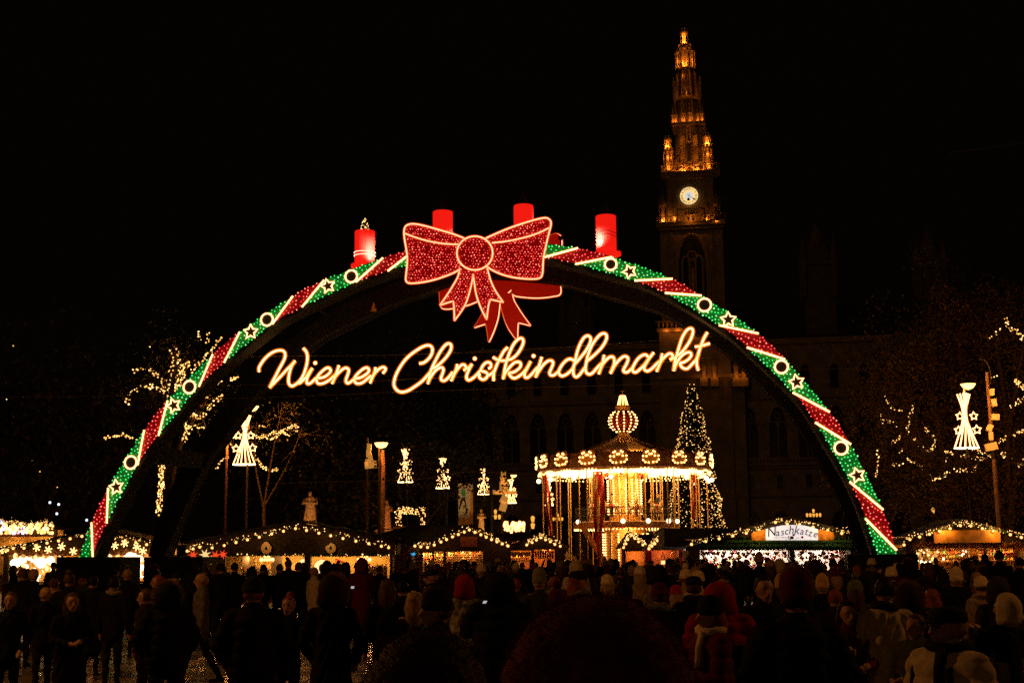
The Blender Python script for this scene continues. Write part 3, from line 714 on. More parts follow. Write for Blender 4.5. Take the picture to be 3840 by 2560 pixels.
hpart('string_course', MB().lathe([(2.3,zz_-2.5),(2.6,zz_-2.2),(2.3,zz_-1.9)],8,(c3*.6,4.2,0),cap=False), stone_l)
hlamp(c3*.6, 1.2, zz_-1.6, 12); hlamp(c3*.6-2.4, 1.9, zz_-1.8, 8); hlamp(c3*.6+2.4, 1.9, zz_-1.8, 8)
hlamp(c3, 2.2, hl(2572,340,4.2)[1], 7); hlamp(c3-.3, 2.3, hl(2572,296,4.2)[1], 14); hlamp(c3+.1, 2.0, hl(2573,372,4.2)[1], 9)
x2, x1 = hl(2569,215,4.2)[0], hl(2565,140,4.2)[0]
turret(x2, 4.2, z3, hl(2572,190,4.2)[1], 1.18, hl(2572,172,4.2)[1], name='spire_lantern'); 
for k in range(6):
    a = -math.pi/2 + (k-2.5)*.6; xx, yy = x2+1.7*math.cos(a), 4.2+1.7*math.sin(a)
    hpart('pinnacle', MB().lathe([(.14,z3),(.12,z3+2.6),(.26,z3+3),(.02,z3+3.7)],5,(xx,yy,0)), stone_l)
hlamp(x2,2.75,z3+.7,190,.1); hlamp(x2-1.3,2.3,z3+1.2,70,.1); hlamp(x2+1.3,2.3,z3+1.2,70,.1)
turret(x1, 4.2, hl(2572,168,4.2)[1], hl(2572,132,4.2)[1], .74, hl(2572,112,4.2)[1], name='spire_lantern'); hlamp(x1,3.2,hl(2572,162,4.2)[1],130,.1); hlamp(x1,3.3,hl(2572,142,4.2)[1],70,.1)
hpart('finial', MB().lathe([(.2,hl(2572,135,4.2)[1]),(.16,z_top+.4),(.02,z_top+1)],6,(x1,4.2,0)), stone)
# ---- facade ------------------------------------------------------------
fx0 = hl(1760,2000)[0]; fx1 = hl(3560,2000)[0]; zr = hl(2300,1290)[1]
zsp = hl(2100,1600)[1]; zw0 = hl(2100,1730)[1]; zap = hl(2100,1525)[1]
fac = MB(); Wb = 4.6; wins = []
YF = 2.0
def facade_run(xa, xb):
    n = max(1, round((xb-xa)/Wb)); w = (xb-xa)/n
    for i in range(n):
        a, b = xa+i*w, xa+(i+1)*w; xc = (a+b)/2
        
        o1 = bay(fac, a, b, 0, 11.2, YF, 1.5, 0.0, 6.2, 2.4, 1.6); wins.append((o1, 'arcade_opening', YF+1.5))
        o2 = bay(fac, a, b, 11.2, 16.0, YF, .6, 12.2, 14.4, .25, .5); wins.append((o2, 'window', YF+.45))
        o3 = bay(fac, a, b, 16.0, 27.6, YF, 1.45, 17.4, 23.0, 3.1, .8); wins.append((o3, 'great_window', YF+.7))
        o4 = bay(fac, a, b, 27.6, zr, YF, .8, 29.0, 32.0, 1.1, .5); wins.append((o4, 'window', YF+.45))
facade_run(fx0, -TW-.9); facade_run(TW+.9, fx1)
for z, t in ((11.2,.5),(16.0,.7),(27.6,.5),(zr-.3,.9)):
    fac.box(((fx0-TW-.7)/2, YF-.2, z), (-TW-.7-fx0, .5, t)); fac.box(((fx1+TW+.7)/2, YF-.2, z), (fx1-TW-.7, .5, t))
fac.box(((fx0+fx1)/2, YF+14, zr/2), (fx1-fx0-.4, 23, zr-.4))
hpart('facade_wall', fac, stone)
for o_, nm, yy in wins:
    xc = (o_[0][0]+o_[-1][0])/2; w = (o_[-1][0]-o_[0][0])/2; z0 = o_[0][1]; z1 = max(z for x, z in o_)
    mb = MB()
    if nm == 'great_window':
        mb.tube([(xc,yy-.1,z0),(xc,yy-.1,z1-2.2)], .14, 4)
        for s in (-1,1): mb.tube([(x,yy-.1,z) for x,z in arch_pts(xc+s*w*.5, w*.5, z1-3.6, 1.1, 4)], .11, 4)
        mb.tube([(xc+.55*math.cos(a),yy-.1,z1-1.5+.55*math.sin(a)) for a in np.linspace(0,6.28,11)[:-1]], .1, 4, True)
        fr = MB().tube([(x,YF-.1,z) for x,z in o_[1:-1]], .2, 4)
        mb.add(fr.v, fr.f)
    else: mb.tube([(x,YF-.05,z) for x,z in o_], .12, 4)
    f = hpart(nm, mb, stone); hpart('pane', MB().prism([(x,yy,z) for x,z in o_], (0,.1,0)), glassd, f)
bal = MB()
for xa, xb in ((fx0,-TW-1),(TW+1,fx1)):
    bal.box(((xa+xb)/2, YF-.6, 17.3), (xb-xa,.2,.18))
    x = xa
    while x < xb: bal.box((x, YF-.6, 16.8), (.16,.16,.9)); x += .55
    bal.box(((xa+xb)/2, YF-.5, 16.25), (xb-xa,.8,.25))
hpart('balustrade', bal, stone)
rf = MB(); rf.add([(fx0,YF,zr),(fx1,YF,zr),(fx1,YF+12,zr+8),(fx0,YF+12,zr+8),(fx1,YF+24,zr),(fx0,YF+24,zr)], [(0,1,2,3),(3,2,4,5),(0,3,5),(1,4,2)])
hpart('roof', rf, slate)
# projecting central part behind the tower foot, with statues on its cornice
pm = MB(); xa, xb = hl(2478,1300)[0], hl(2790,1400)[0]; zc1 = hl(2480,1260)[1]; zm = hl(2700,1400)[1]
pm.box((( -TW-.7+xb)/2, 2.0, zm/2), (xb+TW+.7, 4.2, zm)); hpart('central_block', pm, stone)
hpart('cornice', MB().box(((-TW-1+xb)/2, -.6, hl(2572,1415)[1]), (xb+TW+1.4,.8,.6)).box((0,-1.0,z_b-.3),(2*TW+2,.8,.6)), stone_l)
gb = MB()
for i in range(17): gb.lathe([(.2,z_b),(.12,z_b+.4),(.2,z_b+.9),(.2,z_b+1.2)],6,(-6+i*.75,-1.1,0))
gb.box((0,-1.1,z_b+1.25),(13,.3,.2)); hpart('balustrade', gb, stone_l)
for px in (2500, 2545, 2590, 2630): hlamp(hl(px,1245)[0], -1.9, z_b-.6, 28)
for px in (2640,2680,2760,2790):
    x, z = hl(px,1385)[0], hl(px,1385)[1]
    hpart('facade_statue', MB().lathe([(.45,z-1.6),(.4,z-.2),(.5,z+.5),(.18,z+.95),(.24,z+1.25),(.05,z+1.5)],8,(x,-1.1,0)), stone_l)
    hpart('plinth', MB().box((x,-1.1,z-2.3),(1.3,1.0,1.5)), stone_l); hlamp(x,-2.3,z-1.2,16)
# roof towers
def roof_tower(px, pw, pt, pb, dep):
    x, zt = hl(px,pt,dep); z0 = zr-1; w = pw*.045/2
    m = MB(); m.box((x,dep,(z0+zt-6)/2),(2*w,2*w,zt-6-z0)); m.box((x,dep,zt-6),(2*w+.8,2*w+.8,.6))
    m.lathe([(w*1.2,zt-5.7),(w*.7,zt-2.5),(.08,zt+2)],8,(x,dep,0))
    for sx in (-1,1):
        for sy in (-1,1): m.lathe([(.7,zt-12),(.7,zt-5),(.08,zt-1)],6,(x+sx*w,dep+sy*w,0))
    for q in (-1,0,1): m.box((x+q*w*.6,dep-w-.05,zt-11),(.35,.2,7))
    hpart('roof_tower', m, stone)
stone, stone_k = matte('dimmed stone', (.13,.10,.075), .9, .3, .6, .5), stone  # roof towers dimmed through the same darker stone colour
roof_tower(3062, 115, 870, 1240, 6); roof_tower(2165, 110, 1090, 1240, 6); roof_tower(3480, 95, 880, 1240, 8)
stone = stone_k
# ------------------------------------------------------------------ giant lit fir
def fir(px, Y, pyt, rad, lab, nb, nl, name='christmas_tree', base=0.0, cat='christmas tree'):
    b = P(px, 2072, Y); b.z = base; top = P(px, pyt, Y).z; h = top-base
    t = thing(name, b, lab, cat)
    part('trunk', MB().tube([(0,0,0),(0,0,h*.5),(0,0,h*.97)], [rad*.09,rad*.05,.02], 7), bark, t, local=True)
    mb = MB(); prof = lambda f: rad*(f**.68)*(0.94+.06*math.sin(f*40))
    for i in range(nl):
        f = RNG.random()**.62; a = RNG.random()*6.283; z = h*(1-f)*.93+h*.05; r1 = prof(f)*RNG.uniform(.35,1.06)
        c = np.array((math.cos(a)*r1, math.sin(a)*r1, z-.10*r1)); L = RNG.uniform(.14,.30)*rad*.32; w = L*.42
        d = np.array((math.cos(a),math.sin(a),RNG.uniform(-.6,.25))); s_ = np.array((-math.sin(a),math.cos(a),RNG.uniform(-.4,.4)))
        mb.add([c-d*L*.4, c+s_*w, c+d*L*1.1, c-s_*w], [(0,1,2,3)])
    part('crown', mb, firm, t, local=True)
    mb = MB()
    for i in range(nb):
        f = RNG.random()**.55; a = RNG.random()*6.283; r1 = prof(f)*RNG.uniform(.93,1.07); z = h*(1-f)*.96+h*.05
        mb.cur = int(RNG.random() < .3)
        mb.ball((math.cos(a)*r1, math.sin(a)*r1, z), (.064 if Y > 100 else .02)*RNG.uniform(.6,1.1), 0)
    part('fairy_light', mb, [fairy_m, fairy_b], t, local=True, kind='stuff'); return t
fir(2612, 150, 1432, 3.75, 'giant christmas tree dotted with white fairy lights between carousel and tower', 1500, 12000)
# ------------------------------------------------------------------ broadleaf trees
def tree(lab, px, Y, blobs, leaves, leaf, mat=leafm, trunk=.3, light_paths=(), lp_step=.16, group=None, lights_r=.03, spread=.2, limbs=9, nlit=None, trunk_lit=None, cat='tree'):
    """blobs: (px, py, dY, radius m)"""
    b = P(px, 2072, Y); b.z = 0; t = thing('broadleaf_tree', b, lab, cat, group)
    cs_ = [(P(x, y, Y+d), r) for x, y, d, r in blobs]
    mb = MB(); fork = b + Vector((0,0, max(2.5, min(c.z for c, r in cs_)*.55)))
    mb.tube([b, (b+fork)/2+Vector((.1,0,0)), fork], [trunk, trunk*.85, trunk*.7], 9)
    br = []
    for c, r in cs_:
        m_ = (fork+c)/2 + Vector((RNG.uniform(-.5,.5),RNG.uniform(-.5,.5),.4)); pts = cr([fork, m_, c, c+(c-m_)*.35], 4); n = len(pts)
        mb.tube(pts, [trunk*.5*(1-.85*i/n) for i in range(n)], 6); 
        for q in range(limbs):
            s0 = pts[int(RNG.integers(n//3, n))]; e = c + Vector(RNG.normal(0,1,3)).normalized()*r*RNG.uniform(.5,.95); 
            mm = (s0+e)/2+Vector(RNG.normal(0,.12*r,3)); mb.tube([s0,mm,e],[trunk*.16,trunk*.09,.01],4)
    part('trunk', mb, bark, t)
    if leaves:
        mb = MB(); tot = sum(r**2 for c, r in cs_)
        for c, r in cs_:
            ncl = int(26+8*r); cl = [np.array(c)+RNG.normal(0,1,3)*r*.5 for _ in range(ncl)]
            for i in range(int(leaves*r**2/tot)):
                q = cl[int(RNG.integers(ncl))]+RNG.normal(0,1,3)*r*.17; d = RNG.normal(0,1,3); d /= np.linalg.norm(d); e = np.cross(d, RNG.normal(0,1,3)); e /= np.linalg.norm(e)
                L = leaf*RNG.uniform(.6,1.4); mb.add([q-d*L, q+e*L*.6, q+d*L, q-e*L*.6], [(0,1,2,3)])
        part('crown', mb, mat, t)
    if light_paths:
        mb = MB()
        for lp in light_paths:
            sp_, pts = lp[0], lp[1]; dens = lp[2] if len(lp) > 2 else 1
            dy = RNG.uniform(-1,1); pw = cr([P(x,y,Y+dy+.4*math.sin(i)) for i,(x,y) in enumerate(pts)], 5)
            part('limb', MB().tube(pw, [max(.015, sp_*.16)]*len(pw), 5), bark, t)
            for q in resample(pw, lp_step/dens):
                off = Vector(RNG.normal(0,1,3)).normalized()*sp_*(.42 if sp_ < .41 else .8)*RNG.uniform(.4,1.2); mb.cur = int(RNG.random() < .35)
                mb.ball(q+off, lights_r*RNG.uniform(.7,1.25), 0)
        part('fairy_light', mb, [fairy_m, fairy_b], t, kind='stuff')
    return t
def za(p): return (280+.5866*p[0], 1200+.5866*p[1])
def zl(p): return (800+.20408*p[0], 1480+.20408*p[1])
def zr5(p): return (3140+.6506*p[0], 1100+.6506*p[1])
LT = [(.30,[za(p) for p in ((375,330),(420,315),(465,310),(515,345),(550,370),(575,440),(585,480))],1.3),(.28,[za(p) for p in ((335,535),(350,480),(400,440),(480,425),(540,440),(585,480))],1.4),
 (.45,[za(p) for p in ((640,200),(645,280),(630,360),(620,450))],3),(.4,[za(p) for p in ((725,265),(700,330),(670,380),(665,440))],3),(.3,[za(p) for p in ((690,280),(680,380),(640,440),(600,490))],3),
 (.25,[za(p) for p in ((930,110),(880,190),(800,270),(740,330))],1.6),(.2,[za(p) for p in ((855,75),(850,150))],1),(.2,[za(p) for p in ((795,65),(800,120))],1),
 (.22,[za(p) for p in ((190,755),(250,735),(310,735),(390,765))],1.6),(.3,[za(p) for p in ((945,485),(880,540),(820,600),(780,640))],1.5),(.2,[za(p) for p in ((800,495),(850,490))],2),
 (.3,[za(p) for p in ((790,605),(720,610),(700,650),(720,700),(690,780))],2.6),(.2,[za(p) for p in ((720,690),(780,680),(845,700))],1.6),(.15,[za(p) for p in ((600,740),(595,780))],2),(.2,[za(p) for p in ((1040,360),(1000,380))],2),
 (.25,[za(p) for p in ((935,385),(910,410),(870,450))],1.2)]
trl = [(.22,[(x0,1742),(x0-2,1800),(x0-6,1860),(x0-12,1925)],2.4) for x0 in (602,612,622,630)]+[(.2,[(642,1742),(636,1780),(622,1830)],2.4),(.2,[(654,1745),(644,1770)],2.4)]
tree('bare plane tree wrapped in golden fairy lights behind the left leg of the arch', 625, 66, [(560,1450,0,2.2),(660,1350,1,2.2),(760,1520,2,2.4)], 1500, .09, leafd, .42, [(a*1.0,b,c) for a,b,c in LT+trl], .10, lights_r=.045)
LL = [(.26,[zl(p) for p in ((700,770),(850,760),(950,750),(1100,700),(1250,660))],2.6),(.26,[zl(p) for p in ((850,780),(950,780),(1080,800),(1150,770),(1250,680),(1400,600),(1490,580),(1550,600))],2.8),(.12,[zl(p) for p in ((1300,700),(1390,740))],2),(.12,[zl(p) for p in ((1480,660),(1560,670))],2),
 (.2,[zl(p) for p in ((690,1090),(770,1150),(850,1240),(910,1330),(1000,1360),(1100,1390),(1190,1355))],1.8),(.3,[zl(p) for p in ((320,740),(330,850),(340,950))],1.2),(.2,[zl(p) for p in ((0,190),(100,60),(180,20))],1.5),(.2,[zl(p) for p in ((60,1330),(170,1200),(290,1130))],1.1),(.12,[zl(p) for p in ((860,570),(1000,590))],.7),(.06,[zl(p) for p in ((730,110),(790,115))],1)]
tree('bare tree with glittering branches reaching right from the left star lamp', 985, 74, [(1050,1560,0,2.0),(960,1620,1,2.0),(1120,1640,-1,2.2)], 350, .09, leafd, .12, LL, .10, lights_r=.042)
RL = [(.25,[zr5(p) for p in l],d) for l,d in ((((245,690),(255,735),(330,735),(335,770)),1.5),(((430,650),(410,740),(400,800),(440,840),(480,880),(520,910),(560,880)),2.2),(((310,860),(350,840),(360,820)),1.2),
 (((355,910),(370,900)),1.5),(((410,960),(450,975),(500,1010),(550,1070),(600,1060),(640,1030)),2.0),(((680,1020),(720,1018),(770,1025)),2.2),(((600,905),(680,925),(750,940),(830,950),(880,930)),2.2),(((625,940),(610,1000)),1),
 (((235,900),(240,990),(215,1065)),.9),(((510,770),(530,810),(570,830),(540,880)),1.0),(((380,985),(300,985)),.9),(((780,900),(900,940)),1.6),(((790,1010),(810,990)),1.5),(((280,600),(320,660),(380,680)),.8))]
tree('brown leafed tree with strings of fairy lights around the right star lamp', 3560, 76, [(3300,1500,1,3.2),(3450,1330,2,3.2),(3450,1650,-1,3.2),(3560,1820,0,3.0),(3640,1500,4,3.2),(3330,1800,0,2.6),(3600,1230,3,2.6)], 19000, .085, leafm, .35, RL, .085, lights_r=.042)
RL2 = [(.3,[zr5(p) for p in l],d) for l,d in ((((1075,270),(1040,220),(990,200),(970,140)),2),(((890,258),(940,210)),.6),(((1020,500),(1060,530),(1090,560)),3),(((990,660),(1050,620),(1080,600)),1.5),(((930,850),(1000,820),(1080,790)),1.8),(((950,920),(1000,960),(1060,990),(1090,940)),3),(((920,480),(870,480)),.7))]
tree('tall dark tree at the right edge hung with scattered fairy lights', 3800, 74, [(3830,1350,0,2.8),(3800,1620,1,2.8),(3850,1850,0,2.6),(3700,1800,2,2.4),(3720,1200,3,2.4)], 11000, .085, leafm, .35, RL2, .085, lights_r=.042)
for lab, px, Y, bl_, n in (('dark leafy tree behind the orange street lamp in the middle left', 1280, 112, [(1180,1640,0,5),(1330,1560,2,5),(1300,1780,-2,4.5),(1440,1740,0,3.5),(1120,1820,0,3.8),(1000,1760,3,3.5)], 9000),
   ('dark spreading tree hiding the left end of the town hall', 1640, 122, [(1560,1560,0,5.5),(1700,1500,2,5),(1640,1680,-3,4.0),(1760,1640,0,3.6),(1560,1800,0,3.4),(1800,1560,3,2.6)], 9000),
   ('dark tree behind the far left stalls with a few stray lights', 150, 95, [(60,1500,0,5),(180,1640,0,5),(80,1780,0,4),(300,1560,0,4),(420,1720,0,3.6)], 5000)):
    lp = [] if px != 150 else [(.5,[(x,y),(x+14,y+4)],.5) for x,y in ((30,1485),(130,1738),(175,1742),(95,1768),(160,1765),(205,1805),(225,1815),(60,1300),(300,1330),(560,1290),(390,1325))]
    tree(lab, px, Y, bl_, n, .22, leafd, .4, lp, .5, lights_r=.05)
tree('dark bushy tree behind the statue row left of centre', 1100, 128, [(900,1780,0,4),(1040,1860,0,4),(1200,1900,0,3)], 4000, .2, leafd, .4)
tree('dark treetop to the right of the town hall tower base', 3640, 105, [(3500,1450,0,5),(3700,1350,0,5.5),(3650,1650,0,5),(3350,1750,0,4.5)], 6000, .2, leafd, .5)
# ------------------------------------------------------------------ star lamps
head_m = emis('sodium bowl', (1.0, 0.55, 0.14), 4.0)
lampg = 'star lamps across the square'
def star_pts(c, r, ph, ax=Vector((1,0,0)), inner=.5):
    return [c + ax*math.cos(ph+math.pi/2+k*math.pi/5)*r*(1 if k % 2 == 0 else inner) + Vector((0,0,1))*math.sin(ph+math.pi/2+k*math.pi/5)*r*(1 if k % 2 == 0 else inner) for k in range(10)]
def star_lamp(px, pt, pb, Hm, lab, head=True, power=900, thick=1.0, hide_pole=False, lean=0):
    Y = Hm*FPX/(pb-pt); top = P(px, pt, Y); bot = P(px, pb, Y); Hh = top.z-bot.z
    t = thing('star_lamp', (bot.x+.1, Y, 0), lab, 'street lamp', lampg)
    X = Vector((1,0,0)); Z = Vector((0,0,1)); c = Vector((bot.x, Y, bot.z))
    part('pole', MB().tube([(bot.x+.12,Y+.3,0),(bot.x+.12,Y+.3,top.z+.35)], [.07,.05], 8), matte('dark painted pole', (.035,.02,.012), .5), t)
    th = .029*thick
    offs = [-1,-.62,-.22,.22,.62,1]
    for i, o in enumerate(offs):
        pts = cr([c+X*(o*.56)+Z*0, c+X*(o*.34)+Z*.22*Hh, c+X*(o*.12)+Z*.48*Hh, c+X*(o*.10)+Z*.7*Hh, c+X*(o*.30)+Z*(.99-.02*abs(o))*Hh], 4)
        pts = [p + Vector((0,-.22*(1-abs(o)),0)) for p in pts]
        q = part('light_ray', MB().tube(pts, th, 6), tube_m, t); part('jacket', MB().tube(pts, th*1.7, 6), tube_s, q)  # outer tube is the painted halo of the ray
    part('burst_ring', MB().tube([c+X*(.58*math.cos(a))+Vector((0,.4*math.sin(a),-.04)) for a in np.linspace(0,6.28,21)[:-1]], th*.8, 5, True), tube_m, t)
    for sx, sz, r in ((-.30,.56,.20),(.36,.56,.20),(-.40,.30,.21),(.47,.31,.22)):
        pts = star_pts(c+X*sx+Z*sz*Hh+Vector((0,-.2,0)), r, .1*sx, inner=.52)
        q = part('star_outline', MB().tube(pts, th*.9, 6, True), tube_m, t); part('jacket', MB().tube(pts, th*1.6, 6, True), tube_s, q)  # outer tube paints a halo along the star
    if head:
        hc = Vector((bot.x+.32+lean, Y+.2, top.z+.38)); hb_ = part('lamp_head', MB().lathe([(.05,-.22),(.22,-.15),(.34,.02),(.35,.05)], 18, hc), head_m, t)
        part('lamp_cap', MB().lathe([(.36,.055),(.24,.16),(.05,.2)], 18, hc), steel, t)
        lamp('lamp_light', hc-Vector((0,0,.42)), power, (1,.32,.05), .18, t)
    return t
star_lamp(915, 1552, 1738, 2.6, 'tall street lamp with comet burst and stars left of the lettering, its bowl glowing', power=1700)
star_lamp(3625, 1471, 1676, 2.6, 'street lamp with four lit stars in front of the brown leafed tree on the right', power=1300)
star_lamp(1520, 1680, 1805, 2.6, 'star lamp with dark red pole beside the lit timber frame', head=False)
star_lamp(1660, 1715, 1828, 2.6, 'star lamp just left of the white banner, top cut by a dark branch', head=False)
star_lamp(1813, 1755, 1851, 2.6, 'star lamp just right of the white banner, above a lit statue', head=False)
star_lamp(1916, 1795, 1884, 2.6, 'small star lamp with orange bowl above the bright script sign', power=1500)
star_lamp(2060, 1822, 1893, 2.6, 'farthest star lamp, seen through the left poles of the carousel', head=False)
# occluding bare branches in front of the star lamps
tree('dark bare branches crossing the middle star lamps', 1600, 96, [(1580,1725,0,1.8),(1500,1745,0,1.2),(1810,1775,0,1.6),(1655,1760,0,1.0)], 1500, .12, leafd, .2, limbs=12)
# orange lamp with a lit trunk
def plain_lamp(px, py, D, lab):
    c = P(px, py, D); t = thing('street_lamp', (c.x, D, 0), lab, 'street lamp')
    part('pole', MB().tube([(c.x-.2,D+.4,0),(c.x-.2,D+.4,c.z+.3)], .1, 7), steel, t)
    part('lamp_head', MB().lathe([(.05,-.3),(.35,-.2),(.5,.05),(.5,.1)],18,c), head_m, t); part('lamp_cap', MB().lathe([(.52,.11),(.3,.25),(.05,.3)],18,c), steel, t)
    part('lit_trunk', MB().tube([(c.x,D+.6,0),(c.x+.1,D+.6,c.z-1.6),(c.x,D+.6,c.z-.4)], [.22,.17,.16], 9), matte('pale bark', (.35,.2,.1),.9,.5,4,.8), t)
    lamp('lamp_light', c-Vector((0,.9,.3)), 330, (1,.28,.04), .2, t)
plain_lamp(1430, 1665, 100, 'orange street lamp lighting the tree trunk right beneath it, left of the star lamps')
def mast(px, ptop, pbase, D, boxes, lab):
    a = P(px, ptop, D); b = P(pbase, 2000, D); t = thing('floodlight_mast', (b.x, D, 0), lab, 'floodlight mast')
    part('mast', MB().tube([(b.x,D,0),(a.x,D,a.z)], [.14,.08], 8), matte('warm grey mast', (.14,.08,.045), .6), t)
    for bx, by, w, h, an in boxes:
        c = P(bx, by, D-.25); part('floodlight', MB().box(c, (w,.3,h), Matrix.Rotation(an,3,'Y')), matte('cream housing', (.62,.42,.2), .6, .1, emit=(1,.42,.07,.40)), t)
    return t
m_ = mast(3700, 1395, 3752, 66, [(3720,1470,.13,.33,.1),(3728,1509,.15,.36,-.15),(3733,1563,.3,.28,.1),(3711,1604,.2,.32,.5),(3716,1634,.12,.4,0),(3717,1674,.52,.36,-.2)], 'slim mast with six cream floodlight boxes at the right')
part('curved_arm', MB().tube(cr([P(3716,1440,66),P(3712,1385,66),P(3695,1352,66),P(3672,1345,66)],5), .035, 6), steel, m_)
mast(1377, 1640, 1376, 98, [(1384,1684,.3,.8,.05),(1387,1710,.3,.85,-.25),(1378,1700,.15,.5,0),(1390,1742,.85,.5,-.1),(1376,1734,.2,.5,0)], 'mast with orange lit floodlights left of the orange lamp')
mast(1883, 1785, 1882, 135, [(1888,1792,.5,1.3,0),(1890,1808,.6,1.2,-.2),(1892,1828,1.0,1.2,0),(1897,1845,2.2,.25,0),(1895,1849,2.0,.2,0),(1866,1840,2.3,.2,0),(1866,1848,2.3,.2,0),(1890,1872,.7,.8,.5),(1888,1897,.7,1.0,.3)], 'orange mast with boxes and bars beside the small star lamp')
# hooked lamp post by the left star lamp
hp = P(852, 1640, 69); t = thing('lamp_post', (hp.x, 69, 0), 'thin orange lit post with hooked arm just left of the left star lamp', 'lamp post')
part('post', MB().tube([(hp.x,69,0),(hp.x,69,P(852,1650,69).z)], .065, 8), matte('orange tinted post', (.12,.05,.015), .6), t)  # orange lamplight put into the post colour
part('arm', MB().tube(cr([P(852,1650,69),P(856,1632,69),P(872,1628,69)],4), .07, 6), matte('orange tinted post', (0,0,0)), t)
# two unseen street lamps, added either side of the viewer to light the crowd
for x_, y_, lab, pw in ((-13.0, 15.0, 'unseen street lamp added far left of the viewer to light the crowd', 1700), (14.5, 13.5, 'unseen street lamp added far right of the viewer to light the crowd', 1050)):
    c = Vector((x_, y_, 9.6)); t = thing('street_lamp', (x_, y_, 0), lab, 'street lamp')
    part('pole', MB().tube([(x_-.1,y_+.3,0),(x_-.1,y_+.3,9.9)], .1, 8), steel, t); part('lamp_head', MB().lathe([(.05,-.26),(.28,-.18),(.44,.02),(.46,.06)], 18, c), head_m, t); part('lamp_cap', MB().lathe([(.47,.065),(.30,.2),(.05,.24)], 18, c), steel, t)
    lamp('lamp_light', c-Vector((0,0,.42)), pw, (1,.37,.075), .25, t)
hc_ = P(874,1634,68.6); part('lamp_head', MB().lathe([(.05,-.12),(.16,-.06),(.2,.05),(.1,.1)], 12, hc_), head_m, t); lamp('lamp_light', hc_-Vector((0,0,.3)), 550, (1,.33,.05), .3, t)  # lamp head and light added for an orange reflection on the wet ground
# statues
def statue(px, yt, yb, D, lab, mat, seed, w=1.0):
    a = P(px, yt, D); b = P(px, yb, D); h = a.z-b.z; t = thing('statue', (a.x, D, 0), lab, 'statue', 'statues along the park edge')
    rg = np.random.default_rng(seed); mb = MB(); prof = [(.30,0),(.27,.12),(.25,.3),(.22,.45),(.19,.56),(.215,.66),(.24,.76),(.17,.82),(.065,.855),(.06,.875)]
    n = 26; vs = []
    for r, z in prof:
        for j in range(n):
            q = 2*math.pi*j/n; fold = 1+.13*math.sin(j*2.1+seed)*(1 if z < .7 else .3)+rg.uniform(-.05,.05)
            vs.append((a.x+r*h*w*.62*math.cos(q)*fold, D+r*h*.45*math.sin(q)*fold, b.z+z*h))
    fs = [(i*n+j, i*n+(j+1)%n, (i+1)*n+(j+1)%n, (i+1)*n+j) for i in range(len(prof)-1) for j in range(n)]+[tuple(range((len(prof)-1)*n, len(prof)*n))]
    mb.add(vs, fs); mb.ball((a.x-.01*h,D-.01,b.z+.93*h), .07*h, 2, (.85,.95,1.1))
    for s in (-1,1): mb.tube([(a.x+s*.15*h*w,D,b.z+.77*h),(a.x+s*.19*h*w,D-.08*h,b.z+.62*h),(a.x+s*.02*h,D-.15*h,b.z+.66*h)], [.05*h,.045*h,.03*h], 6)
    part('figure', mb, mat, t, smooth=True)
    part('pedestal', MB().box((a.x,D,b.z/2-.1),(.62*h,.62*h,b.z-.2)).box((a.x,D,b.z-.08),(.75*h,.75*h,.16)), stone, t)
    return t
stm = matte('statue stone', (.45,.3,.2), .85, .5, 7, .8)
statue(1164, 1842, 1962, 96, 'large pale robed statue standing above the big left stall roof', stm, 1, 1.15)
statue(1452, 1873, 1986, 108, 'slim statue glowing orange red left of the lit timber frame', stm, 2, .8)
statue(1806, 1906, 1998, 112, 'statue lit yellow from below beside the right star lamp pole', stm, 3, .8)
GS = ['at the foot of the large pale statue','at the foot of the slim orange red statue','below the white advertising banner','at the foot of the yellow lit statue']; GN = [0]
def ground_spot(px, py, D, tx, ty, TD, e, col=(1,.42,.1)):
    a = P(px, py, D); b = P(tx, ty, TD); t = thing('ground_floodlight', a, 'low floodlight '+GS[GN[0]], 'floodlight', 'floodlights at the feet of statues and the banner'); GN[0] += 1
    part('housing', MB().box(a-(b-a).normalized()*.2, (.3,.3,.25)), black, t); part('stand', MB().tube([a-(b-a).normalized()*.2, (a.x, a.y, 0)], .03, 4), black, t)
    lamp('lamp', a, e, col, .1, t, 'SPOT', aim(a,b), .9, .6)
ground_spot(1150, 2010, 92.5, 1162, 1925, 96, 420); ground_spot(1440, 2010, 104, 1452, 1935, 108, 420, (1,.3,.06)); ground_spot(1795, 2025, 109, 1806, 1975, 112, 600, (1,.5,.1))
# banner
b0, b1 = P(1719, 1812, 118), P(1774, 1968, 118); t = thing('banner', (b0.x, 118, 0), 'tall white advertising banner with a skater in a teal jacket', 'banner')
part('cloth', MB().box(((b0.x+b1.x)/2,118,(b0.z+b1.z)/2),(b1.x-b0.x,.05,b0.z-b1.z)), matte('white banner cloth', (.85,.82,.82), .6, .05, 1, .05), t)
def bpoly(nm, pts, col, em=None, off=-.05): part(nm, MB().prism([P(x,y,118)+Vector((0,off,0)) for x,y in pts], (0,-.02,0)), matte(nm, col, .6, .1, 2, .02, emit=em), t)
def zb(p): return (1650+p[0]*.16584, 1740+p[1]*.16584)
bpoly('jacket_print', [zb(p) for p in ((490,560),(545,550),(575,600),(575,750),(490,725),(480,600))], (.12,.6,.55))
bpoly('trouser_print', [zb(p) for p in ((500,745),(570,760),(600,980),(640,1010),(620,1100),(560,1150),(585,1040),(545,830),(510,830),(480,930),(440,1040),(425,1000),(470,800))], (.05,.015,.02))
bpoly('face_print', [zb(p) for p in ((520,500),(550,495),(565,530),(545,550),(520,545))], (.6,.05,.12))
bpoly('emblem_print', [zb(p) for p in ((515,910),(565,915),(590,1030),(520,1025))], (.65,.65,.85)); bpoly('emblem_dot', [zb((550+18*math.cos(a),960+18*math.sin(a))) for a in np.linspace(0,6.28,9)[:-1]], (.02,.03,.3), None, -.08)
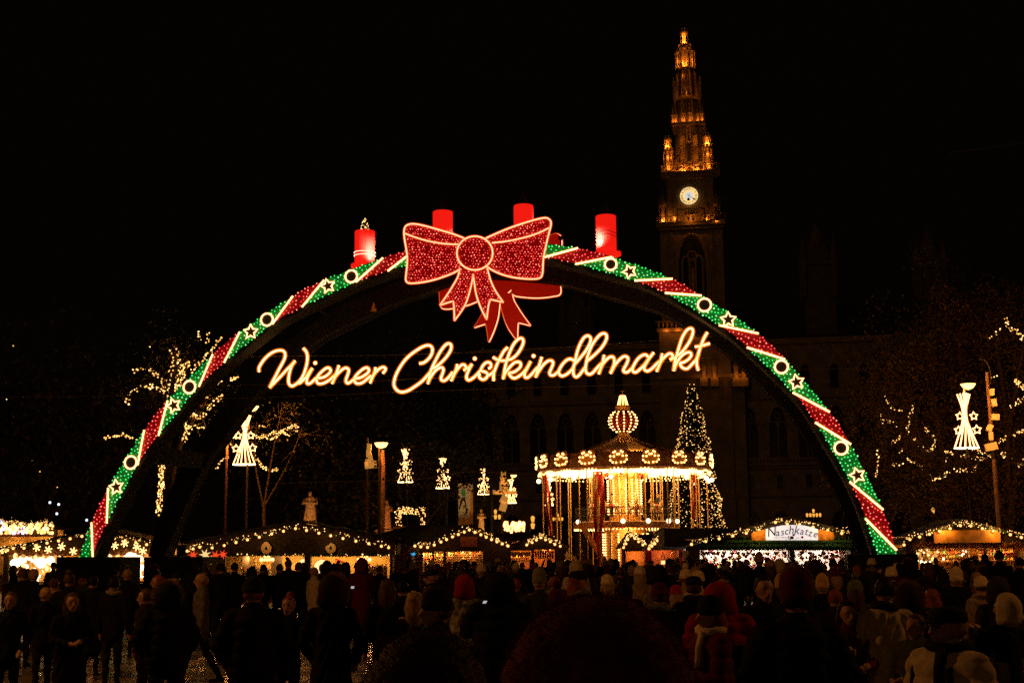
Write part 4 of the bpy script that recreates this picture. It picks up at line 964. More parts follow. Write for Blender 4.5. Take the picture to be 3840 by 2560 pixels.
bpoly('foot_band', [zb(p) for p in ((418,1210),(740,1210),(740,1370),(418,1370))], (.8,.4,.06), None, -.04); bpoly('side_band', [zb(p) for p in ((705,560),(742,560),(742,1205),(660,1205))], (.8,.4,.08), None, -.04)
for s in (b0.x-.08, b1.x+.08): part('banner_pole', MB().tube([(s,118.1,0),(s,118.1,b0.z+.3)], .07, 6), steel, t)
# lit timber frame
D = 100; t = thing('lit_frame', (P(1540,2000,D).x, D, 0), 'box shaped timber frame wrapped in fairy lights above the stall roof', 'light frame')
fx0_, fx1_ = P(1500,1900,D).x, P(1590,1900,D).x; fz1, fz0 = P(1500,1902,D).z, P(1500,1972,D).z
fr = [((fx0_,D,fz0),(fx0_,D,fz1)),((fx1_,D,fz0),(fx1_,D,fz1)),((fx0_,D,fz1-.2),(fx1_,D,fz1-.3)),((fx0_-.5,D+2.4,fz0),(fx0_-.5,D+2.4,fz1-.4)),((fx0_-.5,D+2.4,fz1-.3),(fx0_,D,fz1-.1)),((fx1_-.4,D+2.4,fz0),(fx1_-.4,D+2.4,fz1-.3))]
for i, (a, b) in enumerate(fr):
    a, b = Vector(a), Vector(b); o = part('frame_beam', MB().bar(a, b, .18), wood, t); mb = MB()
    for q in range(int((b-a).length*(60 if i == 2 else 26 if i < 2 else 8))):
        p = a+(b-a)*RNG.random()+Vector((RNG.uniform(-.14,.14),-.12+RNG.uniform(-.05,.05),RNG.uniform(-.26,.26) if i == 2 else 0)); mb.cur = int(RNG.random()<.4); mb.ball(p, .04, 0)
    part('fairy_light', mb, [fairy_m, fairy_b], o, kind='stuff')
part('platform', MB().box(((fx0_+fx1_)/2, D+1.2, fz0-.1),(fx1_-fx0_+1,3,.15)), matte('pale deck', (.4,.25,.12), .7), t)
for xx in (fx0_, fx1_): part('leg', MB().tube([(xx,D,0),(xx,D,fz0)], .09, 5), wood, t)
# small bright script sign
D = 132; t = thing('script_sign', (P(1928,2000,D).x, D, 0), 'small dazzling white script sign between stall roofs left of the carousel', 'neon sign')
def zs(p): return (1860+p[0]*.08503, 1900+p[1]*.08503)
SS = [[(365,880),(370,760),(420,660),(440,720),(420,900),(400,1040)],[(400,1040),(450,760),(480,650),(490,800),(470,1000),(540,1020),(520,880),(560,860),(600,1030),(640,1000)],[(560,900),(640,880),(650,1010)],
 [(640,1000),(700,760),(770,660),(740,830),(690,1110),(660,1080),(700,900),(790,880)],[(800,790),(940,790)],[(890,670),(860,900),(870,1040),(930,1030)],[(860,860),(900,880),(940,1040),(980,1000)],
 [(980,1000),(1010,700),(1060,670),(1050,900),(1010,1060),(1070,900),(1100,880),(1110,1040)],[(1110,1040),(1150,900),(1180,1020),(1170,760),(1210,680),(1240,760),(1210,1080)],[(1210,900),(1240,760)]]
for s in SS:
    pts = cr([P(*zs(p), D) for p in s], 4); q = part('letter_stroke', MB().tube(pts, .10, 6), tube_m, t); part('jacket', MB().tube(pts, .16, 6), tube_s, q)  # wider tube paints the glow round each stroke
for s in (-.8,.8): part('sign_post', MB().tube([(P(1928,2000,D).x+s*2,D+.2,0),(P(1928,2000,D).x+s*2,D+.2,P(1928,1985,D).z)], .06, 5), steel, t)
# candelabra lanterns
def candelabra(px, py, D, lab, n=5, sz=.2):
    c = P(px, py, D); t = thing('candelabra_lamp', (c.x, D, 0), lab, 'street lamp'); part('pole', MB().tube([(c.x,D,0),(c.x,D,c.z+sz*2)], .07, 6), steel, t)
    part('crossarm', MB().tube([(c.x-n*sz*.8,D,c.z-sz),(c.x+n*sz*.8,D,c.z-sz)], .04, 5), steel, t); lan = MB().lathe([(sz*.45,-sz),(sz*.7,sz*.5),(sz*.2,sz)], 8).mesh('lantern', emis('lantern glass', (1,.42,.06), 1.1))
    for i in range(n): at(lan, 'lantern', t, (c.x+(i-(n-1)/2)*sz*1.7, D, c.z))
    at(lan, 'lantern', t, (c.x, D, c.z+sz*2.2))
candelabra(3051, 1930, 120, 'five armed lantern above the sweet stall in front of the arcade', 5, .17); candelabra(1858, 1937, 116, 'round lantern cluster beside the yellow lit statue', 3, .2)
candelabra(2092, 1945, 120, 'small chandelier shaped lantern seen between the left carousel poles', 4, .15); candelabra(1998, 1970, 110, 'single square lantern right of the script sign', 1, .25)
candelabra(3500, 1935, 110, 'small lantern column right of the arch foot', 1, .22)
# wood pillar poles seen between lamps
pc = P(1841, 1800, 90); t = thing('flag_pole', (pc.x, 90, 0), 'plain dark pole standing right of the banner', 'pole'); part('pole', MB().tube([(pc.x,90,0),(pc.x,90,pc.z)], .12, 7), black, t)
pc = P(1673, 1830, 88); t = thing('flag_pole', (pc.x, 88, 0), 'plain dark pole standing left of the banner', 'pole'); part('pole', MB().tube([(pc.x,88,0),(pc.x,88,pc.z)], .10, 7), black, t)
# ------------------------------------------------------------------ carousel
CD = 85.0; cp = P(2347, 2072, CD); cp.z = 0
car = thing('carousel', cp, 'double deck carousel blazing with golden bulbs under a striped tent roof', 'carousel')
def cz(y): return P(2347, y, CD).z
def cpart(n, mb, m, par=None, **k): return part(n, mb, m, par or car, local=True, **k)
RC = 5.45
zb0, zb1 = 7.05, 7.95
paint = matte('carousel painted board', (.28,.12,.05), .5, .5, 5, .4); rimg = matte('gilded ornament', (.6,.28,.06), .4, .3, 12, .4, metal=.3)
tentd = matte('dark tent cloth', (.10,.035,.02), .8, .3, 2, .3); tentl = matte('gold tent cloth', (.55,.28,.07), .7, .2, 2, .3)
for k in range(16):
    a0, a1 = 2*math.pi*k/16, 2*math.pi*(k+1)/16; mb = MB(); n = 7; vs = []
    for j in range(n):
        f = j/(n-1); r = 4.6*(1-f)**1.35+.28; z = zb1-.1+ (cz(1622)-zb1)*f
        for q in range(5):
            a = a0+(a1-a0)*q/4; s = 1-.05*math.sin(q/4*math.pi); vs.append((r*s*math.cos(a), r*s*math.sin(a), z))
    mb.add(vs, [(j*5+q, j*5+q+1, (j+1)*5+q+1, (j+1)*5+q) for j in range(n-1) for q in range(4)])
    cpart('tent_panel', mb, tentd if k % 2 else tentl)
col_ = MB()
for k in range(14):
    a = 2*math.pi*k/14; col_.tube([(.25*math.cos(a),.25*math.sin(a)-.3,cz(1625)),(.5*math.cos(a),.5*math.sin(a)-.9,cz(1660)),(.95*math.cos(a),.9*math.sin(a)-1.7,cz(1712))], [.05,.1,.13], 6)
cpart('draped_cloth', col_, tentl)
for dx in (-.35,.35): lamp('lamp', (dx*2,-4.2,zb1+.1), 260, (1,.5,.12), .1, car, local=True)
onz = cz(1579); on = MB(); on.lathe([(.25,-.72),(.6,-.62),(.82,-.3),(.88,0),(.82,.3),(.6,.58),(.35,.7)], 20, (0,0,onz)); ono = cpart('onion_dome', on, matte('dark red lacquer', (.2,.010,.006), .4, .2, 3, .1), smooth=True)
blm = MB().ball((0,0,0),1,1).mesh('bulb', bulb_m)
for k in range(12):
    a = 2*math.pi*k/12-math.pi/2
    for j in range(8):
        th = -1.05+j*.27; o = at(blm, 'bulb', ono, (cp.x+.92*math.cos(th)*math.cos(a), cp.y+.92*math.cos(th)*math.sin(a), onz+.74*math.sin(th)*1.02)); o.scale = (.052,)*3
cpart('crown_band', MB().lathe([(.36,cz(1541)),(.47,cz(1537)),(.5,cz(1524)),(.42,cz(1520))],16), rimg)
spc = cpart('bulb_cone', MB().lathe([(.30,cz(1519)),(.16,cz(1490)),(.10,cz(1478)),(.02,cz(1474))],14), gold)
for k in range(10):
    a = 2*math.pi*k/10-math.pi/2
    for j in range(8): r = .33-.022*j; o = at(blm, 'bulb', spc, (cp.x+r*math.cos(a), cp.y+r*math.sin(a), cz(1518)+j*.082)); o.scale = (.038,)*3
cpart('finial', MB().lathe([(.02,cz(1474)),(.02,cz(1468)),(.14,cz(1466)),(.1,cz(1463)),(.02,cz(1460))],10), rimg)
cpart('rounding_board', MB().lathe([(RC-.25,zb0-.15),(RC,zb0),(RC+.02,zb0+.35),(RC-.1,zb1-.15),(RC-.15,zb1)],72,cap=False), paint)
NP = 18
pnm = MB(); pnm.lathe([(.01,0),(.42,0),(.5,.04),(.42,.08),(.01,.08)],16,sx=1.15,sy=.92); pnm.ball((-.28,.38,.04),.24,1,(1,1,.25)).ball((.28,.38,.04),.24,1,(1,1,.25)); pnme = pnm.mesh('rosette', rimg)
for k in range(NP):
    a = 2*math.pi*(k+.5)/NP-math.pi/2+.035; rm = Matrix.Rotation(a+math.pi/2,4,'Z') @ Matrix.Rotation(R(90),4,'X')
    o = at(pnme, 'rosette', car, (0,0,0), local=True); o.matrix_basis = Matrix.Translation(((RC+.02)*math.cos(a),(RC+.02)*math.sin(a),zb0+.46)) @ rm
    for bx_, by_ in ((520,1210),(545,1197),(635,1190),(658,1205),(575,1238),(607,1235),(525,1270),(660,1262),(470,1268),(717,1262),(470,1330),(720,1320),(505,1362),(558,1367),(632,1360),(686,1355)):
        x, y = (bx_-595)*.0039, (1290-by_)*.0039+.04
        if math.sin(a) > .35: continue
        bb = at(blm, 'bulb', o, (x, y, .12), local=True); bb.scale = (.058,)*3
lb = MB()
for k in range(150):
    a = 2*math.pi*k/150; s = abs(math.sin(k*math.pi/7.5))*.16; lb.ball(((RC-.02)*math.cos(a),(RC-.02)*math.sin(a),zb0-.28+s), .055, 1)
for k in range(110):
    a = 2*math.pi*k/110; lb.ball(((RC-.35)*math.cos(a),(RC-.35)*math.sin(a),zb0-.38), .05, 1)
cpart('rim_bulb', lb, bulb_m, kind='stuff')
cpart('ceiling', MB().lathe([(1.2,zb0+.02),(RC-.2,zb0-.02),(RC-.2,zb0+.02),(1.2,zb0+.1)],48,cap=False), cream)
spk = emis('ceiling tube', (1.0,.60,.20), 12)
for k in range(18):
    a = 2*math.pi*k/18; cpart('ceiling_spoke', MB().bar((1.4*math.cos(a),1.4*math.sin(a),zb0-.08),((RC-.5)*math.cos(a),(RC-.5)*math.sin(a),zb0-.12),.34,.06), spk)
icy = MB()
for k in range(520):
    a = RNG.random()*6.283; r = RNG.uniform(1.6,RC-.4); icy.ball((r*math.cos(a),r*math.sin(a),zb0-.06-RNG.uniform(0,.12)), .05, 0)
cpart('ceiling_bulb', icy, bulb_m, kind='stuff')
zd1 = 3.78
cpart('upper_deck', MB().lathe([(.9,zd1-.05),(3.25,zd1-.05),(3.3,zd1-.3),(3.3,zd1+.05),(3.15,zd1+.1),(.9,zd1+.1)],48,cap=False), paint)
dk = MB()
for k in range(90):
    a = 2*math.pi*k/90; dk.ball((3.2*math.cos(a),3.2*math.sin(a),zd1-.40), .045, 1)
cpart('deck_bulb', dk, bulb_m, kind='stuff')
cpart('deck_ceiling', MB().lathe([(.9,zd1-.12),(3.1,zd1-.12)],40,cap=False), cream)
for k in range(10): a = 2*math.pi*(k+.4)/10; cpart('deck_spoke', MB().bar((1.0*math.cos(a),1.0*math.sin(a),zd1-.2),(3.0*math.cos(a),3.0*math.sin(a),zd1-.2),.10,.04), emis('deck tube',(1.0,.6,.2),5))
cpart('center_column', MB().lathe([(1.35,.4),(1.35,zd1),(1.0,zd1+.05),(1.0,zb0+.3)],16,cap=False), matte('yellow painted panels', (.5,.24,.05), .5, .5, 7, .5))
cb = MB()
for k in range(16):
    a = 2*math.pi*k/16
    for j in range(14): cb.ball((1.07*math.cos(a),1.07*math.sin(a),zd1+.6+j*.16), .05, 1)
    for j in range(16): cb.ball((1.42*math.cos(a),1.42*math.sin(a),.7+j*.16), .05, 1)
cpart('column_bulb', cb, bulb_m, kind='stuff')
for zz, rr in ((zb0-.25,1.5),(zd1-.25,1.9)):
    for k in range(16):
        a0 = 2*math.pi*k/16; pts = [(rr*math.cos(a0),rr*math.sin(a0),zz+.35)]; 
        for q in range(7): a = a0+2*math.pi/16*q/6; pts.append((rr*math.cos(a),rr*math.sin(a),zz-.18*math.sin(math.pi*q/6)))
        pts.append((rr*math.cos(a),rr*math.sin(a),zz+.35)); mb = MB().add([Vector(p)*1 for p in pts], [tuple(range(9))]); cpart('valance', mb, redc if k % 2 else matte('cream satin', (.6,.35,.12),.6,.1,3,.1))
        cpart('valance_trim', MB().tube([Vector(p)*1.01 for p in pts[1:-1]], .025, 4), gold)
brass = matte('brass pole', (.62,.34,.1), .35, .15, 10, .05, metal=.4)
pm_ = MB().tube([(0,0,.35),(0,0,zb0-.1)], .042, 7).mesh('brass_pole', brass); pm2 = MB().tube([(0,0,zd1),(0,0,zb0-.1)], .032, 6).mesh('brass_pole', brass)
for k in range(26):
    a = 2*math.pi*(k+.3)/26; r = (RC-.25) if k % 2 else (RC-1.1); o = at(pm_, 'brass_pole', car, (r*math.cos(a), r*math.sin(a), 0), local=True)
for k in range(14): a = 2*math.pi*k/14; at(pm2, 'brass_pole', car, (2.4*math.cos(a), 2.4*math.sin(a), 0), local=True)
# railing
rl = MB()
for zz in (.55, .95): rl.tube([(3.15*math.cos(a),3.15*math.sin(a),zd1+zz) for a in np.linspace(0,6.283,49)[:-1]], .028, 5, True)
for k in range(110): a = 2*math.pi*k/110; rl.tube([(3.15*math.cos(a),3.15*math.sin(a),zd1+.05),(3.15*math.cos(a),3.15*math.sin(a),zd1+.95)], .014, 3, cap=False)
cpart('railing', rl, black)
glm = MB().ball((0,0,0),.14,3).mesh('globe_lamp', emis('globe glass', (1,.72,.32), 4.5)); 
for i, (k, r, zz) in enumerate([(a, RC+.05, zb0-.62) for a in (-172,-150,-128,-103,-52,-28,-8,8,30,150)] + [(a, 3.35, zd1+.08) for a in (-155,-125,-97,-70,-42,-20)]):
    a = R(k); g_ = at(glm, 'globe_lamp', car, (r*math.cos(a), r*math.sin(a), zz), local=True)
    part('hook', MB().tube([(0,0,.13),(0,0,.45 if zz > 5 else -.2)], .015, 4), brass, g_, local=True)
# curtains
cur_r = matte('red satin curtain', (.5,.02,.01), .55, .2, 3, .1); cur_c = matte('cream satin curtain', (.75,.5,.22), .55, .1, 3, .1)
for px_, zz0 in ((2040,2.2),(2243,1.2),(2595,4.0)):
    x = P(px_,1850,CD-(3.8 if px_ == 2243 else 1.0)).x-cp.x; y = -3.8 if px_ == 2243 else -1.6
    for s, m in ((0,cur_r),(1,cur_c),(2,cur_r)):
        mb = MB(); vs = []; n = 22
        for j in range(n+1):
            f = j/n; z = zb0-.2-(zb0-.2-zz0)*f; tw = f*5+s*2.1; w = (.42 if px_ == 2243 else .24)*(1-.75*f) if px_ != 2595 else .2+.05*math.sin(f*6)
            lean = (.55*f if px_ == 2040 else 0)
            cx_ = x+lean+w*.8*math.cos(tw)*.7+(s-1)*w*.5*(1-f); 
            for q in range(4): a = tw+q*.7; vs.append((cx_+w*.55*(q/3-.5)*1.6, y+.12*math.sin(a*2), z))
        mb.add(vs, [(j*4+q, j*4+q+1, (j+1)*4+q+1, (j+1)*4+q) for j in range(n) for q in range(3)]); cpart('curtain', mb, m, smooth=True)
# stairs on the left
for k in range(11):
    f = k/10; cpart('stair_tread', MB().box((-1.6-f*1.9+.6, -2.6, .6+f*3.1),(.34,.9,.05)), gold)
for yy in (-3.05,-2.15): cpart('stringer', MB().bar((-.9,yy,.4),(-3.0,yy,3.8),.06,.28), rimg)
cpart('lower_platform', MB().lathe([(.5,.38),(RC-.1,.38),(RC,.3),(RC,0)],48,cap=False), woodl)
lamp('lamp', (0,-2.2,zd1-.7), 160, (1,.55,.18), .3, car, local=True)
lamp('lamp', (0,-2.6,zb0-.9), 380, (1,.55,.16), .3, car, local=True)
# ------------------------------------------------------------------ market stalls
warm_i = emis('stall striplight', (1.0, .54, .15), 16); white_i = emis('stall white striplight', (1.0, .86, .72), 16)
BULBS = []
def stall(name_label, D, apex, eL, eR, eave_y, openings, bulbs, ridge=None, inner=matte('ochre inner wall', (.55,.33,.10), .7, .3, 3, .2), light='w', power=1.0, sign=None, ledge=None, depth=3.2, bulb_r=.053, fairy=90, fascia=wood, cat='market stall', orn=None):
    """apex, eL, eR: photo points of the front roof line; openings: list of (x0,x1,ytop) ; bulbs: list of points"""
    base = P(apex[0], 2072, D); base.z = 0; t = thing('market_stall', base, name_label, cat)
    W = lambda x, y, d=0: P(x, y, D) + Vector((0,d,0))
    A, L, Rr = W(*apex), W(*eL), W(*eR); ez = W(apex[0], eave_y).z
    # front gable board
    pl = [(L.x,D,ez),(L.x,D,L.z),(A.x,D,A.z),(Rr.x,D,Rr.z),(Rr.x,D,ez)]
    for i in range(0): pass
    part('gable_board', MB().prism(pl, (0,.08,0)), fascia, t)
    # roof slopes running back
    rt_ = MB(); th = Vector((0,0,.07))
    for a, b in ((L,A),(A,Rr)):
        ov = -.28; d_ = (b-a).normalized()*.15; a2 = a - d_*(1 if a is L else 0); b2 = b + d_*(1 if b is Rr else 0)
        bk = .25*depth*0
        q = [a2+Vector((0,ov,.03)), b2+Vector((0,ov,.03)), b2+Vector((0,depth,.03)), a2+Vector((0,depth,.03))]
        rs = MB(); rs.prism(q, th); part('roof_slope', rs, roofm, t)
        for k in range(1, 5):   # shingle courses
            f = k/5; p0, p1 = q[0].lerp(q[1], f), q[3].lerp(q[2], f); 
            part('roof_batten', MB().bar(p0+th+Vector((0,0,.015)), p1+th+Vector((0,0,.015)), .05, .03), roofm, t)
    if ridge:
        x0, x1, yy, dd = ridge; a, b = P(x0, yy, D+dd), P(x1, yy, D+dd)
        part('main_roof', MB().prism([(a.x,D+dd,ez),(a.x,D+dd,a.z),(b.x,D+dd,b.z),(b.x,D+dd,ez)], (0,.6,0)), roofm, t)
    zf = 0; bw = D+depth*.62
    xs = sorted(set([L.x+.15, Rr.x-.15]))
    xl, xr = xs[0], xs[-1]
    part('back_wall', MB().box(((xl+xr)/2,bw,(ez)/2+.2),(xr-xl,.08,ez+.4)), inner, t)
    for x in (xl, xr): part('side_wall', MB().box((x,(D+bw)/2,ez/2),(.08,bw-D,ez)), wood, t)
    part('ceiling_board', MB().box(((xl+xr)/2,(D+bw)/2+.1,ez+.42),(xr-xl,bw-D,.04)), inner, t)
    part('counter', MB().box(((xl+xr)/2,D+.25,.95),(xr-xl,.7,.08)).box(((xl+xr)/2,D+.1,.45),(xr-xl,.1,.9)), woodl, t)
    prev = xl
    for o in openings:
        a, b = W(o[0],o[2]), W(o[1],o[2])
        if a.x-prev > .05: part('front_panel', MB().box(((prev+a.x)/2,D+.04,ez/2),(a.x-prev,.09,ez)), wood, t)
        if ez - a.z > .03: part('lintel', MB().box(((a.x+b.x)/2,D+.1,(ez+a.z)/2),(b.x-a.x,.1,ez-a.z)), wood, t)
        n = max(1, int((b.x-a.x)/1.4))
        for i in range(n):
            xx = a.x+(b.x-a.x)*(i+.5)/n; part('striplight', MB().box((xx, D+.5, a.z+.06),(min(1.1,(b.x-a.x)/n*.8),.10,.05)), white_i if light == 'W' else warm_i, t)
            lamp('lamp', (xx, D+.75, a.z-.05), 38*power, (1,.84,.68) if light == 'W' else (1,.52,.15), .12, t)
        prev = b.x
    if xr-prev > .05: part('front_panel', MB().box(((prev+xr)/2,D+.04,ez/2),(xr-prev,.09,ez)), wood, t)
    if bulbs:
        bm = MB()
        mm = MB().ball((0,0,0),1,2).mesh('bulb', bulb_m); gm = MB().ball((0,0,0),1.4,2).mesh('globe', bulb_s)  # globe shell is an added orange halo round each bulb
        for x, y in bulbs:
            p = W(x,y,-.34); o = at(mm, 'bulb', t, p); o.scale = (bulb_r,)*3; g2 = at(gm, 'globe', o, (0,0,0), local=True)
            bm.tube([p+Vector((0,.02,.05)), p+Vector((0,.15,.22))], .008, 3)
        part('bulb_cord', bm.tube([W(x,y,-.32)+Vector((0,0,.08)) for x, y in bulbs], .012, 4), black, t)
        fm = MB(); bx = [b for b in bulbs]
        for i in range(fairy):
            j = int(RNG.integers(0, len(bx)-1)); f = RNG.random(); x = bx[j][0]+(bx[j+1][0]-bx[j][0])*f; y = bx[j][1]+(bx[j+1][1]-bx[j][1])*f-9+RNG.normal(0,5.5)
            fm.cur = int(RNG.random()<.4); fm.ball(W(x,y,-.3), .021*RNG.uniform(.7,1.2), 0)
        part('fairy_light', fm, [fairy_m, fairy_b], t, kind='stuff')
        gs = MB()
        pts = resample([W(x,y-6,-.31) for x,y in bulbs], .05)
        for p in pts:
            for q in range(3):
                d = Vector(RNG.normal(0,1,3)).normalized()*RNG.uniform(.06,.13); s_ = d.cross(Vector((.3,.5,.8))).normalized()*.018; gs.add([p-s_, p+s_, p+d], [(0,1,2)])
        part('garland', gs, garl, t, kind='stuff')
    return t, W, ez
def fringe(t, W, x0, x1, y, h, mat, n=None, D=0, r=.02, name='fir_garland', off=-.12):
    mb = MB(); a, b = W(x0,y,off), W(x1,y,off); L = (b-a).length; n = n or int(L*170)
    for i in range(n):
        p = a+(b-a)*RNG.random()+Vector((0,RNG.normal(0,.04),RNG.uniform(-.5,.5)*h)); d = Vector(RNG.normal(0,1,3)).normalized()*RNG.uniform(.05,.12); s_ = d.cross(Vector((.3,.5,.8))).normalized()*r
        mb.add([p-s_, p+s_, p+d], [(0,1,2)])
    part(name, mb, mat, t, kind='stuff')
GC = [matte('goods '+n, c, .5, .3, 6, .1) for n, c in (('honey',(.7,.42,.1)),('red',(.6,.04,.03)),('ivory',(.8,.68,.45)),('brown',(.22,.09,.03)),('amber',(.8,.35,.05)),('green',(.08,.25,.08)))]
def shelves(t, W, D, x0, x1, ys, yd=1.35, goods=True, dens=9, names=('shelf',)):
    a0, b0 = W(x0, ys[0]).x, W(x1, ys[0]).x
    for y in ys:
        z = W((x0+x1)/2, y).z; part('shelf', MB().box(((a0+b0)/2, D+yd, z),(b0-a0,.28,.03)), woodl, t)
        if not goods: continue
        mb = MB(); n = int((b0-a0)*dens)
        for i in range(n):
            x = a0+(b0-a0)*(i+.5)/n; h = RNG.uniform(.07,.2); w = (b0-a0)/n*RNG.uniform(.5,.9); mb.cur = int(RNG.integers(0,6)); k = RNG.random()
            if k < .5: mb.box((x, D+yd, z+.015+h/2),(w,w,h))
            elif k < .8: mb.ball((x, D+yd, z+.02+w*.5), w*.5, 1)
            else: mb.lathe([(w*.4,0),(w*.5,h*.5),(w*.15,h*.8),(w*.15,h)],7,(x,D+yd,z+.015))
        part('stocked_goods', mb, GC, t, kind='stuff')
def hanging(t, W, D, x0, x1, y0, y1, n, mats, r=(.03,.08), off=.2, name='hanging_goods', kind='stuff', glow=False):
    mb = MB()
    for i in range(n):
        p = W(RNG.uniform(x0,x1), RNG.uniform(y0,y1), off+RNG.uniform(0,.5)); mb.cur = int(RNG.integers(0,len(mats))); mb.ball(p, RNG.uniform(*r), 1, (1,1,RNG.uniform(.8,1.5)))
    part(name, mb, mats, t, kind=kind)
lant = [emis('paper lantern warm', (1,.55,.18), 3.2), emis('paper lantern bright', (1,.72,.36), 4.5), emis('paper lantern amber', (1,.32,.05), 1.6), emis('paper lantern dim', (1,.45,.12), .8)]
# S1 lantern stall at left
b1 = [(20,2070),(40,2062),(61,2055),(101,2054),(145,2044),(187,2035),(230,2027),(273,2019),(317,2010),(378,2004),(438,2018),(478,2026),(518,2033),(558,2041),(600,2049)]
t1, W1, ez1 = stall('stall of glowing paper lanterns with snowflake lights on its fascia, behind the left arch foot', 56, (385,1990), (5,2062), (632,2046), 2082, [(35,228,2086),(236,625,2086)], b1, light='w', power=1.6)
fringe(t1, W1, 35, 632, 2072, .30, matte('amber tinsel', (.55,.22,.04), .6, .3, 8, .2), name='tinsel_fringe', n=1500)
for x0, x1, y0, y1, n in ((40,225,2080,2150,150),(110,150,2140,2215,40),(400,625,2078,2120,120),(440,470,2110,2150,25),(505,540,2100,2165,40),(280,400,2085,2160,40)):
    hanging(t1, W1, 56, x0, x1, y0, y1, n, lant, (.03,.10), -.1, 'paper_lantern')
for x, y, r in ((60,2110,.22),(155,2108,.25),(190,2100,.18),(85,2095,.15),(490,2085,.2),(520,2095,.2),(450,2105,.18),(130,2170,.2)):
    o = part('big_lantern', MB().ball(W1(x,y,-.05), r, 2, (1,1,.85)), lant[1], None); o = tag(o, None); o['label'] = {60:'glowing globe lantern low at the left end of the lantern stall',155:'large bowl shaped lantern in the middle of the far left opening',190:'glowing lantern at the right of the far left opening',85:'small bright lantern high in the far left opening',490:'round lantern right of the arch foot, upper row',520:'round lantern hanging lower just right of the upper one',450:'lantern nearest to the arch foot on its right',130:'low hanging lantern above the heads at far left'}[x]; o['category'] = 'lantern'; o['group'] = 'glowing lanterns of the left stall'; o.name = 'paper_lantern'
def snowflake(W, x, y, i, s=1):
    c = W(x,y,-.25); t = thing('snowflake_light', c, ['first','second','third','fourth','fifth','sixth','seventh','eighth','ninth','tenth'][i]+' bulb snowflake from the left on the fascia of the lantern stall', 'light ornament', 'snowflake lights on the lantern stall'); mb = MB(); fr_ = MB()
    for k in range(6):
        a = k*math.pi/3+.3; fr_.tube([c+Vector((0,.02,0)), c+Vector((.15*math.cos(a),.02,.15*math.sin(a)))], .006, 3)
        for r in (.07,.135): mb.ball(c+Vector((r*math.cos(a),0,r*math.sin(a))), .030, 1)
    mb.ball(c, .032, 1); part('frame', fr_, steel, t); part('snowflake_bulb', mb, fairy_b, t)
for i, (x, y) in enumerate(((22,2060),(146,2052),(189,2060),(238,2049),(282,2066),(437,2045),(474,2036),(519,2050),(542,2065),(588,2059))): snowflake(W1, x, y, i)
# S0 distant bright stall
b0_ = [(2,1972),(30,1965),(60,1966),(90,1972),(120,1978),(150,1975),(180,1966),(205,1972)]
t0_, W0, e0 = stall('far stall crowned with clustered warm, pink and blue bulbs at the left edge', 80, (60,1960), (-60,1990), (215,1985), 2012, [(-40,200,2014)], b0_, light='w', power=.7, bulb_r=.07, fairy=200, depth=2.5)
hanging(t0_, W0, 80, 0, 200, 1962, 2000, 110, [fairy_b, fairy_m, bulb_m], (.04,.09), -.5, 'cluster_bulb'); hanging(t0_, W0, 80, 2, 28, 1955, 1990, 16, [emis('blue bulb',(.12,.2,1),2.5), whit], (.05,.09), -.6, 'blue_bulb'); hanging(t0_, W0, 80, 60, 110, 1965, 2000, 14, [emis('pink bulb',(1,.5,.75),1.8), whit], (.05,.09), -.6, 'pink_bulb')
fringe(t0_, W0, 0, 120, 2015, .5, matte('amber tinsel',(0,0,0)), n=700, name='tinsel_fringe')
for x, y in ((187,1883),(220,1890),(325,1949),(213,1925)):
    p = P(x,y,90); part('far_light', MB().ball(p,.09,1), whit); o = COL.objects[-1]
    o = [q for q in bpy.data.objects if q.name.startswith('far_light')][-1]
for q in [q for q in bpy.data.objects if q.name.startswith('far_light')]: q.name = 'lantern_dot'; tag(q, 'tiny bluish white light far off in the dark trees at left', 'light', 'tiny bluish lights far off at left')
# S2 big ochre stall
b2 = [(709,2065),(731,2057),(756,2050),(802,2053),(847,2044),(891,2033),(934,2023),(978,2013),(1024,2001),(1068,1991),(1113,1981),(1154,1988),(1200,1998),(1244,2008),(1290,2018),(1338,2028),(1386,2037),(1433,2047),(1460,2052)]
t2, W2, ez2 = stall('wide dark roofed stall with ochre interior, chandeliers and two round fascia boards', 58, (1118,1958), (700,2038), (1482,2022), 2082, [(846,1147,2086),(1168,1462,2086)], b2, inner=matte('ochre wall', (.62,.40,.13), .7, .2, 3, .1), power=1.5, ridge=(1480,1500,2015,2), fairy=120)
for x0, x1 in ((845,1147),(1168,1462)): fringe(t2, W2, x0, x1, 2080, .10, garl, n=500)
hanging(t2, W2, 58, 845, 1460, 2076, 2084, 46, [fairy_m, fairy_b], (.015,.03), -.18, 'fairy_light')
fringe(t2, W2, 700, 1480, 2050, .7, leafd, n=1200, name='fascia_greenery', off=-.06)
shelves(t2, W2, 58, 895, 1005, (2135,2148,2160,2172,2185), .35, dens=12); shelves(t2, W2, 58, 1375, 1450, (2128,2138,2149,2160,2171,2182), .1, dens=14)
part('white_goods_rack', MB().box((W2(1410,2160).x,58.45,(W2(1410,2125).z)/2),(W2(1450,2150).x-W2(1375,2150).x,.05,W2(1410,2125).z)), matte('cream rack', (.85,.75,.5),.6,.05,3,.05), t2)
part('white_goods_rack', MB().box((W2(950,2160).x,58.6,(W2(950,2135).z)/2),(W2(1005,2150).x-W2(895,2150).x,.05,W2(950,2135).z)), matte('cream rack', (0,0,0)), t2)
dcur = matte('grey brown curtain', (.10,.07,.05), .8, .3, 4, .3)
for x0, x1 in ((895,920),(1003,1045)): part('curtain', MB().box(((W2(x0,2100).x+W2(x1,2100).x)/2,58.9,1.5),(W2(x1,2100).x-W2(x0,2100).x,.1,1.6)), dcur, t2)
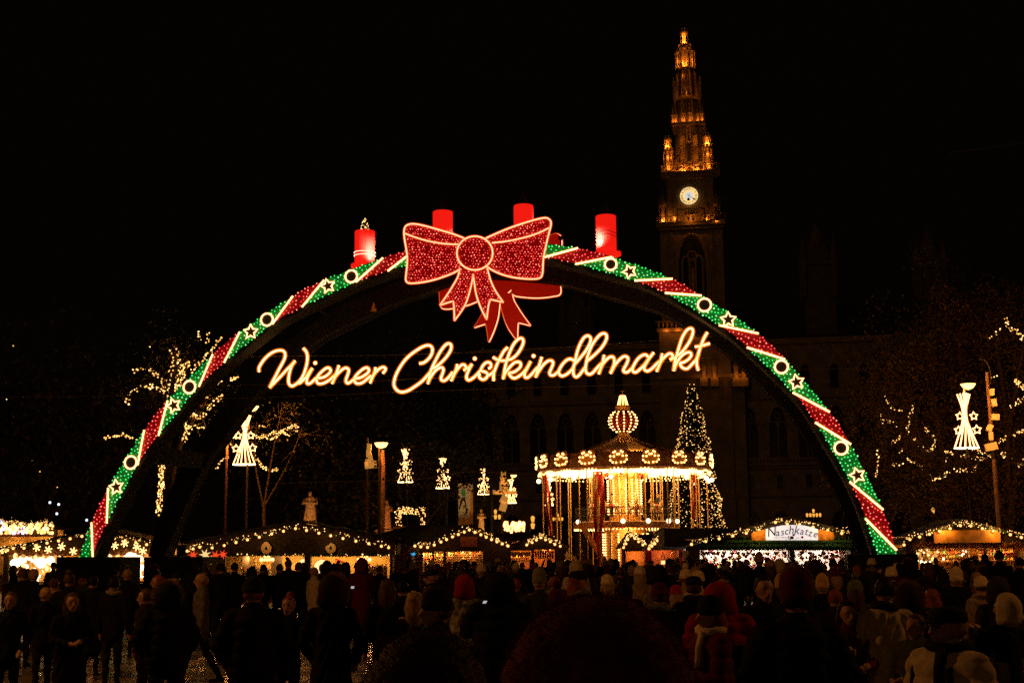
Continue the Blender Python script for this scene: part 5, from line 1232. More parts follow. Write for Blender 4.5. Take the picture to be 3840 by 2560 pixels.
for xc, lab, hat in ((1000,'pale board with rounded snowman outline on the left part of the big stall fascia',0),(1242,'pale round board with ragged top on the right part of the big stall fascia',1)):
    cc_ = (1001,2052) if not hat else (1242,2050); s = .272; pl = []
    for a in np.linspace(0, 2*math.pi, 28)[:-1]:
        r = 20 if not hat else 19.5; x = cc_[0]+r*math.cos(a)*.98; y = cc_[1]+4-r*math.sin(a)*(1.0)
        if not hat and 0.15 < math.sin(a): x, y = cc_[0]+(17+1.5*math.cos(4*a))*math.cos(a), cc_[1]-2-20*math.sin(a)
        if hat and 1.7 < a < 2.6: r = 12; x = cc_[0]+r*math.cos(a); y = cc_[1]-r*math.sin(a)
        pl.append((x,y))
    t = thing('fascia_board', W2(*cc_,-.2), lab, 'board'); part('board', MB().prism([W2(x,y,-.2) for x,y in pl], (0,.04,0)), matte('tan plywood', (.6,.38,.14), .6, .1, 5, .1), t)
    lamp('lamp', W2(cc_[0],cc_[1]-14,-.75), 7, (1,.55,.18), .06, t)  # unseen lamp added to light the board
    part('hat_mark', MB().prism([W2(cc_[0]+dx,cc_[1]+dy,-.23) for dx,dy in ((-5,3),(-4,3),(-4,-3),(4,-3),(4,3),(5,3),(5,8),(-5,8))], (0,.02,0)), black, t)
def moravian(x, y, r, m, lab, D=57.4):
    c = P(x,y,D); t = thing('paper_star', c, lab, 'paper star', 'paper stars at the left end of the big stall'); mb = MB()
    for k in range(7):
        a = k*2*math.pi/7+.4; d = Vector((math.cos(a),0,math.sin(a))); s_ = Vector((-math.sin(a),0,math.cos(a))); mb.add([c+d*r, c+s_*r*.22, c-s_*r*.22, c+Vector((0,-r*.4,0)), c+Vector((0,r*.3,0))], [(0,1,3),(0,3,2),(0,4,1),(0,2,4),(1,2,3)])
    part('rays', mb, m, t); part('hang_cord', MB().tube([c, c+Vector((0,.1,.5))], .006, 3), black, t)
rs_ = emis('red paper star', (1,.07,.02), .95); cs_2 = emis('cream paper star', (1,.62,.22), 1.1)
moravian(724,2080,.24,rs_,'red paper star hanging farthest left under the big stall eave'); moravian(769,2079,.28,cs_2,'cream paper star between two red ones'); moravian(808,2083,.26,rs_,'red paper star in the middle of the row'); moravian(836,2078,.22,rs_,'red paper star tilted at the right of the row'); moravian(790,2094,.16,cs_2,'small cream star hanging lower'); moravian(803,2108,.2,rs_,'lowest small red paper star')
def chandelier(x, y, lab):
    c = P(x,y,58.5); t = thing('chandelier', c, lab, 'chandelier'); part('chandelier_frame', MB().tube([c+Vector((0,0,.45)), c-Vector((0,0,.2))], .02, 5).tube([c+Vector((.28*math.cos(a),.28*math.sin(a),-.05)) for a in np.linspace(0,6.28,13)[:-1]], .012, 4, True), gold, t)
    cm_ = MB().lathe([(.022,0),(.03,.05),(.012,.13)],6).mesh('candle_bulb', bulb_m)
    for k in range(9): a = 2*math.pi*k/9; at(cm_, 'candle_bulb', t, c+Vector((.28*math.cos(a),.28*math.sin(a),.02)))
    for k in range(5): a = 2*math.pi*k/5; at(cm_, 'candle_bulb', t, c+Vector((.13*math.cos(a),.13*math.sin(a),.18)))
chandelier(1001,2104,'lit chandelier in the left half of the big ochre stall'); chandelier(1365,2104,'lit chandelier near the right end of the big ochre stall')
for x, y, r, lab in ((1208,2128,.36,'big round glowing white disc lamp in the right opening of the big stall'),(1140,2113,.22,'glowing disc lamp half hidden behind the middle post of the big stall')):
    c = P(x,y,58.55); t = thing('disc_lamp', c, lab, 'disc lamp'); o = part('disc', MB().lathe([(.01,0),(r,0),(r*.97,.08),(.01,.12)],28), emis('disc glow', (1,.66,.28), 1.5), t, local=True); o.rotation_euler = (R(90),0,0)
    part('disc_rim', MB().tube([(r*math.cos(a),-.06,r*math.sin(a)) for a in np.linspace(0,6.283,33)[:-1]], .018, 5, True), gold, t, local=True); part('hang_cord', MB().tube([(0,0,r),(0,0,r+.4)], .01, 4), black, t, local=True)
c = [P(x,y,58.6) for x,y in ((1256,2098),(1264,2093),(1296,2109),(1288,2122),(1262,2113))]; t = thing('pennant', c[0], 'red and yellow striped pennant tilted on the back wall', 'pennant'); part('cloth', MB().prism(c, (0,.03,0)), redc, t)
part('stripe', MB().prism([P(x,y,58.57) for x,y in ((1260,2100),(1293,2113),(1291,2118),(1261,2107))], (0,.01,0)), cream, t)
tf = fir(954, 57.0, 2088, .33, 'small decorated fir with fairy lights at the stall front', 60, 1500, name='small_fir', cat='fir tree')
part('middle_post', MB().box((W2(1157,2150).x,57.8,1.1),(.26,.3,2.4)), wood, t2)
fringe(t2, W2, 1150, 1164, 2130, 1.3, garl, n=500, name='post_garland', off=-.3)
# S3 dark roofed stall
b3 = [(1558,2046),(1580,2049),(1605,2051),(1630,2042),(1655,2031),(1676,2022),(1698,2012),(1720,2003),(1742,1994),(1761,1986),(1782,1995),(1804,2004),(1824,2013),(1844,2022),(1864,2030),(1884,2038),(1905,2046)]
t3, W3, ez3 = stall('gabled stall with dim red sign and amber shelves left of centre', 60, (1767,1972), (1570,2052), (1925,2050), 2066, [(1537+36,1620,2072),(1628,1662,2068),(1673,1812,2068)], b3, inner=matte('amber wall', (.6,.28,.06), .7, .3, 5, .2), power=1.25, bulb_r=.055)
part('side_roof', MB().prism([P(1340,2050,61),P(1385,2008,61),P(1545,1968,61),P(1765,1967,61),P(1765,2068,61),P(1345,2068,61)], (0,2.4,0)), roofm, t3)
part('side_wall_panel', MB().box((P(1512,2100,60.5).x,60.5,1.15),(.66,.1,2.3)), matte('red brown wall',(.09,.03,.018),.7,.3,3,.3), t3)
part('opening_back', MB().box((P(1555,2100,61.6).x,61.6,1.3),(.6,.1,2.1)), matte('amber wall',(0,0,0)), t3); hanging(t3, W3, 60, 1538, 1618, 2074, 2110, 40, GC, (.03,.08), .6)
hanging(t3, W3, 60, 1540, 1556, 2075, 2080, 5, [emis('blue screen',(.05,.5,1),.8)], (.03,.05), .1, 'blue_ornament')
shelves(t3, W3, 60, 1675, 1810, (2078,2086,2094,2102,2110,2118), 1.2, dens=10); shelves(t3, W3, 60, 1630, 1660, (2085,2100,2115), 1.0, dens=10); shelves(t3, W3, 60, 1574, 1619, (2080,2090,2100,2110), 1.0, dens=11)
c0, c1 = W3(1727,2012,-.1), W3(1790,2048,-.1); part('stall_sign', MB().box(((c0.x+c1.x)/2,59.9,(c0.z+c1.z)/2),(c1.x-c0.x,.05,c0.z-c1.z)), matte('dim red sign', (.30,.08,.03), .6, .3, 8, .2), t3)
# S4
b4 = [(1975,2042),(1995,2033),(2011,2024),(2027,2015),(2045,2023),(2063,2030),(2080,2040),(2100,2047)]
t4, W4, ez4 = stall('small stall hung with sausages or candles left of the carousel', 64, (2028,2000), (1880,2052), (2125,2050), 2060, [(1884,1992,2064),(2003,2080,2062)], b4, power=.9, bulb_r=.055, inner=matte('red amber wall', (.5,.16,.04), .7, .3, 5, .2))
part('main_roof_board', MB().prism([P(1850,2062,66),P(1862,2000,66),P(2010,1995,66),P(2028,2062,66)], (0,2,0)), roofm, t4)
mb = MB()
for i in range(34): p = W4(1886+i*3.1, 2068+RNG.uniform(-1,1), .3); mb.cur = i % 2; mb.tube([p, p-Vector((0,0,RNG.uniform(.16,.3)))], .022, 5)
part('hanging_candle', mb, [GC[4], GC[2]], t4, kind='stuff'); shelves(t4, W4, 64, 2005, 2078, (2068,2076,2084,2092), .5, dens=9); shelves(t4, W4, 64, 1886, 1990, (2090,2099,2108), 1.0, dens=9)
# S5 twin small gables
b5a = [(2336,2052),(2345,2038),(2352,2022),(2366,2006),(2378,2018),(2392,2030),(2408,2042),(2424,2054)]
t5, W5, e5 = stall('small gabled hut covered in fairy lights, left of the twin huts before the carousel', 61, (2366,2001), (2330,2050), (2440,2056), 2066, [(2345,2430,2068)], b5a, power=.6, bulb_r=.05, fairy=150, depth=2.2, inner=matte('red amber wall',(0,0,0)))
b5b = [(2431,2056),(2441,2046),(2452,2037),(2463,2026),(2477,2014),(2490,2004),(2502,2012),(2513,2021),(2525,2033),(2536,2043),(2552,2052)]
t6, W6, e6 = stall('gabled hut outlined by a chain of round bulbs, right of the twin huts', 60, (2492,1985), (2424,2056), (2562,2054), 2062, [(2436,2548,2064)], b5b, power=.8, bulb_r=.06, fairy=160, depth=2.2, inner=matte('dark red wall', (.25,.05,.02), .7, .3, 5, .2))
part('roof_joining', MB().prism([P(2380,2004,62),P(2452,2000,62),P(2440,2064,62),P(2430,2064,62)], (0,1.5,0)), roofm, t6)
for x, y, lab in ((2431,2065,'red cloth strip at the left side of the right hut'),(2556,2064,'red cloth strip at the right side of the right hut')):
    c = P(x,y,59.7); o = part('cloth_banner', MB().box(c-Vector((0,0,.35)), (.28,.05,.85)), matte('bright red felt', (.6,.03,.02), .7,.2,4,.1), None); tag(o, lab, 'banner')
for x, y, lab in ((2486,2092,'lit wooden candle pyramid left in the right hut'),(2521,2090,'lit wooden candle pyramid at the middle of the right hut'),(2573,2085,'small lit candle pyramid beside the sweet stall')):
    c = P(x,y,59.6); t = thing('candle_pyramid', (c.x,c.y,c.z-.3), lab, 'candle pyramid', 'wooden candle pyramids'); part('frame', MB().bar((-.16,0,-.1),(0,0,.62),.02).bar((.16,0,-.1),(0,0,.62),.02).bar((-.16,0,-.1),(.16,0,-.1),.02), gold, t, local=True)
    part('tier', MB().lathe([(.16,.0),(.16,.03)],12).lathe([(.08,.25),(.08,.27)],10).lathe([(.13,-.35),(.18,-.3),(.18,-.12)],10), woodl, t, local=True); part('lit_window', MB().lathe([(.09,.04),(.09,.2)],8,cap=False), emis('pyramid glow',(1,.6,.2),1.6), t, local=True)
# S6 sweet stall
b6 = [(2589,2040),(2642,2029),(2692,2019),(2743,2008),(2793,1998),(2841,1987),(2902,1958),(2946,1964),(2992,1966),(3042,1976),(3097,1988),(3149,1999),(3180,1995)]
t7, W7, e7 = stall('bright sweet stall with a white name board, thick fir garlands and hanging gingerbread hearts', 55, (2965,1944), (2572,2050), (3205,2008), 2058, [(2624,2955,2062),(2978,3206,2062)], b6, light='W', power=2.6, inner=matte('pinkish white wall', (.85,.70,.62), .6, .1, 4, .1), fairy=140)
part('long_roof', MB().prism([P(2490,2058,56.5),P(2492,1979,56.5),P(2760,1979,56.5),P(2900,1960,56.5),P(2900,2058,56.5)], (0,2.4,0)), roofm, t7)
fringe(t7, W7, 2625, 3200, 2030, .34, garl, n=6500, off=-.3, r=.016, name='fir_garland'); fringe(t7, W7, 2620, 3206, 2049, .30, garl, n=6500, off=-.4, r=.016, name='fir_garland')
part('garland_core', MB().tube([W7(2620,2047,-.36), W7(3206,2047,-.36)], .11, 8).tube([W7(2720,2031,-.28), W7(3200,2031,-.28)], .11, 8), garl, t7)
part('center_post', MB().box((W7(2966,2100).x,54.75,1.1),(.19,.2,2.25)), wood, t7); fringe(t7, W7, 2960, 2972, 2095, 1.0, garl, n=300, name='post_garland', off=-.4)
sg = thing('name_board', W7(2965,2000,-.4), 'white arched board reading Naschkatze with a cat and a red bauble, ends painted orange', 'sign')
def zn(p): return (2780+p[0]*.17007, 1920+p[1]*.17007)
wb = [zn(p) for p in ((500,375),(640,335),(860,290),(1100,280),(1330,290),(1500,330),(1640,375),(1640,615),(500,615))]
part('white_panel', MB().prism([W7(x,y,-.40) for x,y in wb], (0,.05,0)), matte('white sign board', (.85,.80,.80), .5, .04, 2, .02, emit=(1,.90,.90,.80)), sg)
for pl in ([(190,460),(350,400),(495,375),(495,622),(190,622)],[(1645,378),(1800,400),(1980,440),(1995,610),(1645,618)]):
    part('orange_panel', MB().prism([W7(*zn(p),-.40) for p in pl], (0,.05,0)), matte('orange painted end', (.7,.26,.03), .6, .45, 9, .2), sg)
ink = matte('sign ink', (.012,.010,.01), .6, .1, 3, .02)
cw = .17007*55/5000
for ch, x, y, s, an in (('N',610,440,290,8),('a',745,455,225,8),('s',850,440,225,6),('c',940,425,225,4),('h',1045,400,265,2),('k',1165,400,265,-2),('a',1280,425,225,-5),('t',1380,430,235,-8),('z',1465,460,225,-9),('e',1580,480,225,-12)):
    o = text('letter', ch, s*cw*.98, ink, sg, .006, .22); c = W7(*zn((x,y)),-.43); o.location = c-Vector(sg.location); o.rotation_euler = (Matrix.Rotation(R(-an),3,'Y') @ Matrix.Rotation(R(90),3,'X')).to_euler(); o.scale = (.92,1,1)
o = text('caption', 'eigene Erzeugung', 42*cw, matte('grey print', (.35,.3,.3)), sg, .003, .2); o.location = W7(*zn((810,552)),-.43)-Vector(sg.location); o.rotation_euler = (R(90),0,0)
cat = MB(); cat.tube([W7(*zn(p),-.43) for p in ((1010,520),(985,545),(990,580),(1040,600))], .018, 5); cat.ball(W7(*zn((1065,560)),-.43), .085, 2, (1,.3,.75)); cat.ball(W7(*zn((1105,505)),-.43), .05, 2, (1,.3,.8)); cat.add([W7(*zn(p),-.44) for p in ((1075,490),(1085,455),(1100,480))],[(0,1,2)]); cat.add([W7(*zn(p),-.44) for p in ((1110,480),(1135,460),(1140,500))],[(0,1,2)])
part('cat_figure', cat, matte('cat brown',(.10,.05,.03),.7), sg); part('squiggle', MB().tube(cr([W7(*zn(p),-.43) for p in ((1165,560),(1180,578),(1205,560),(1225,572))],3), .01, 4), ink, sg)
part('bauble_print', MB().ball(W7(*zn((1295,550)),-.42), .052, 2, (1,.3,1)), matte('bauble red', (.6,.01,.02), .4, .1, 3, .02), sg)
for xx in (330, 1850): lamp('lamp', W7(*zn((xx,330)),-.9), 22, (1,.55,.15), .08, sg)
hm_d = matte('gingerbread brown', (.26,.11,.06), .6, .2, 9, .2); hm_l = matte('icing white', (.85,.75,.75), .5, .05, 3, .05); hm_r = matte('heart red', (.65,.04,.05), .5, .1, 3, .1)
def heart_mesh(m, nm):
    pts = [(.075*16*math.sin(t)**3/16, 0, .075*(13*math.cos(t)-5*math.cos(2*t)-2*math.cos(3*t)-math.cos(4*t))/16) for t in np.linspace(0,6.283,19)[:-1]]
    b = MB(); b.prism(pts, (0,.02,0)); b.cur = 1; b.tube([(x*.9,-.004,z*.9) for x,y,z in pts], .006, 4, True).tube([(-.04,-.004,.01),(0,-.004,.025),(.04,-.004,.01)], .007, 4); b.tube([(0,.01,.06),(0,.01,.17)], .004, 3); return b.mesh(nm, [m, hm_l if m is not hm_l else hm_r])
HM3 = [heart_mesh(m, 'gingerbread_heart') for m in (hm_d, hm_l, hm_r)]
ORD = ['first','second','third','fourth','fifth','sixth','seventh','eighth','ninth','tenth','eleventh','twelfth','thirteenth']
HX = [(2640,2074,0),(2652,2073,0),(2673,2073,0),(2693,2073,0),(2713,2072,0),(2743,2074,0),(2765,2073,1),(2785,2076,1),(2805,2074,1),(2822,2078,0),(2845,2074,0),(2876,2076,1),(2907,2073,0),(2939,2072,0),(3003,2072,0),(3034,2073,0),(3086,2074,1),(3117,2078,2),(3159,2071,0),(3005,2094,0),(3158,2094,0),(2708,2085,1),(2735,2089,1),(2766,2095,0),(3052,2086,1),(3091,2089,1),(3051,2100,1),(3134,2084,1),(3110,2096,1),(2795,2084,1),(3075,2082,1)]
for i, (x, y, k) in enumerate(HX):
    o = bpy.data.objects.new('gingerbread_heart', HM3[k]); COL.objects.link(o); o.location = W7(x,y,-.15); o.scale = (1.25,)*3 if y < 2090 else (1.15,)*3
    row = sorted(q[0] for q in HX if (q[1] < 2081) == (y < 2081) and (q[0] < 2960) == (x < 2960) and q[2] == k); nth = row.index(x)
    tag(o, ORD[nth]+' '+('dark brown','white iced','red')[k]+' gingerbread heart from the left, '+('upper' if y < 2081 else 'lower')+' row, '+('left' if x < 2960 else 'right')+' opening of sweet stall', 'gingerbread heart', 'gingerbread hearts of the sweet stall')
hanging(t7, W7, 55, 2630, 3200, 2066, 2125, 230, [hm_l, GC[2], hm_r, GC[4], hm_l, matte('pink wrap',(.8,.45,.45),.5)], (.03,.085), .25, 'bagged_sweets')
shelves(t7, W7, 55, 2630, 2950, (2112,2128), 1.4, dens=8)
# S7 right orange stall
b7 = [(3381,2042),(3403,2021.6),(3439,2012),(3476,2002),(3513,1991),(3553,1981),(3591,1970),(3630,1971),(3673,1981),(3713,1990),(3777,2004),(3818,2014),(3860,2025)]
t8, W8, e8 = stall('stall with amber glowing interior and broad orange name board at the right edge', 55, (3608,1952), (3385,2040), (3880,2030), 2050, [(3435,3690,2056),(3700,3875,2056)], b7, inner=matte('amber plank wall', (.62,.30,.06), .7, .35, 5, .2), power=1.7, fairy=150)
c0, c1 = W8(3493,1988,-.25), W8(3744,2033,-.25); part('name_board', MB().box(((c0.x+c1.x)/2,54.75,(c0.z+c1.z)/2),(c1.x-c0.x,.06,c0.z-c1.z)), matte('orange name board', (.5,.2,.04), .6, .5, 2.5, .3), t8)
for x in (3525, 3715): lamp('lamp', W8(x,1984,-.6), 30, (1,.5,.1), .05, t8)
fringe(t8, W8, 3420, 3840, 2050, .34, matte('amber tinsel',(0,0,0)), n=2600, name='tinsel_fringe')
shelves(t8, W8, 55, 3440, 3540, (2072,2085,2098,2112), 1.1, dens=9); shelves(t8, W8, 55, 3560, 3680, (2075,2090,2105), 1.3, dens=8); shelves(t8, W8, 55, 3705, 3840, (2070,2082,2100), 1.2, dens=7)
hanging(t8, W8, 55, 3440, 3540, 2058, 2100, 50, [lant[0], GC[2], GC[4], lant[3]], (.03,.09), .3, 'hanging_bag'); hanging(t8, W8, 55, 3618, 3624, 2060, 2085, 6, [lant[1]], (.03,.04), -.1, 'lamp_chain'); hanging(t8, W8, 55, 3440, 3680, 2095, 2115, 14, [lant[1]], (.03,.06), .3, 'counter_light')
for x in (3766, 3808): part('red_shelf_front', MB().box(W8(x,2078,.5), (.42,.04,.09)), matte('bright red felt',(0,0,0)), t8)
# candy stripes / lamp floods on S6 posts etc. : bollards
bmm = MB().lathe([(.09,0),(.09,.9),(.085,.925),(.0,.93)],20,cap=False).mesh('body', matte('brushed steel', (.45,.40,.33), .28, .1, 20, .05, metal=.9))
for x, yb, lab in ((392,2477,'steel bollard standing clear beside the woman with long hair at left'),(128,2440,'steel bollard behind the person at the left edge')):
    d = ray(x, yb); p = CAM + d*(-2.0/d.z); t = thing('bollard', (p.x,p.y,0), lab, 'bollard'); o = at(bmm, 'body', t, (0,0,0), local=True)
    for pl_ in o.data.polygons: pl_.use_smooth = True
    part('base_plate', MB().lathe([(.14,.03),(.14,.045),(.0,.046)],16,cap=False), steel, t, local=True)
# ------------------------------------------------------------------ people
DG = bpy.context.evaluated_depsgraph_get
def capsule(mb, a, ra, b, rb, n=12, flat=1.0, flx=1.0):
    a, b = Vector(a), Vector(b); d = b-a; L = d.length; q = d.to_track_quat('Z','Y').to_matrix() if L > 1e-6 else Matrix.Identity(3)
    prof = [(ra*math.cos(t), ra*math.sin(t)) for t in np.linspace(-1.45,0,5)] + [(rb*math.cos(t), L+rb*math.sin(t)) for t in np.linspace(0,1.45,5)]
    vs = []; c = (a+b)/2
    for r, z in prof:
        for j in range(n):
            t = 2*math.pi*j/n; v = a + q @ Vector((r*math.cos(t), r*math.sin(t), z)); vs.append((c.x+(v.x-c.x)*flx, c.y+(v.y-c.y)*flat, v.z))
    k = len(prof); mb.add(vs, [(i*n+j, i*n+(j+1)%n, (i+1)*n+(j+1)%n, (i+1)*n+j) for i in range(k-1) for j in range(n)] + [tuple(range(n-1,-1,-1)), tuple(range((k-1)*n, k*n))])
def melt(name, caps, voxel, smooth_it=4):
    """union of tapered limbs -> one continuous skin; caps: (a, ra, b, rb, mat, flat, flx)"""
    mb = MB()
    for c in caps: capsule(mb, c[0], c[1], c[2], c[3], 12, c[5] if len(c) > 5 else 1, c[6] if len(c) > 6 else 1)
    me = mb.mesh(name, black); o = bpy.data.objects.new(name, me); COL.objects.link(o)
    m = o.modifiers.new('r','REMESH'); m.mode = 'VOXEL'; m.voxel_size = voxel
    s = o.modifiers.new('s','SMOOTH'); s.factor = .6; s.iterations = smooth_it
    out = bpy.data.meshes.new_from_object(o.evaluated_get(DG())); bpy.data.objects.remove(o); bpy.data.meshes.remove(me)
    nv = len(out.polygons); cen = np.empty(nv*3); out.polygons.foreach_get('center', cen); cen = cen.reshape(-1,3)
    best = np.full(nv, 1e9); mi = np.zeros(nv, int)
    for c in caps:
        a = np.array(c[0], float); b = np.array(c[2], float); fl = c[5] if len(c) > 5 else 1; fx = c[6] if len(c) > 6 else 1
        mid = (a+b)/2; p = cen.copy(); p[:,1] = mid[1]+(p[:,1]-mid[1])/fl; p[:,0] = mid[0]+(p[:,0]-mid[0])/fx
        ab = b-a; L2 = max(ab @ ab, 1e-9); t = np.clip(((p-a) @ ab)/L2, 0, 1); d = np.linalg.norm(p-(a+t[:,None]*ab), axis=1)-(c[1]+(c[3]-c[1])*t)
        u = d < best; best[u] = d[u]; mi[u] = c[4]
    out.polygons.foreach_set('use_smooth', [True]*nv); out.polygons.foreach_set('material_index', mi.astype(np.int32)); return out, cen, mi
skin = matte('skin', (.36,.19,.12), .55, .1, 4, .05); facep = matte('eyes and lips', (.06,.02,.015), .4, .1, 3, .02)
MCOAT, MTR, MSK, MSH, MFP = 0, 1, 2, 3, 4
def person_mesh(name, coat='jacket', arms='down', legs='stand', voxel=.02, lean=0.0, face=True, hunch=0.0):
    c = []
    st = {'stand':((.10,.02),(-.10,-.02)), 'walk':((.09,-.30),(-.09,.30)), 'apart':((.17,.03),(-.16,0))}[legs]
    for s, (x, y) in zip((1,-1), st):
        hip = (s*.09,0,.92); kn = (x*1.02, y*.55-.04*(legs=='walk'), .50); an = (x, y+(.05 if legs=='walk' and y>0 else 0), .09); 
        c += [(hip,.095,kn,.066,MTR), (kn,.064,an,.046,MTR), ((x,an[1]+.03,.05),.045,(x*1.15,an[1]-.15,.04),.038,MSH,1,1)]
    l = lean
    if coat == 'long': c += [((0,0,.58),.235,(0,0,.95),.205,MCOAT,.72), ((0,0,.95),.20,(0,l*.5,1.36),.19,MCOAT,.72)]
    elif coat == 'puffy': c += [((0,0,.90),.225,(0,l*.3,1.05),.235,MCOAT,.8), ((0,l*.3,1.05),.23,(0,l*.8,1.34),.215,MCOAT,.8)]
    else: c += [((0,0,.86),.19,(0,l*.3,1.02),.178,MCOAT,.72), ((0,l*.3,1.02),.175,(0,l*.8,1.34),.185,MCOAT,.70)]
    k = 1.25 if coat == 'puffy' else 1.1
    sh = [(s*.185, l, 1.42) for s in (1,-1)]; c += [(sh[0],.075*k,sh[1],.075*k,MCOAT)]
    A = {'down':[((.255,0+l,1.14),(.27,-.05+l,.90)),((-.255,l,1.14),(-.27,-.05+l,.90))],
         'phone':[((.27,-.12+l,1.20),(.10,-.34+l,1.42)),((-.27,-.12+l,1.20),(-.10,-.34+l,1.42))],
         'raise':[((.30,-.18+l,1.36),(.14,-.30+l,1.68)),((-.255,l,1.14),(-.22,-.16+l,.98))],
         'hold':[((.27,-.06+l,1.16),(.09,-.27+l,1.14)),((-.27,-.06+l,1.16),(-.09,-.27+l,1.12))],
         'pocket':[((.30,.02+l,1.15),(.22,-.13+l,.96)),((-.30,.02+l,1.15),(-.22,-.13+l,.96))]}[arms]
    for s, (sx, (el, wr)) in zip((1,-1), zip(sh, A)):
        c += [(sx,.072*k,el,.056*k,MCOAT), (el,.055*k,wr,.042*k,MCOAT)]
        e = Vector(el); w = Vector(wr); d = (w-e).normalized(); side = d.cross(Vector((0,0,1))); side = side.normalized() if side.length > .1 else Vector((1,0,0)); side *= -s
        pm = w+d*.07; c += [(tuple(w+d*.02),.030,tuple(pm),.034,MSK)]
        for fi_, (o_, L) in enumerate(((-.027,.062),(-.009,.074),(.010,.069),(.027,.055))):
            f0 = pm+side.cross(d).normalized()*0+side*o_+d*.015; f1 = f0+d*L*.6; f2 = f1+(d*.5+side.cross(d)*s*.7).normalized()*L*.45; c += [(tuple(f0),.0105,tuple(f1),.010,MSK),(tuple(f1),.010,tuple(f2),.009,MSK)]
        th0 = w+d*.035-side*.025; c += [(tuple(th0),.013,tuple(th0-side*.028+d*.035),.011,MSK),(tuple(th0-side*.028+d*.035),.011,tuple(th0-side*.03+d*.06),.009,MSK)]
    hy = l*1.25-hunch
    c += [((0,l+.01,1.43),.075,(0,hy+.0,1.55),.056,MSK), ((0,l+.012,1.43),.10,(0,hy*.6+l*.4+.015,1.515),.088,MCOAT)]
    c += [((0,hy+.015,1.655),.098,(0,hy-.005,1.675),.098,MSK,1.05,.86), ((0,hy-.03,1.60),.066,(0,hy-.045,1.575),.045,MSK,1,.95)]
    if face: c += [((0,hy-.095,1.665),.014,(0,hy-.122,1.628),.019,MSK),((.086,hy+.01,1.66),.018,(.088,hy+.015,1.635),.015,MSK,1.3,.6),((-.086,hy+.01,1.66),.018,(-.088,hy+.015,1.635),.015,MSK,1.3,.6),((.045,hy-.085,1.685),.016,(-.045,hy-.085,1.685),.016,MSK),((.02,hy-.092,1.594),.013,(-.02,hy-.092,1.594),.013,MSK)]
    me, cen, mi = melt(name, c, voxel)
    if face:
        for ex in (.034,-.034):
            d = (cen[:,0]-ex)**2/.016**2+(cen[:,2]-1.662)**2/.009**2; u = (d < 1) & (cen[:,1] < hy-.03); mi[u] = MFP
        d = cen[:,0]**2/.026**2+(cen[:,2]-1.590)**2/.007**2; u = (d < 1) & (cen[:,1] < hy-.03); mi[u] = MFP
        for ex in (.036,-.036):
            d = (cen[:,0]-ex)**2/.024**2+(cen[:,2]-1.688)**2/.005**2; u = (d < 1) & (cen[:,1] < hy-.03); mi[u] = MFP
        me.polygons.foreach_set('material_index', mi.astype(np.int32))
    nv = len(me.vertices); co = np.empty(nv*3); me.vertices.foreach_get('co', co); co = co.reshape(-1,3); no = np.empty(nv*3); me.vertices.foreach_get('normal', no); no = no.reshape(-1,3)
    cl = np.zeros(nv); ok_ = np.zeros(nv)
    for p_ in me.polygons:
        for v_ in p_.vertices: ok_[v_] = 1 if p_.material_index <= 1 else 0
    x_, y_, z_ = co.T
    if coat == 'puffy': f_ = .016*np.abs(np.sin(z_*26))-.006 + .004*np.sin(x_*40+z_*9)
    else: f_ = .007*np.sin(z_*31+7*np.sin(x_*14)+4*y_)+.006*np.sin(x_*37+3*np.sin(z_*11))*np.cos(y_*29)
    co += no*(f_*ok_*(z_ < 1.46))[:,None]; me.vertices.foreach_set('co', co.ravel()); me.update()
    me.materials.clear()
    for m in (black, black, skin, black, facep): me.materials.append(m)
    me.polygons.foreach_set('material_index', mi.astype(np.int32)); me.update(); me['hy'] = hy; return me
def C(n, col, r=.8, v=.25, b=.3): return matte(n, col, r, v, 14, b, spec=.06)
COATS = {'black':C('black coat',(.008,.007,.007)),'dark brown':C('dark brown coat',(.022,.012,.008)),'dark red':C('dark red coat',(.09,.008,.008)),'navy':C('navy coat',(.012,.014,.025)),'dark grey':C('dark grey coat',(.03,.026,.022)),
         'grey':C('grey jacket',(.10,.085,.065)),'beige':C('beige coat',(.26,.18,.09)),'cream':C('cream coat',(.46,.36,.22)),'olive':C('olive coat',(.05,.05,.025)),'bright red':C('bright red coat',(.24,.010,.010)),'plaid':C('plaid wool',(.22,.19,.13),.9,.9,.4)}
TRS = C('dark trousers',(.015,.014,.016)); TRB = C('blue jeans',(.04,.045,.06)); SHO = C('dark shoes',(.015,.012,.01))
HAIR = {'black':C('black hair',(.012,.009,.007),.5,.4,.6),'brown':C('brown hair',(.07,.035,.015),.5,.4,.6),'fair':C('fair hair',(.30,.18,.08),.5,.35,.6),'reddish':C('reddish hair',(.20,.05,.02),.5,.4,.6),'grey':C('grey hair',(.25,.2,.16),.5,.3,.6)}
HATC = {'black':C('black knit',(.015,.014,.014),.9,.3,.8),'cream':C('cream knit',(.60,.46,.28),.9,.2,.9),'red':C('red knit',(.30,.014,.014),.9,.3,.8),'grey':C('grey knit',(.16,.14,.11),.9,.3,.9),'yellow':C('yellow knit',(.50,.30,.08),.9,.3,.9),'tan':C('tan knit',(.30,.18,.09),.9,.3,.9),'dark red':C('dark red knit',(.07,.008,.008),.9,.3,.8),'green':C('grey green knit',(.10,.11,.07),.9,.3,.9)}
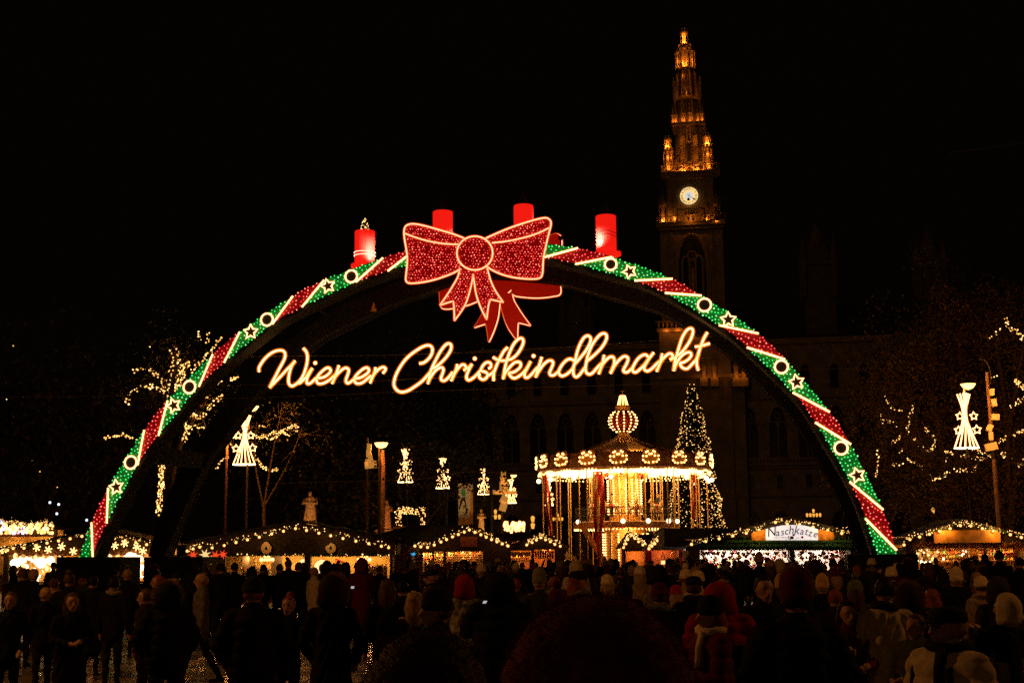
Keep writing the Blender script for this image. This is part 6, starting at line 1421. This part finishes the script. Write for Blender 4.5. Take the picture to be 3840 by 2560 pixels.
def hmesh(kind):
    b = MB(); Z = 1.665
    if kind == 'beanie':
        b.lathe([(.108,-.012),(.113,.0),(.113,.035),(.106,.04),(.104,.07),(.088,.115),(.055,.145),(.0,.155)],22,(0,.012,Z+.01),cap=False,sx=.92,sy=1.06)
    elif kind == 'slouch':
        b.lathe([(.108,-.012),(.114,.0),(.114,.04),(.108,.05),(.112,.09),(.10,.145),(.06,.20),(.0,.225)],22,(0,.018,Z+.005),cap=False,sx=.92,sy=1.06)
    elif kind == 'pompom':
        b.lathe([(.108,-.012),(.114,.0),(.114,.04),(.107,.05),(.102,.09),(.07,.135),(.0,.155)],22,(0,.015,Z+.01),cap=False,sx=.92,sy=1.06); b.ball((0,.02,Z+.20),.052,2)
    elif kind == 'cap':
        b.lathe([(.103,.02),(.107,.04),(.104,.08),(.08,.115),(.0,.13)],20,(0,.012,Z+.01),cap=False,sx=.92,sy=1.08); b.add([(-.075,-.08,Z+.035),(.075,-.08,Z+.035),(.06,-.17,Z+.025),(-.06,-.17,Z+.025),(-.075,-.08,Z+.043),(.075,-.08,Z+.043),(.06,-.17,Z+.031),(-.06,-.17,Z+.031)],[(0,3,2,1),(4,5,6,7),(3,7,6,2),(0,4,7,3),(1,2,6,5)])
    elif kind == 'short':
        v, f = SP3_V, SP3_F; vs = []; 
        for p in v:
            r = 1.0+.05*math.sin(p[0]*23+p[2]*19)*math.cos(p[1]*21); q = np.array((p[0]*.094*r, p[1]*.112*r+.018, p[2]*.118*r+Z+.012)); 
            if p[1] < -.35 and p[2] < .45: q = np.array((p[0]*.07, p[1]*.08+.02, p[2]*.09+Z))
            if p[2] < -.55: q = q*np.array((.8,.8,1))
            vs.append(q)
        b.add(vs, f)
    elif kind == 'long':
        v, f = SP3_V, SP3_F; vs = []
        for p in v:
            r = 1.0+.05*math.sin(p[0]*23+p[2]*9); y = p[1]*.118*r+.02; z = p[2]*.122*r+Z+.012; x = p[0]*.102*r
            if p[1] < -.30 and p[2] < .5: x, y, z = p[0]*.075, p[1]*.08+.02, p[2]*.09+Z
            elif p[2] < 0: z = Z+.012+p[2]*.34; x *= 1.15; y += .02
            vs.append((x,y,z))
        b.add(vs, f)
    elif kind == 'bun':
        b = hmesh_mb('short'); b.ball((0,.07,Z+.135),.05,2)
    elif kind == 'hood' or kind == 'furhood':
        v, f = SP3_V, SP3_F; vs = []
        for p in v:
            x, y, z = p[0]*.135, p[1]*.15+.03, p[2]*.16+Z
            if p[1] < -.45: x, y, z = p[0]*.105, -.03+p[1]*.01, p[2]*.125+Z-.005
            if p[2] < -.4: x *= 1.25; z -= .05
            vs.append((x,y,z))
        b.add(vs, f)
        if kind == 'furhood':
            rg = np.random.default_rng(3)
            for i in range(1500):
                a = rg.random()*6.283; rr = 1+rg.normal(0,.07); c = np.array((.125*math.cos(a)*rr, -.055+rg.normal(0,.02), Z-.005+.15*math.sin(a)*rr)); d = np.array((math.cos(a),rg.normal(0,.5)-.25,math.sin(a)))*rg.uniform(.03,.06); s_ = np.cross(d,(.2,1,.3)); s_ = s_/np.linalg.norm(s_)*.0035; b.cur = 1; b.add([c-s_, c+s_, c+d],[(0,1,2)])
            b.cur = 0
    elif kind == 'scarf':
        b.tube([(.095*math.cos(a),.095*math.sin(a)+.005,1.53+.012*math.sin(2*a)) for a in np.linspace(0,6.283,19)[:-1]], .042, 8, True); b.tube([(.06,-.10,1.52),(.08,-.145,1.40),(.085,-.16,1.24)], .035, 6)
    elif kind == 'backpack':
        b.box((0,.24,1.20),(.30,.17,.42),taper=.85).box((0,.33,1.12),(.22,.06,.22)); 
        for s in (-1,1): b.tube([(s*.10,.17,1.40),(s*.13,.02,1.50),(s*.13,-.13,1.38),(s*.15,-.14,1.2),(s*.17,.1,1.04)], .02, 5)
    elif kind == 'phone': b.box((0,0,0),(.075,.009,.15))
    return b
def hmesh_mb(k): return hmesh(k)
furm = C('fur trim',(.20,.11,.05),.9,.4,.4)
HM2 = {}
for k in ('beanie','slouch','pompom','cap','short','long','bun','hood','furhood','scarf','backpack'):
    me = hmesh(k).mesh(k, [black, furm], True); HM2[k] = me
BODY = {}
def body(coat='jacket', arms='down', legs='stand', voxel=.022, **kw):
    key = (coat, arms, legs, voxel, tuple(sorted(kw.items())))
    if key not in BODY: BODY[key] = person_mesh('body', coat, arms, legs, voxel, **kw)
    return BODY[key]
HK = {'beanie':'knitted_hat','slouch':'knitted_hat','pompom':'pompom_hat','cap':'peaked_cap','short':'hair','long':'hair','bun':'hair','hood':'hood','furhood':'hood','scarf':'scarf','backpack':'backpack'}
def setm(o, i, m): o.material_slots[i].link = 'OBJECT'; o.material_slots[i].material = m
PC = [0]
def person(loc, rz, h, label, coatc='black', bd=None, head=('short','black'), hair=None, extra=(), group=None, tr=None, wide=1.0):
    bd = bd or body(); t = thing('person', (loc[0], loc[1], 0), label, 'person', group, rz); s = h/1.775; t.scale = (s*wide, s*wide, s)
    o = at(bd, 'body', t, (0,0,0), local=True); setm(o, 0, COATS[coatc]); setm(o, 1, tr or TRS); setm(o, 3, SHO)
    hy = bd['hy']
    def add(k, m):
        q = at(HM2[k], HK[k], t, (0,hy if k not in ('scarf','backpack') else 0,0), local=True); setm(q, 0, m); 
        return q
    if head: add(head[0], HATC[head[1]] if head[0] in ('beanie','slouch','pompom','cap') else COATS[head[1]] if head[0] in ('hood','furhood') else HAIR[head[1]])
    if head and not hair and head[0] in ('beanie','slouch','pompom','cap'): hair = (('long','short','short')[PC[0]%3], ('brown','black','brown','fair','reddish')[PC[0]%5])
    if hair:
        q = add(hair[0], HAIR[hair[1]])
        if head[0] in ('beanie','slouch','pompom','cap'): q.scale = (.97,.97,1); q.location.z = -.014
    for k, c in extra: add(k, HATC[c] if k == 'scarf' else COATS[c])
    PC[0] += 1; return t
PLACED = []
def at_head(px, py, Y): return P(px, py, Y)
AWAY, TOW = math.pi, 0.0
def hp(px, py, Y, lab, turn=AWAY, **k):
    """place a person whose head top sits at photo point (px,py) at distance Y"""
    p = P(px, py, Y); h = p.z
    if h > 1.93 or h < 1.5: print('HEIGHT', round(h,2), lab)
    PLACED.append((p.x, Y)); return person((p.x, Y), turn, min(1.95,max(1.42,h)), lab, **k)
V = .014
# left
hp(40,2222,17.5,'person with glasses and curly hair at the left edge, facing the camera',.15,head=('short','brown'),bd=body('jacket','pocket','stand',V))
hp(273,2226,16.5,'long haired woman in dark coat at left looking down at her hands',.5,head=('long','brown'),bd=body('long','hold','stand',V))
hp(631,2198,15.5,'person in big rounded dark hood, from behind, just left of the walking man',AWAY+.3,head=('furhood','black'),bd=body('puffy','pocket','stand',V),wide=1.15)
hp(757,2148,21.5,'bald man in grey jacket walking across the wet paving at left',-1.2,coatc='grey',head=None,bd=body('jacket','down','walk',V))
hp(952,2178,13.2,'broad man in black with legs apart, seen from behind on the wet paving',AWAY+.1,head=('beanie','black'),bd=body('puffy','pocket','apart',V),wide=1.1)
hp(1082,2238,15.8,'small woman with hair tied on top, facing the camera between two dark backs',-.1,head=('bun','reddish'),bd=body('jacket','hold','stand',V))
hp(1247,2172,13.6,'person in black parka with brown fur hood, seen from behind, standing on the paving',AWAY-.15,head=('furhood','dark brown'),bd=body('long','pocket','apart',V))
hp(1180,2128,31,'person in pale yellow coat before the round disc lamp of the ochre stall',2.3,coatc='cream',head=('short','fair'))
hp(1356,2098,30,'person in a dark red hooded coat at the right end of the ochre stall',AWAY+.4,coatc='dark red',head=('hood','dark red'),bd=body('long','hold'))
for x, y, d, lab, hd in ((881,2110,33,'dark haired man silhouetted before the bright goods rack of the ochre stall',('short','black')),(988,2117,36,'bare headed man silhouetted under the left chandelier',('short','black')),(945,2128,34,'short hooded figure beside the small decorated fir',('hood','black')),
    (1049,2115,35,'person in black silhouetted against the ochre wall, right of the left chandelier',('short','black')),(1083,2098,38,'tall haired woman before the pale inner wall of the ochre stall',('bun','brown')),(1121,2109,32,'round headed person just left of the middle stall post',('short','brown')),
    (1228,2106,37,'hooded silhouette cutting into the big glowing disc lamp',('hood','black')),(1258,2116,36,'pointed hood silhouette right of the disc lamp',('hood','black')),(1297,2112,37,'hooded dark figure under the red yellow pennant',('hood','dark brown')),(1342,2108,35,'dark haired person left of the dark red hooded coat',('short','black')),(1424,2122,38,'person at the far right corner post of the ochre stall',('short','brown'))):
    hp(x,y,d,lab,AWAY+RNG.uniform(-.4,.4),head=hd)
hp(205,2170,24,'person with ruffled hair and fur collar in front of the left arch block',AWAY-.4,head=('short','brown'),extra=(('scarf','tan'),))
hp(262,2150,22,'person with hair tied up standing before the black arch block',AWAY,coatc='black',head=('bun','brown'))
hp(170,2205,20,'bare headed child-sized person by the bollard',AWAY+.6,head=('short','fair')); hp(128,2140,27,'person in a light beanie below the lantern stall',AWAY,head=('beanie','tan')); hp(90,2132,25,'curly person against the glow of the far left lanterns',AWAY,head=('short','brown'))
hp(478,2136,27,'person with light ruffled hair before the right lanterns',AWAY,head=('short','fair')); hp(430,2165,21,'man with collar turned up, between the two arch blocks',AWAY-.3,head=('short','black'),extra=(('scarf','grey'),))
hp(590,2158,24,'person with orange lit profile left of the rear arch block',-1.4,head=('short','reddish')); hp(660,2152,26,'dark headed person in front of the rear arch block',AWAY,head=('cap','black')); hp(545,2210,18,'person with raised shoulder and warm lit cheek next to the rounded hood',-1.6,coatc='dark brown',head=('short','brown'))
hp(350,2160,23,'tall person in black coat beside the front arch leg',AWAY,head=('short','black'),bd=body('long','down','stand'))
hp(828,2112,29,'tall dark haired man right of the walking man',AWAY+.5,head=('short','black')); hp(770,2120,33,'thin person silhouetted under the hanging paper stars',AWAY,head=('short','brown'))
# centre
hp(1451,2176,16.5,'long haired person with a lit rim of hair left of centre',AWAY+.2,head=('long','brown')); hp(1553,2222,13.5,'woman with long light brown hair seen from behind, left of the red headscarf',AWAY+.3,coatc='dark brown',head=('long','fair'),bd=body('jacket','phone','stand',V))
hp(1634,2226,9.5,'man in dark beanie with faintly lit face in profile, left of centre foreground',-1.2,head=('beanie','black'),bd=body('puffy','hold','stand',V)); hp(1740,2165,17.5,'woman in a bright red headscarf and plaid coat',AWAY+.2,coatc='plaid',head=('hood','bright red'),bd=body('long','phone','stand',V))
hp(1872,2160,14.2,'person in a large black pointed hood next to the red headscarf',AWAY+.1,head=('hood','black'),bd=body('puffy','phone','stand',V),wide=1.25); hp(2021,2153,18.5,'person in a tall grey knitted hat in the middle of the crowd',AWAY+.2,coatc='dark grey',head=('slouch','grey'),bd=body('jacket','phone'))
hp(2170,2146,16.5,'man in dark flat cap looking right with scarf, near the middle',1.7,head=('cap','black'),extra=(('scarf','grey'),),bd=body('jacket','hold','stand',V)); hp(2089,2222,13.2,'person with a round dark red woollen hat just above the big foreground head',AWAY,coatc='black',head=('pompom','dark red'))
hp(2276,2164,20,'person in cream knitted hat right of the man in flat cap',AWAY,coatc='grey',head=('beanie','cream'),hair=('long','fair')); hp(2159,2108,27,'person in cream bobble hood behind the man in flat cap',AWAY,coatc='cream',head=('hood','cream')); hp(2110,2166,21,'small child in pale hat beside the flat cap man',AWAY+.7,coatc='dark grey',head=('beanie','cream')) if False else None
hp(2340,2168,17.5,'long dark haired person beneath the lit carousel column',AWAY,head=('long','black')); hp(1510,2180,18.5,'dark curly haired person beside long haired woman',AWAY,head=('short','black')); hp(1610,2200,21,'person with one orange lit cheek behind the dark beanie man',1.5,head=('short','brown'))
# right of centre
hp(2398,2130,23,'person with stacked cream hat and cream scarf below the twin huts',AWAY,coatc='beige',head=('beanie','cream'),hair=('long','fair')); hp(2472,2198,14.8,'person in dark textured wool hat below the twin huts',AWAY,head=('beanie','dark red'),extra=(('scarf','green'),))
hp(2534,2203,18.5,'person in small bright red beanie right of centre',AWAY,coatc='black',head=('beanie','red')); hp(2573,2142,21.5,'person in cream bobble hat with face turned left',AWAY-.6,coatc='beige',head=('pompom','cream')); hp(2616,2150,20,'person in smooth cream beanie next to bobble hat',AWAY+.3,coatc='cream',head=('beanie','cream')); hp(2608,2132,25,'person in tan beanie behind two cream hats',AWAY,head=('beanie','tan'))
hp(2600,2166,15.5,'dark capped man in front of the cream hats',AWAY,head=('cap','black'),extra=(('scarf','black'),))
hp(2697,2196,12.6,'bulky bright red puffer coat with hood, seen from behind',AWAY-.2,coatc='bright red',head=('hood','bright red'),bd=body('puffy','hold','stand',V),wide=1.2)
hp(2660,2252,10.4,'person in black beanie and thick cream scarf before the red puffer coat',-1.25+AWAY*0,coatc='dark red',head=('beanie','black'),extra=(('scarf','cream'),('backpack','dark brown')),bd=body('puffy','hold','stand',V))
hp(2865,2164,13,'tall man in black with dim face towards the camera right of the red coat',.2,head=('short','black'),bd=body('puffy','hold','stand',V)); hp(2981,2188,9.8,'person in large dark red bobble hat, back to camera, under the name board',AWAY,head=('slouch','dark red'),bd=body('puffy','pocket','stand',V),wide=1.2)
hp(2927,2174,19,'person in yellow knitted hat between tall man and dark red hat',AWAY+.4,coatc='dark grey',head=('slouch','yellow')); hp(3083,2174,19,'person in yellowish knitted hat right of the dark red hat',AWAY-.3,head=('slouch','yellow')); hp(2988,2140,16,'person in broad dark fur hat below the name board post',AWAY,head=('furhood','black'),wide=1.2)
hp(2890,2106,30,'person in round tan beanie silhouetted before the white sweets',AWAY,head=('beanie','tan')); hp(2846,2086,33,'person in a pointed brown knit hat before the sweet stall',AWAY,head=('slouch','tan')); hp(2922,2100,31,'person in pale grey hood in front of the sweet stall post',AWAY,coatc='grey',head=('hood','cream'))
hp(3177,2258,12.4,'woman with lit face towards the camera in dark coat holding a mug',.15,coatc='dark red',head=('long','black'),bd=body('jacket','hold','stand',.011)); hp(3313,2170,12.4,'person in long cream vest with dark hair and collar, seen from behind',AWAY,coatc='cream',head=('short','black'),extra=(('scarf','black'),),bd=body('long','pocket','stand',V))
hp(3341,2134,22,'person in cream knitted beanie behind the cream vest, before the right arch block',AWAY,head=('beanie','cream'),bd=body('jacket','raise')); hp(3403,2202,12.8,'person in brown fur hood right of the cream vest',AWAY-.3,coatc='dark brown',head=('furhood','dark brown')); hp(3492,2212,15.5,'person with smooth reddish hair, right of the fur hood',AWAY,head=('long','reddish'),extra=(('scarf','black'),))
hp(3584,2148,20,'person in cream cone shaped knit hat in the right crowd',AWAY,head=('slouch','cream')); hp(3660,2156,20,'person in tan hat right of the cone shaped hat',AWAY,head=('beanie','tan')); hp(3676,2170,18.5,'person in cream hat just below the tan hat',AWAY+.3,coatc='beige',head=('beanie','cream'),extra=(('scarf','tan'),)); hp(3738,2174,15,'person with thick grey hood, above the pale hat at right',AWAY,coatc='dark grey',head=('hood','dark grey'))
hp(3430,2306,11.6,'short person with curly hair and glasses facing left, bottom right',-1.0,coatc='olive',head=('short','brown'),bd=body('puffy','hold','stand',V)); hp(3547,2286,8.6,'person in dark flat cap and wide cream shawl in the bottom right foreground',-1.1,coatc='cream',head=('cap','black'),extra=(('scarf','black'),('backpack','black')),bd=body('puffy','pocket','stand',V),wide=1.25)
hp(3765,2238,12.4,'person in a pale hat looking down at the right edge',AWAY+.7,head=('hood','cream'),bd=body('jacket','phone','stand',V)); hp(3205,2184,16.5,'person in grey green knit hat above the lit face',AWAY,coatc='olive',head=('pompom','green')); hp(3130,2212,15.5,'person with reddish brown hair left of the lit face',AWAY,coatc='dark brown',head=('short','reddish'))
hp(3213,2120,27,'round haired person low against the right arch block',AWAY,head=('short','reddish')); hp(3745,2066,30,'tall man silhouetted highest against the amber stall at right',AWAY-.3,head=('short','black'))
hp(3820,2090,28,'tall person at the right edge against the amber stall',AWAY,head=('short','black'))
# two heads right at the camera
def big_head(px, py, Y, lab, coatc, hairc, seed, rx, rz_, fuzz):
    p = P(px, py, Y); h = p.z; t = person((p.x, Y), AWAY, h, lab, coatc, body('puffy','pocket','stand',V), head=None, wide=1.1); PLACED.append((p.x, Y))
    rg = np.random.default_rng(seed); b = MB(); s = 1.775/h; Z = 1.62
    vs = [(q[0]*rx*(1+.04*math.sin(q[2]*9+q[0]*13)), q[1]*rx*1.05+.01, Z+q[2]*rz_*(1+.02*math.sin(q[0]*11))-(.05*(1-abs(q[0])) if q[2]<-.5 else 0)) for q in SP3_V]; b.add(vs, SP3_F)
    for i in range(fuzz):
        q = rg.normal(0,1,3); q /= np.linalg.norm(q)
        if q[2] < -.6: continue
        c = np.array((q[0]*rx, q[1]*rx*1.05+.01, Z+q[2]*rz_)); d = (q+rg.normal(0,.8,3))*rg.uniform(.003,.010); s_ = np.cross(d, rg.normal(0,1,3)); s_ = s_/np.linalg.norm(s_)*.0005; m = c+d*.6+rg.normal(0,.003,3)
        b.add([c-s_, c+s_, m+s_*.7, c+d*1.0, m-s_*.7], [(0,1,2,4),(4,2,3)])
    part('hair', b, hairc, t, local=True, smooth=True)
big_head(2235,2256,2.55,'biggest head, in a fuzzy dark red hood, rising from the bottom edge right of centre','black',matte('fuzzy dark red wool',(.13,.016,.009),.95,.4,30,.6),5,.150,.165,16000)
big_head(1600,2376,2.75,'dark rounded head right before the camera, bottom centre left','black',matte('dark brown short hair',(.05,.022,.010),.7,.4,30,.6),6,.118,.165,16000)
# the rest of the crowd
hats = [('short','black')]*6+[('short','brown')]*5+[('long','black')]*3+[('long','brown')]*4+[('hood','black')]*3+[('hood','dark brown')]*2+[('beanie','black')]*5+[('beanie','cream')]*1+[('beanie','grey')]*3+[('pompom','tan')]*1+[('slouch','grey')]*1+[('furhood','dark brown')]*2+[('cap','black')]*2+[('short','fair')]*2+[('long','reddish')]+[('bun','brown')]+[('pompom','dark red')]+[('short','reddish')]+[('beanie','tan')]*1
coats = ['black']*12+['dark brown']*5+['navy']*4+['dark grey']*5+['dark red']*1+['olive']*2+['grey']*1
bods = [body('jacket','down'), body('jacket','phone'), body('puffy','pocket'), body('long','down'), body('long','hold'), body('jacket','hold'), body('puffy','phone'), body('jacket','pocket','walk'), body('jacket','raise')]
bw_ = [3,3,4,3,2,3,2,1,.6]; bw_ = np.array(bw_)/sum(bw_)
REG = [(0,700,'before the lantern stall'),(700,1480,'before the big ochre stall'),(1480,1900,'before the gabled stall'),(1900,2300,'left of the carousel'),(2300,2620,'before the twin huts'),(2620,3200,'before the sweet stall'),(3200,3900,'before the amber stall')]
USED = set(); n_made = 0; tries = 0; WN = {'short':'hair','long':'long hair','hood':'hood','furhood':'fur hood','beanie':'beanie','pompom':'bobble hat','slouch':'knitted hat','cap':'flat cap','bun':'tied up hair'}
while n_made < 190 and tries < 30000:
    tries += 1; Y = 13+39*RNG.random()**.62; px = RNG.uniform(-20, 3860)
    if Y < 17 and not (1450 < px < 3860): continue
    if px < 1480:
        if Y < 24 or (Y < 31 and RNG.random() < .6): continue
        if 620 < px < 900 and Y < 34: continue
        if RNG.random() < (.8 if px < 700 else .62): continue
    if px < 1480 and Y > 46: continue
    if Y < 20 and RNG.random() < .5: continue
    p = P(px, 2100, Y)
    arch_y = 45-.186*p.x
    if Y > arch_y-1.6 and (-16.2 < p.x < -9 or 10 < p.x < 14): continue
    if any((p.x-a)**2+(Y-b)**2 < (.50 if Y < 25 else .42)**2 for a, b in PLACED): continue
    # do not cover the featured people near the camera
    if any(abs(p.x/Y-a/b) < (.011 if b > 14 else .024) and Y < b for a, b in PLACED[:88]): continue
    PLACED.append((p.x, Y)); hd = hats[int(RNG.integers(len(hats)))]; cc_ = coats[int(RNG.integers(len(coats)))]
    reg = next((r for a, b, r in REG if a <= px < b), 'at the edge of the crowd'); dist = 'near' if Y < 22 else 'mid-crowd' if Y < 34 else 'far'
    hcol = hd[1]+' ' if hd[0] not in ('hood','furhood') else ''
    if px < 700 and abs(p.x/Y - (392-1920)/5000) < .012 and Y < 27: continue
    lab = f"{dist} figure in {cc_} coat with {hcol}{WN[hd[0]]} {reg}"
    if lab in USED: PLACED.pop(); continue
    USED.add(lab)
    rz = AWAY+RNG.normal(0,.5) if RNG.random() < .82 else RNG.normal(0,.8)
    ex = (('scarf',['grey','tan','black','red'][int(RNG.integers(4))]),) if RNG.random() < .18 else (('backpack','black'),) if RNG.random() < .12 else ()
    person((p.x, Y), rz, RNG.uniform(1.53,1.78), lab, cc_, bods[int(RNG.choice(9, p=bw_))], hd, extra=ex, group='people in the packed crowd', tr=TRB if RNG.random() < .25 else None, wide=RNG.uniform(.95,1.1))
    n_made += 1
print('PEOPLE', PC[0], 'tries', tries)
# phones and mug
def phone(p, rz, lab, lit=True):
    t = thing('phone', p, lab, 'phone', rz=rz); t.rotation_euler.x = 1.2; t.scale = (.55,)*3; b = MB(); b.box((0,0,0),(.078,.009,.155)); part('case', b, black, t, local=True)
    part('screen', MB().box((0,-.006,0),(.068,.003,.14)), emis('phone screen', (.9,.9,1), .5) if lit else black, t, local=True)
phone(P(1818,2255,13.9), .2, 'small lit phone beside the big black hood'); phone(P(1322,2200,16), .2, 'lit phone held at head height right of the fur hood')
mg = P(3178,2445,12.1); t = thing('mug', mg, 'pale patterned mug in the hands of the woman with the lit face', 'mug'); part('cup', MB().lathe([(.035,-.05),(.042,.05),(.038,.05),(.032,-.045)],14,cap=False), matte('cream mug',(.6,.5,.35),.3), t, local=True); part('handle', MB().tube([(.04,0,.03),(.07,0,.02),(.07,0,-.02),(.038,0,-.03)],.007,5), matte('cream mug',(0,0,0)), t, local=True)
# ------------------------------------------------------------------ carousel horses and riders
def horse_mesh():
    c = [((0,-.35,1.0),.20,(0,.35,1.02),.19,0,1,.85),((0,-.42,1.1),.13,(0,-.68,1.45),.08,0,1,.8),((0,-.66,1.48),.085,(0,-.92,1.30),.048,0,1,.8),((.04,-.62,1.55),.02,(.05,-.61,1.62),.01,0),((-.04,-.62,1.55),.02,(-.05,-.61,1.62),.01,0),
         ((.09,-.40,.95),.075,(.10,-.66,.78),.05,0),((.10,-.66,.78),.045,(.10,-.60,.52),.033,0),((-.09,-.40,.95),.075,(-.10,-.55,.66),.05,0),((-.10,-.55,.66),.045,(-.10,-.42,.42),.033,0),
         ((.10,.38,.96),.10,(.11,.30,.70),.06,0),((.11,.30,.70),.055,(.11,.55,.52),.038,0),((.11,.55,.52),.036,(.11,.50,.30),.03,0),((-.10,.38,.96),.10,(-.11,.42,.68),.06,0),((-.11,.42,.68),.055,(-.11,.66,.54),.038,0),((-.11,.66,.54),.036,(-.11,.66,.32),.03,0),
         ((0,.52,1.05),.05,(0,.72,.80),.035,1),((0,.72,.80),.04,(0,.74,.52),.02,1),((0,-.45,1.32),.05,(0,-.62,1.55),.04,1)]
    me, _, mi_ = melt('body', c, .03); me.materials.clear(); me.materials.append(matte('painted cream horse', (.55,.38,.2), .35, .2, 4, .05)); me.materials.append(HAIR['brown']); me.polygons.foreach_set('material_index', mi_.astype(np.int32)); return me
hm = horse_mesh(); sad = MB().lathe([(.19,-.14),(.22,0),(.19,.14)],10,cap=False).mesh('saddle', redc)
rider = person_mesh('body','jacket','hold','apart',.03)
k = 0
for deck, r, n in ((zd1+.08, 2.2, 9), (.42, 3.9, 12)):
    for i in range(n):
        a = 2*math.pi*(i+.35)/n - math.pi/2
        if math.sin(a) > .45: continue
        x, y = cp.x+r*math.cos(a), cp.y+r*math.sin(a); k += 1
        t = thing('carousel_horse', (x, y, deck), ('upper' if deck > 2 else 'lower')+' deck carousel horse, cream with red saddle', 'carousel horse', 'carousel horses on the '+('upper' if deck > 2 else 'lower')+' deck', a); t.scale = (.85,)*3
        at(hm, 'body', t, (0,0,.05*(i%3)), local=True); o = at(sad, 'saddle', t, (0,.0,1.02+.05*(i%3)), local=True); o.rotation_euler = (R(90),0,0)
        if i % 2 == 0:
            bm__ = rider; q = thing('person', (x, y, deck+.28), 'rider on the '+('upper' if deck > 2 else 'lower')+' deck of the carousel', 'person', 'riders on the carousel', a); q.scale = (.82,)*3
            cc_ = ['black','beige','bright red','dark grey','grey'][k % 5]; o = at(rider, 'body', q, (0,0,0), local=True); setm(o,0,COATS[cc_]); setm(o,1,TRS); setm(o,3,SHO); o = at(HM2['beanie' if k % 3 else 'short'], 'knitted_hat' if k % 3 else 'hair', q, (0,0,0), local=True); setm(o,0,HATC['cream'] if k % 3 == 1 else HATC['black'])

for o in bpy.data.objects:
    if 'label' in o.keys() and len(o['label'].split()) > 16: print('LONG', o['label'])
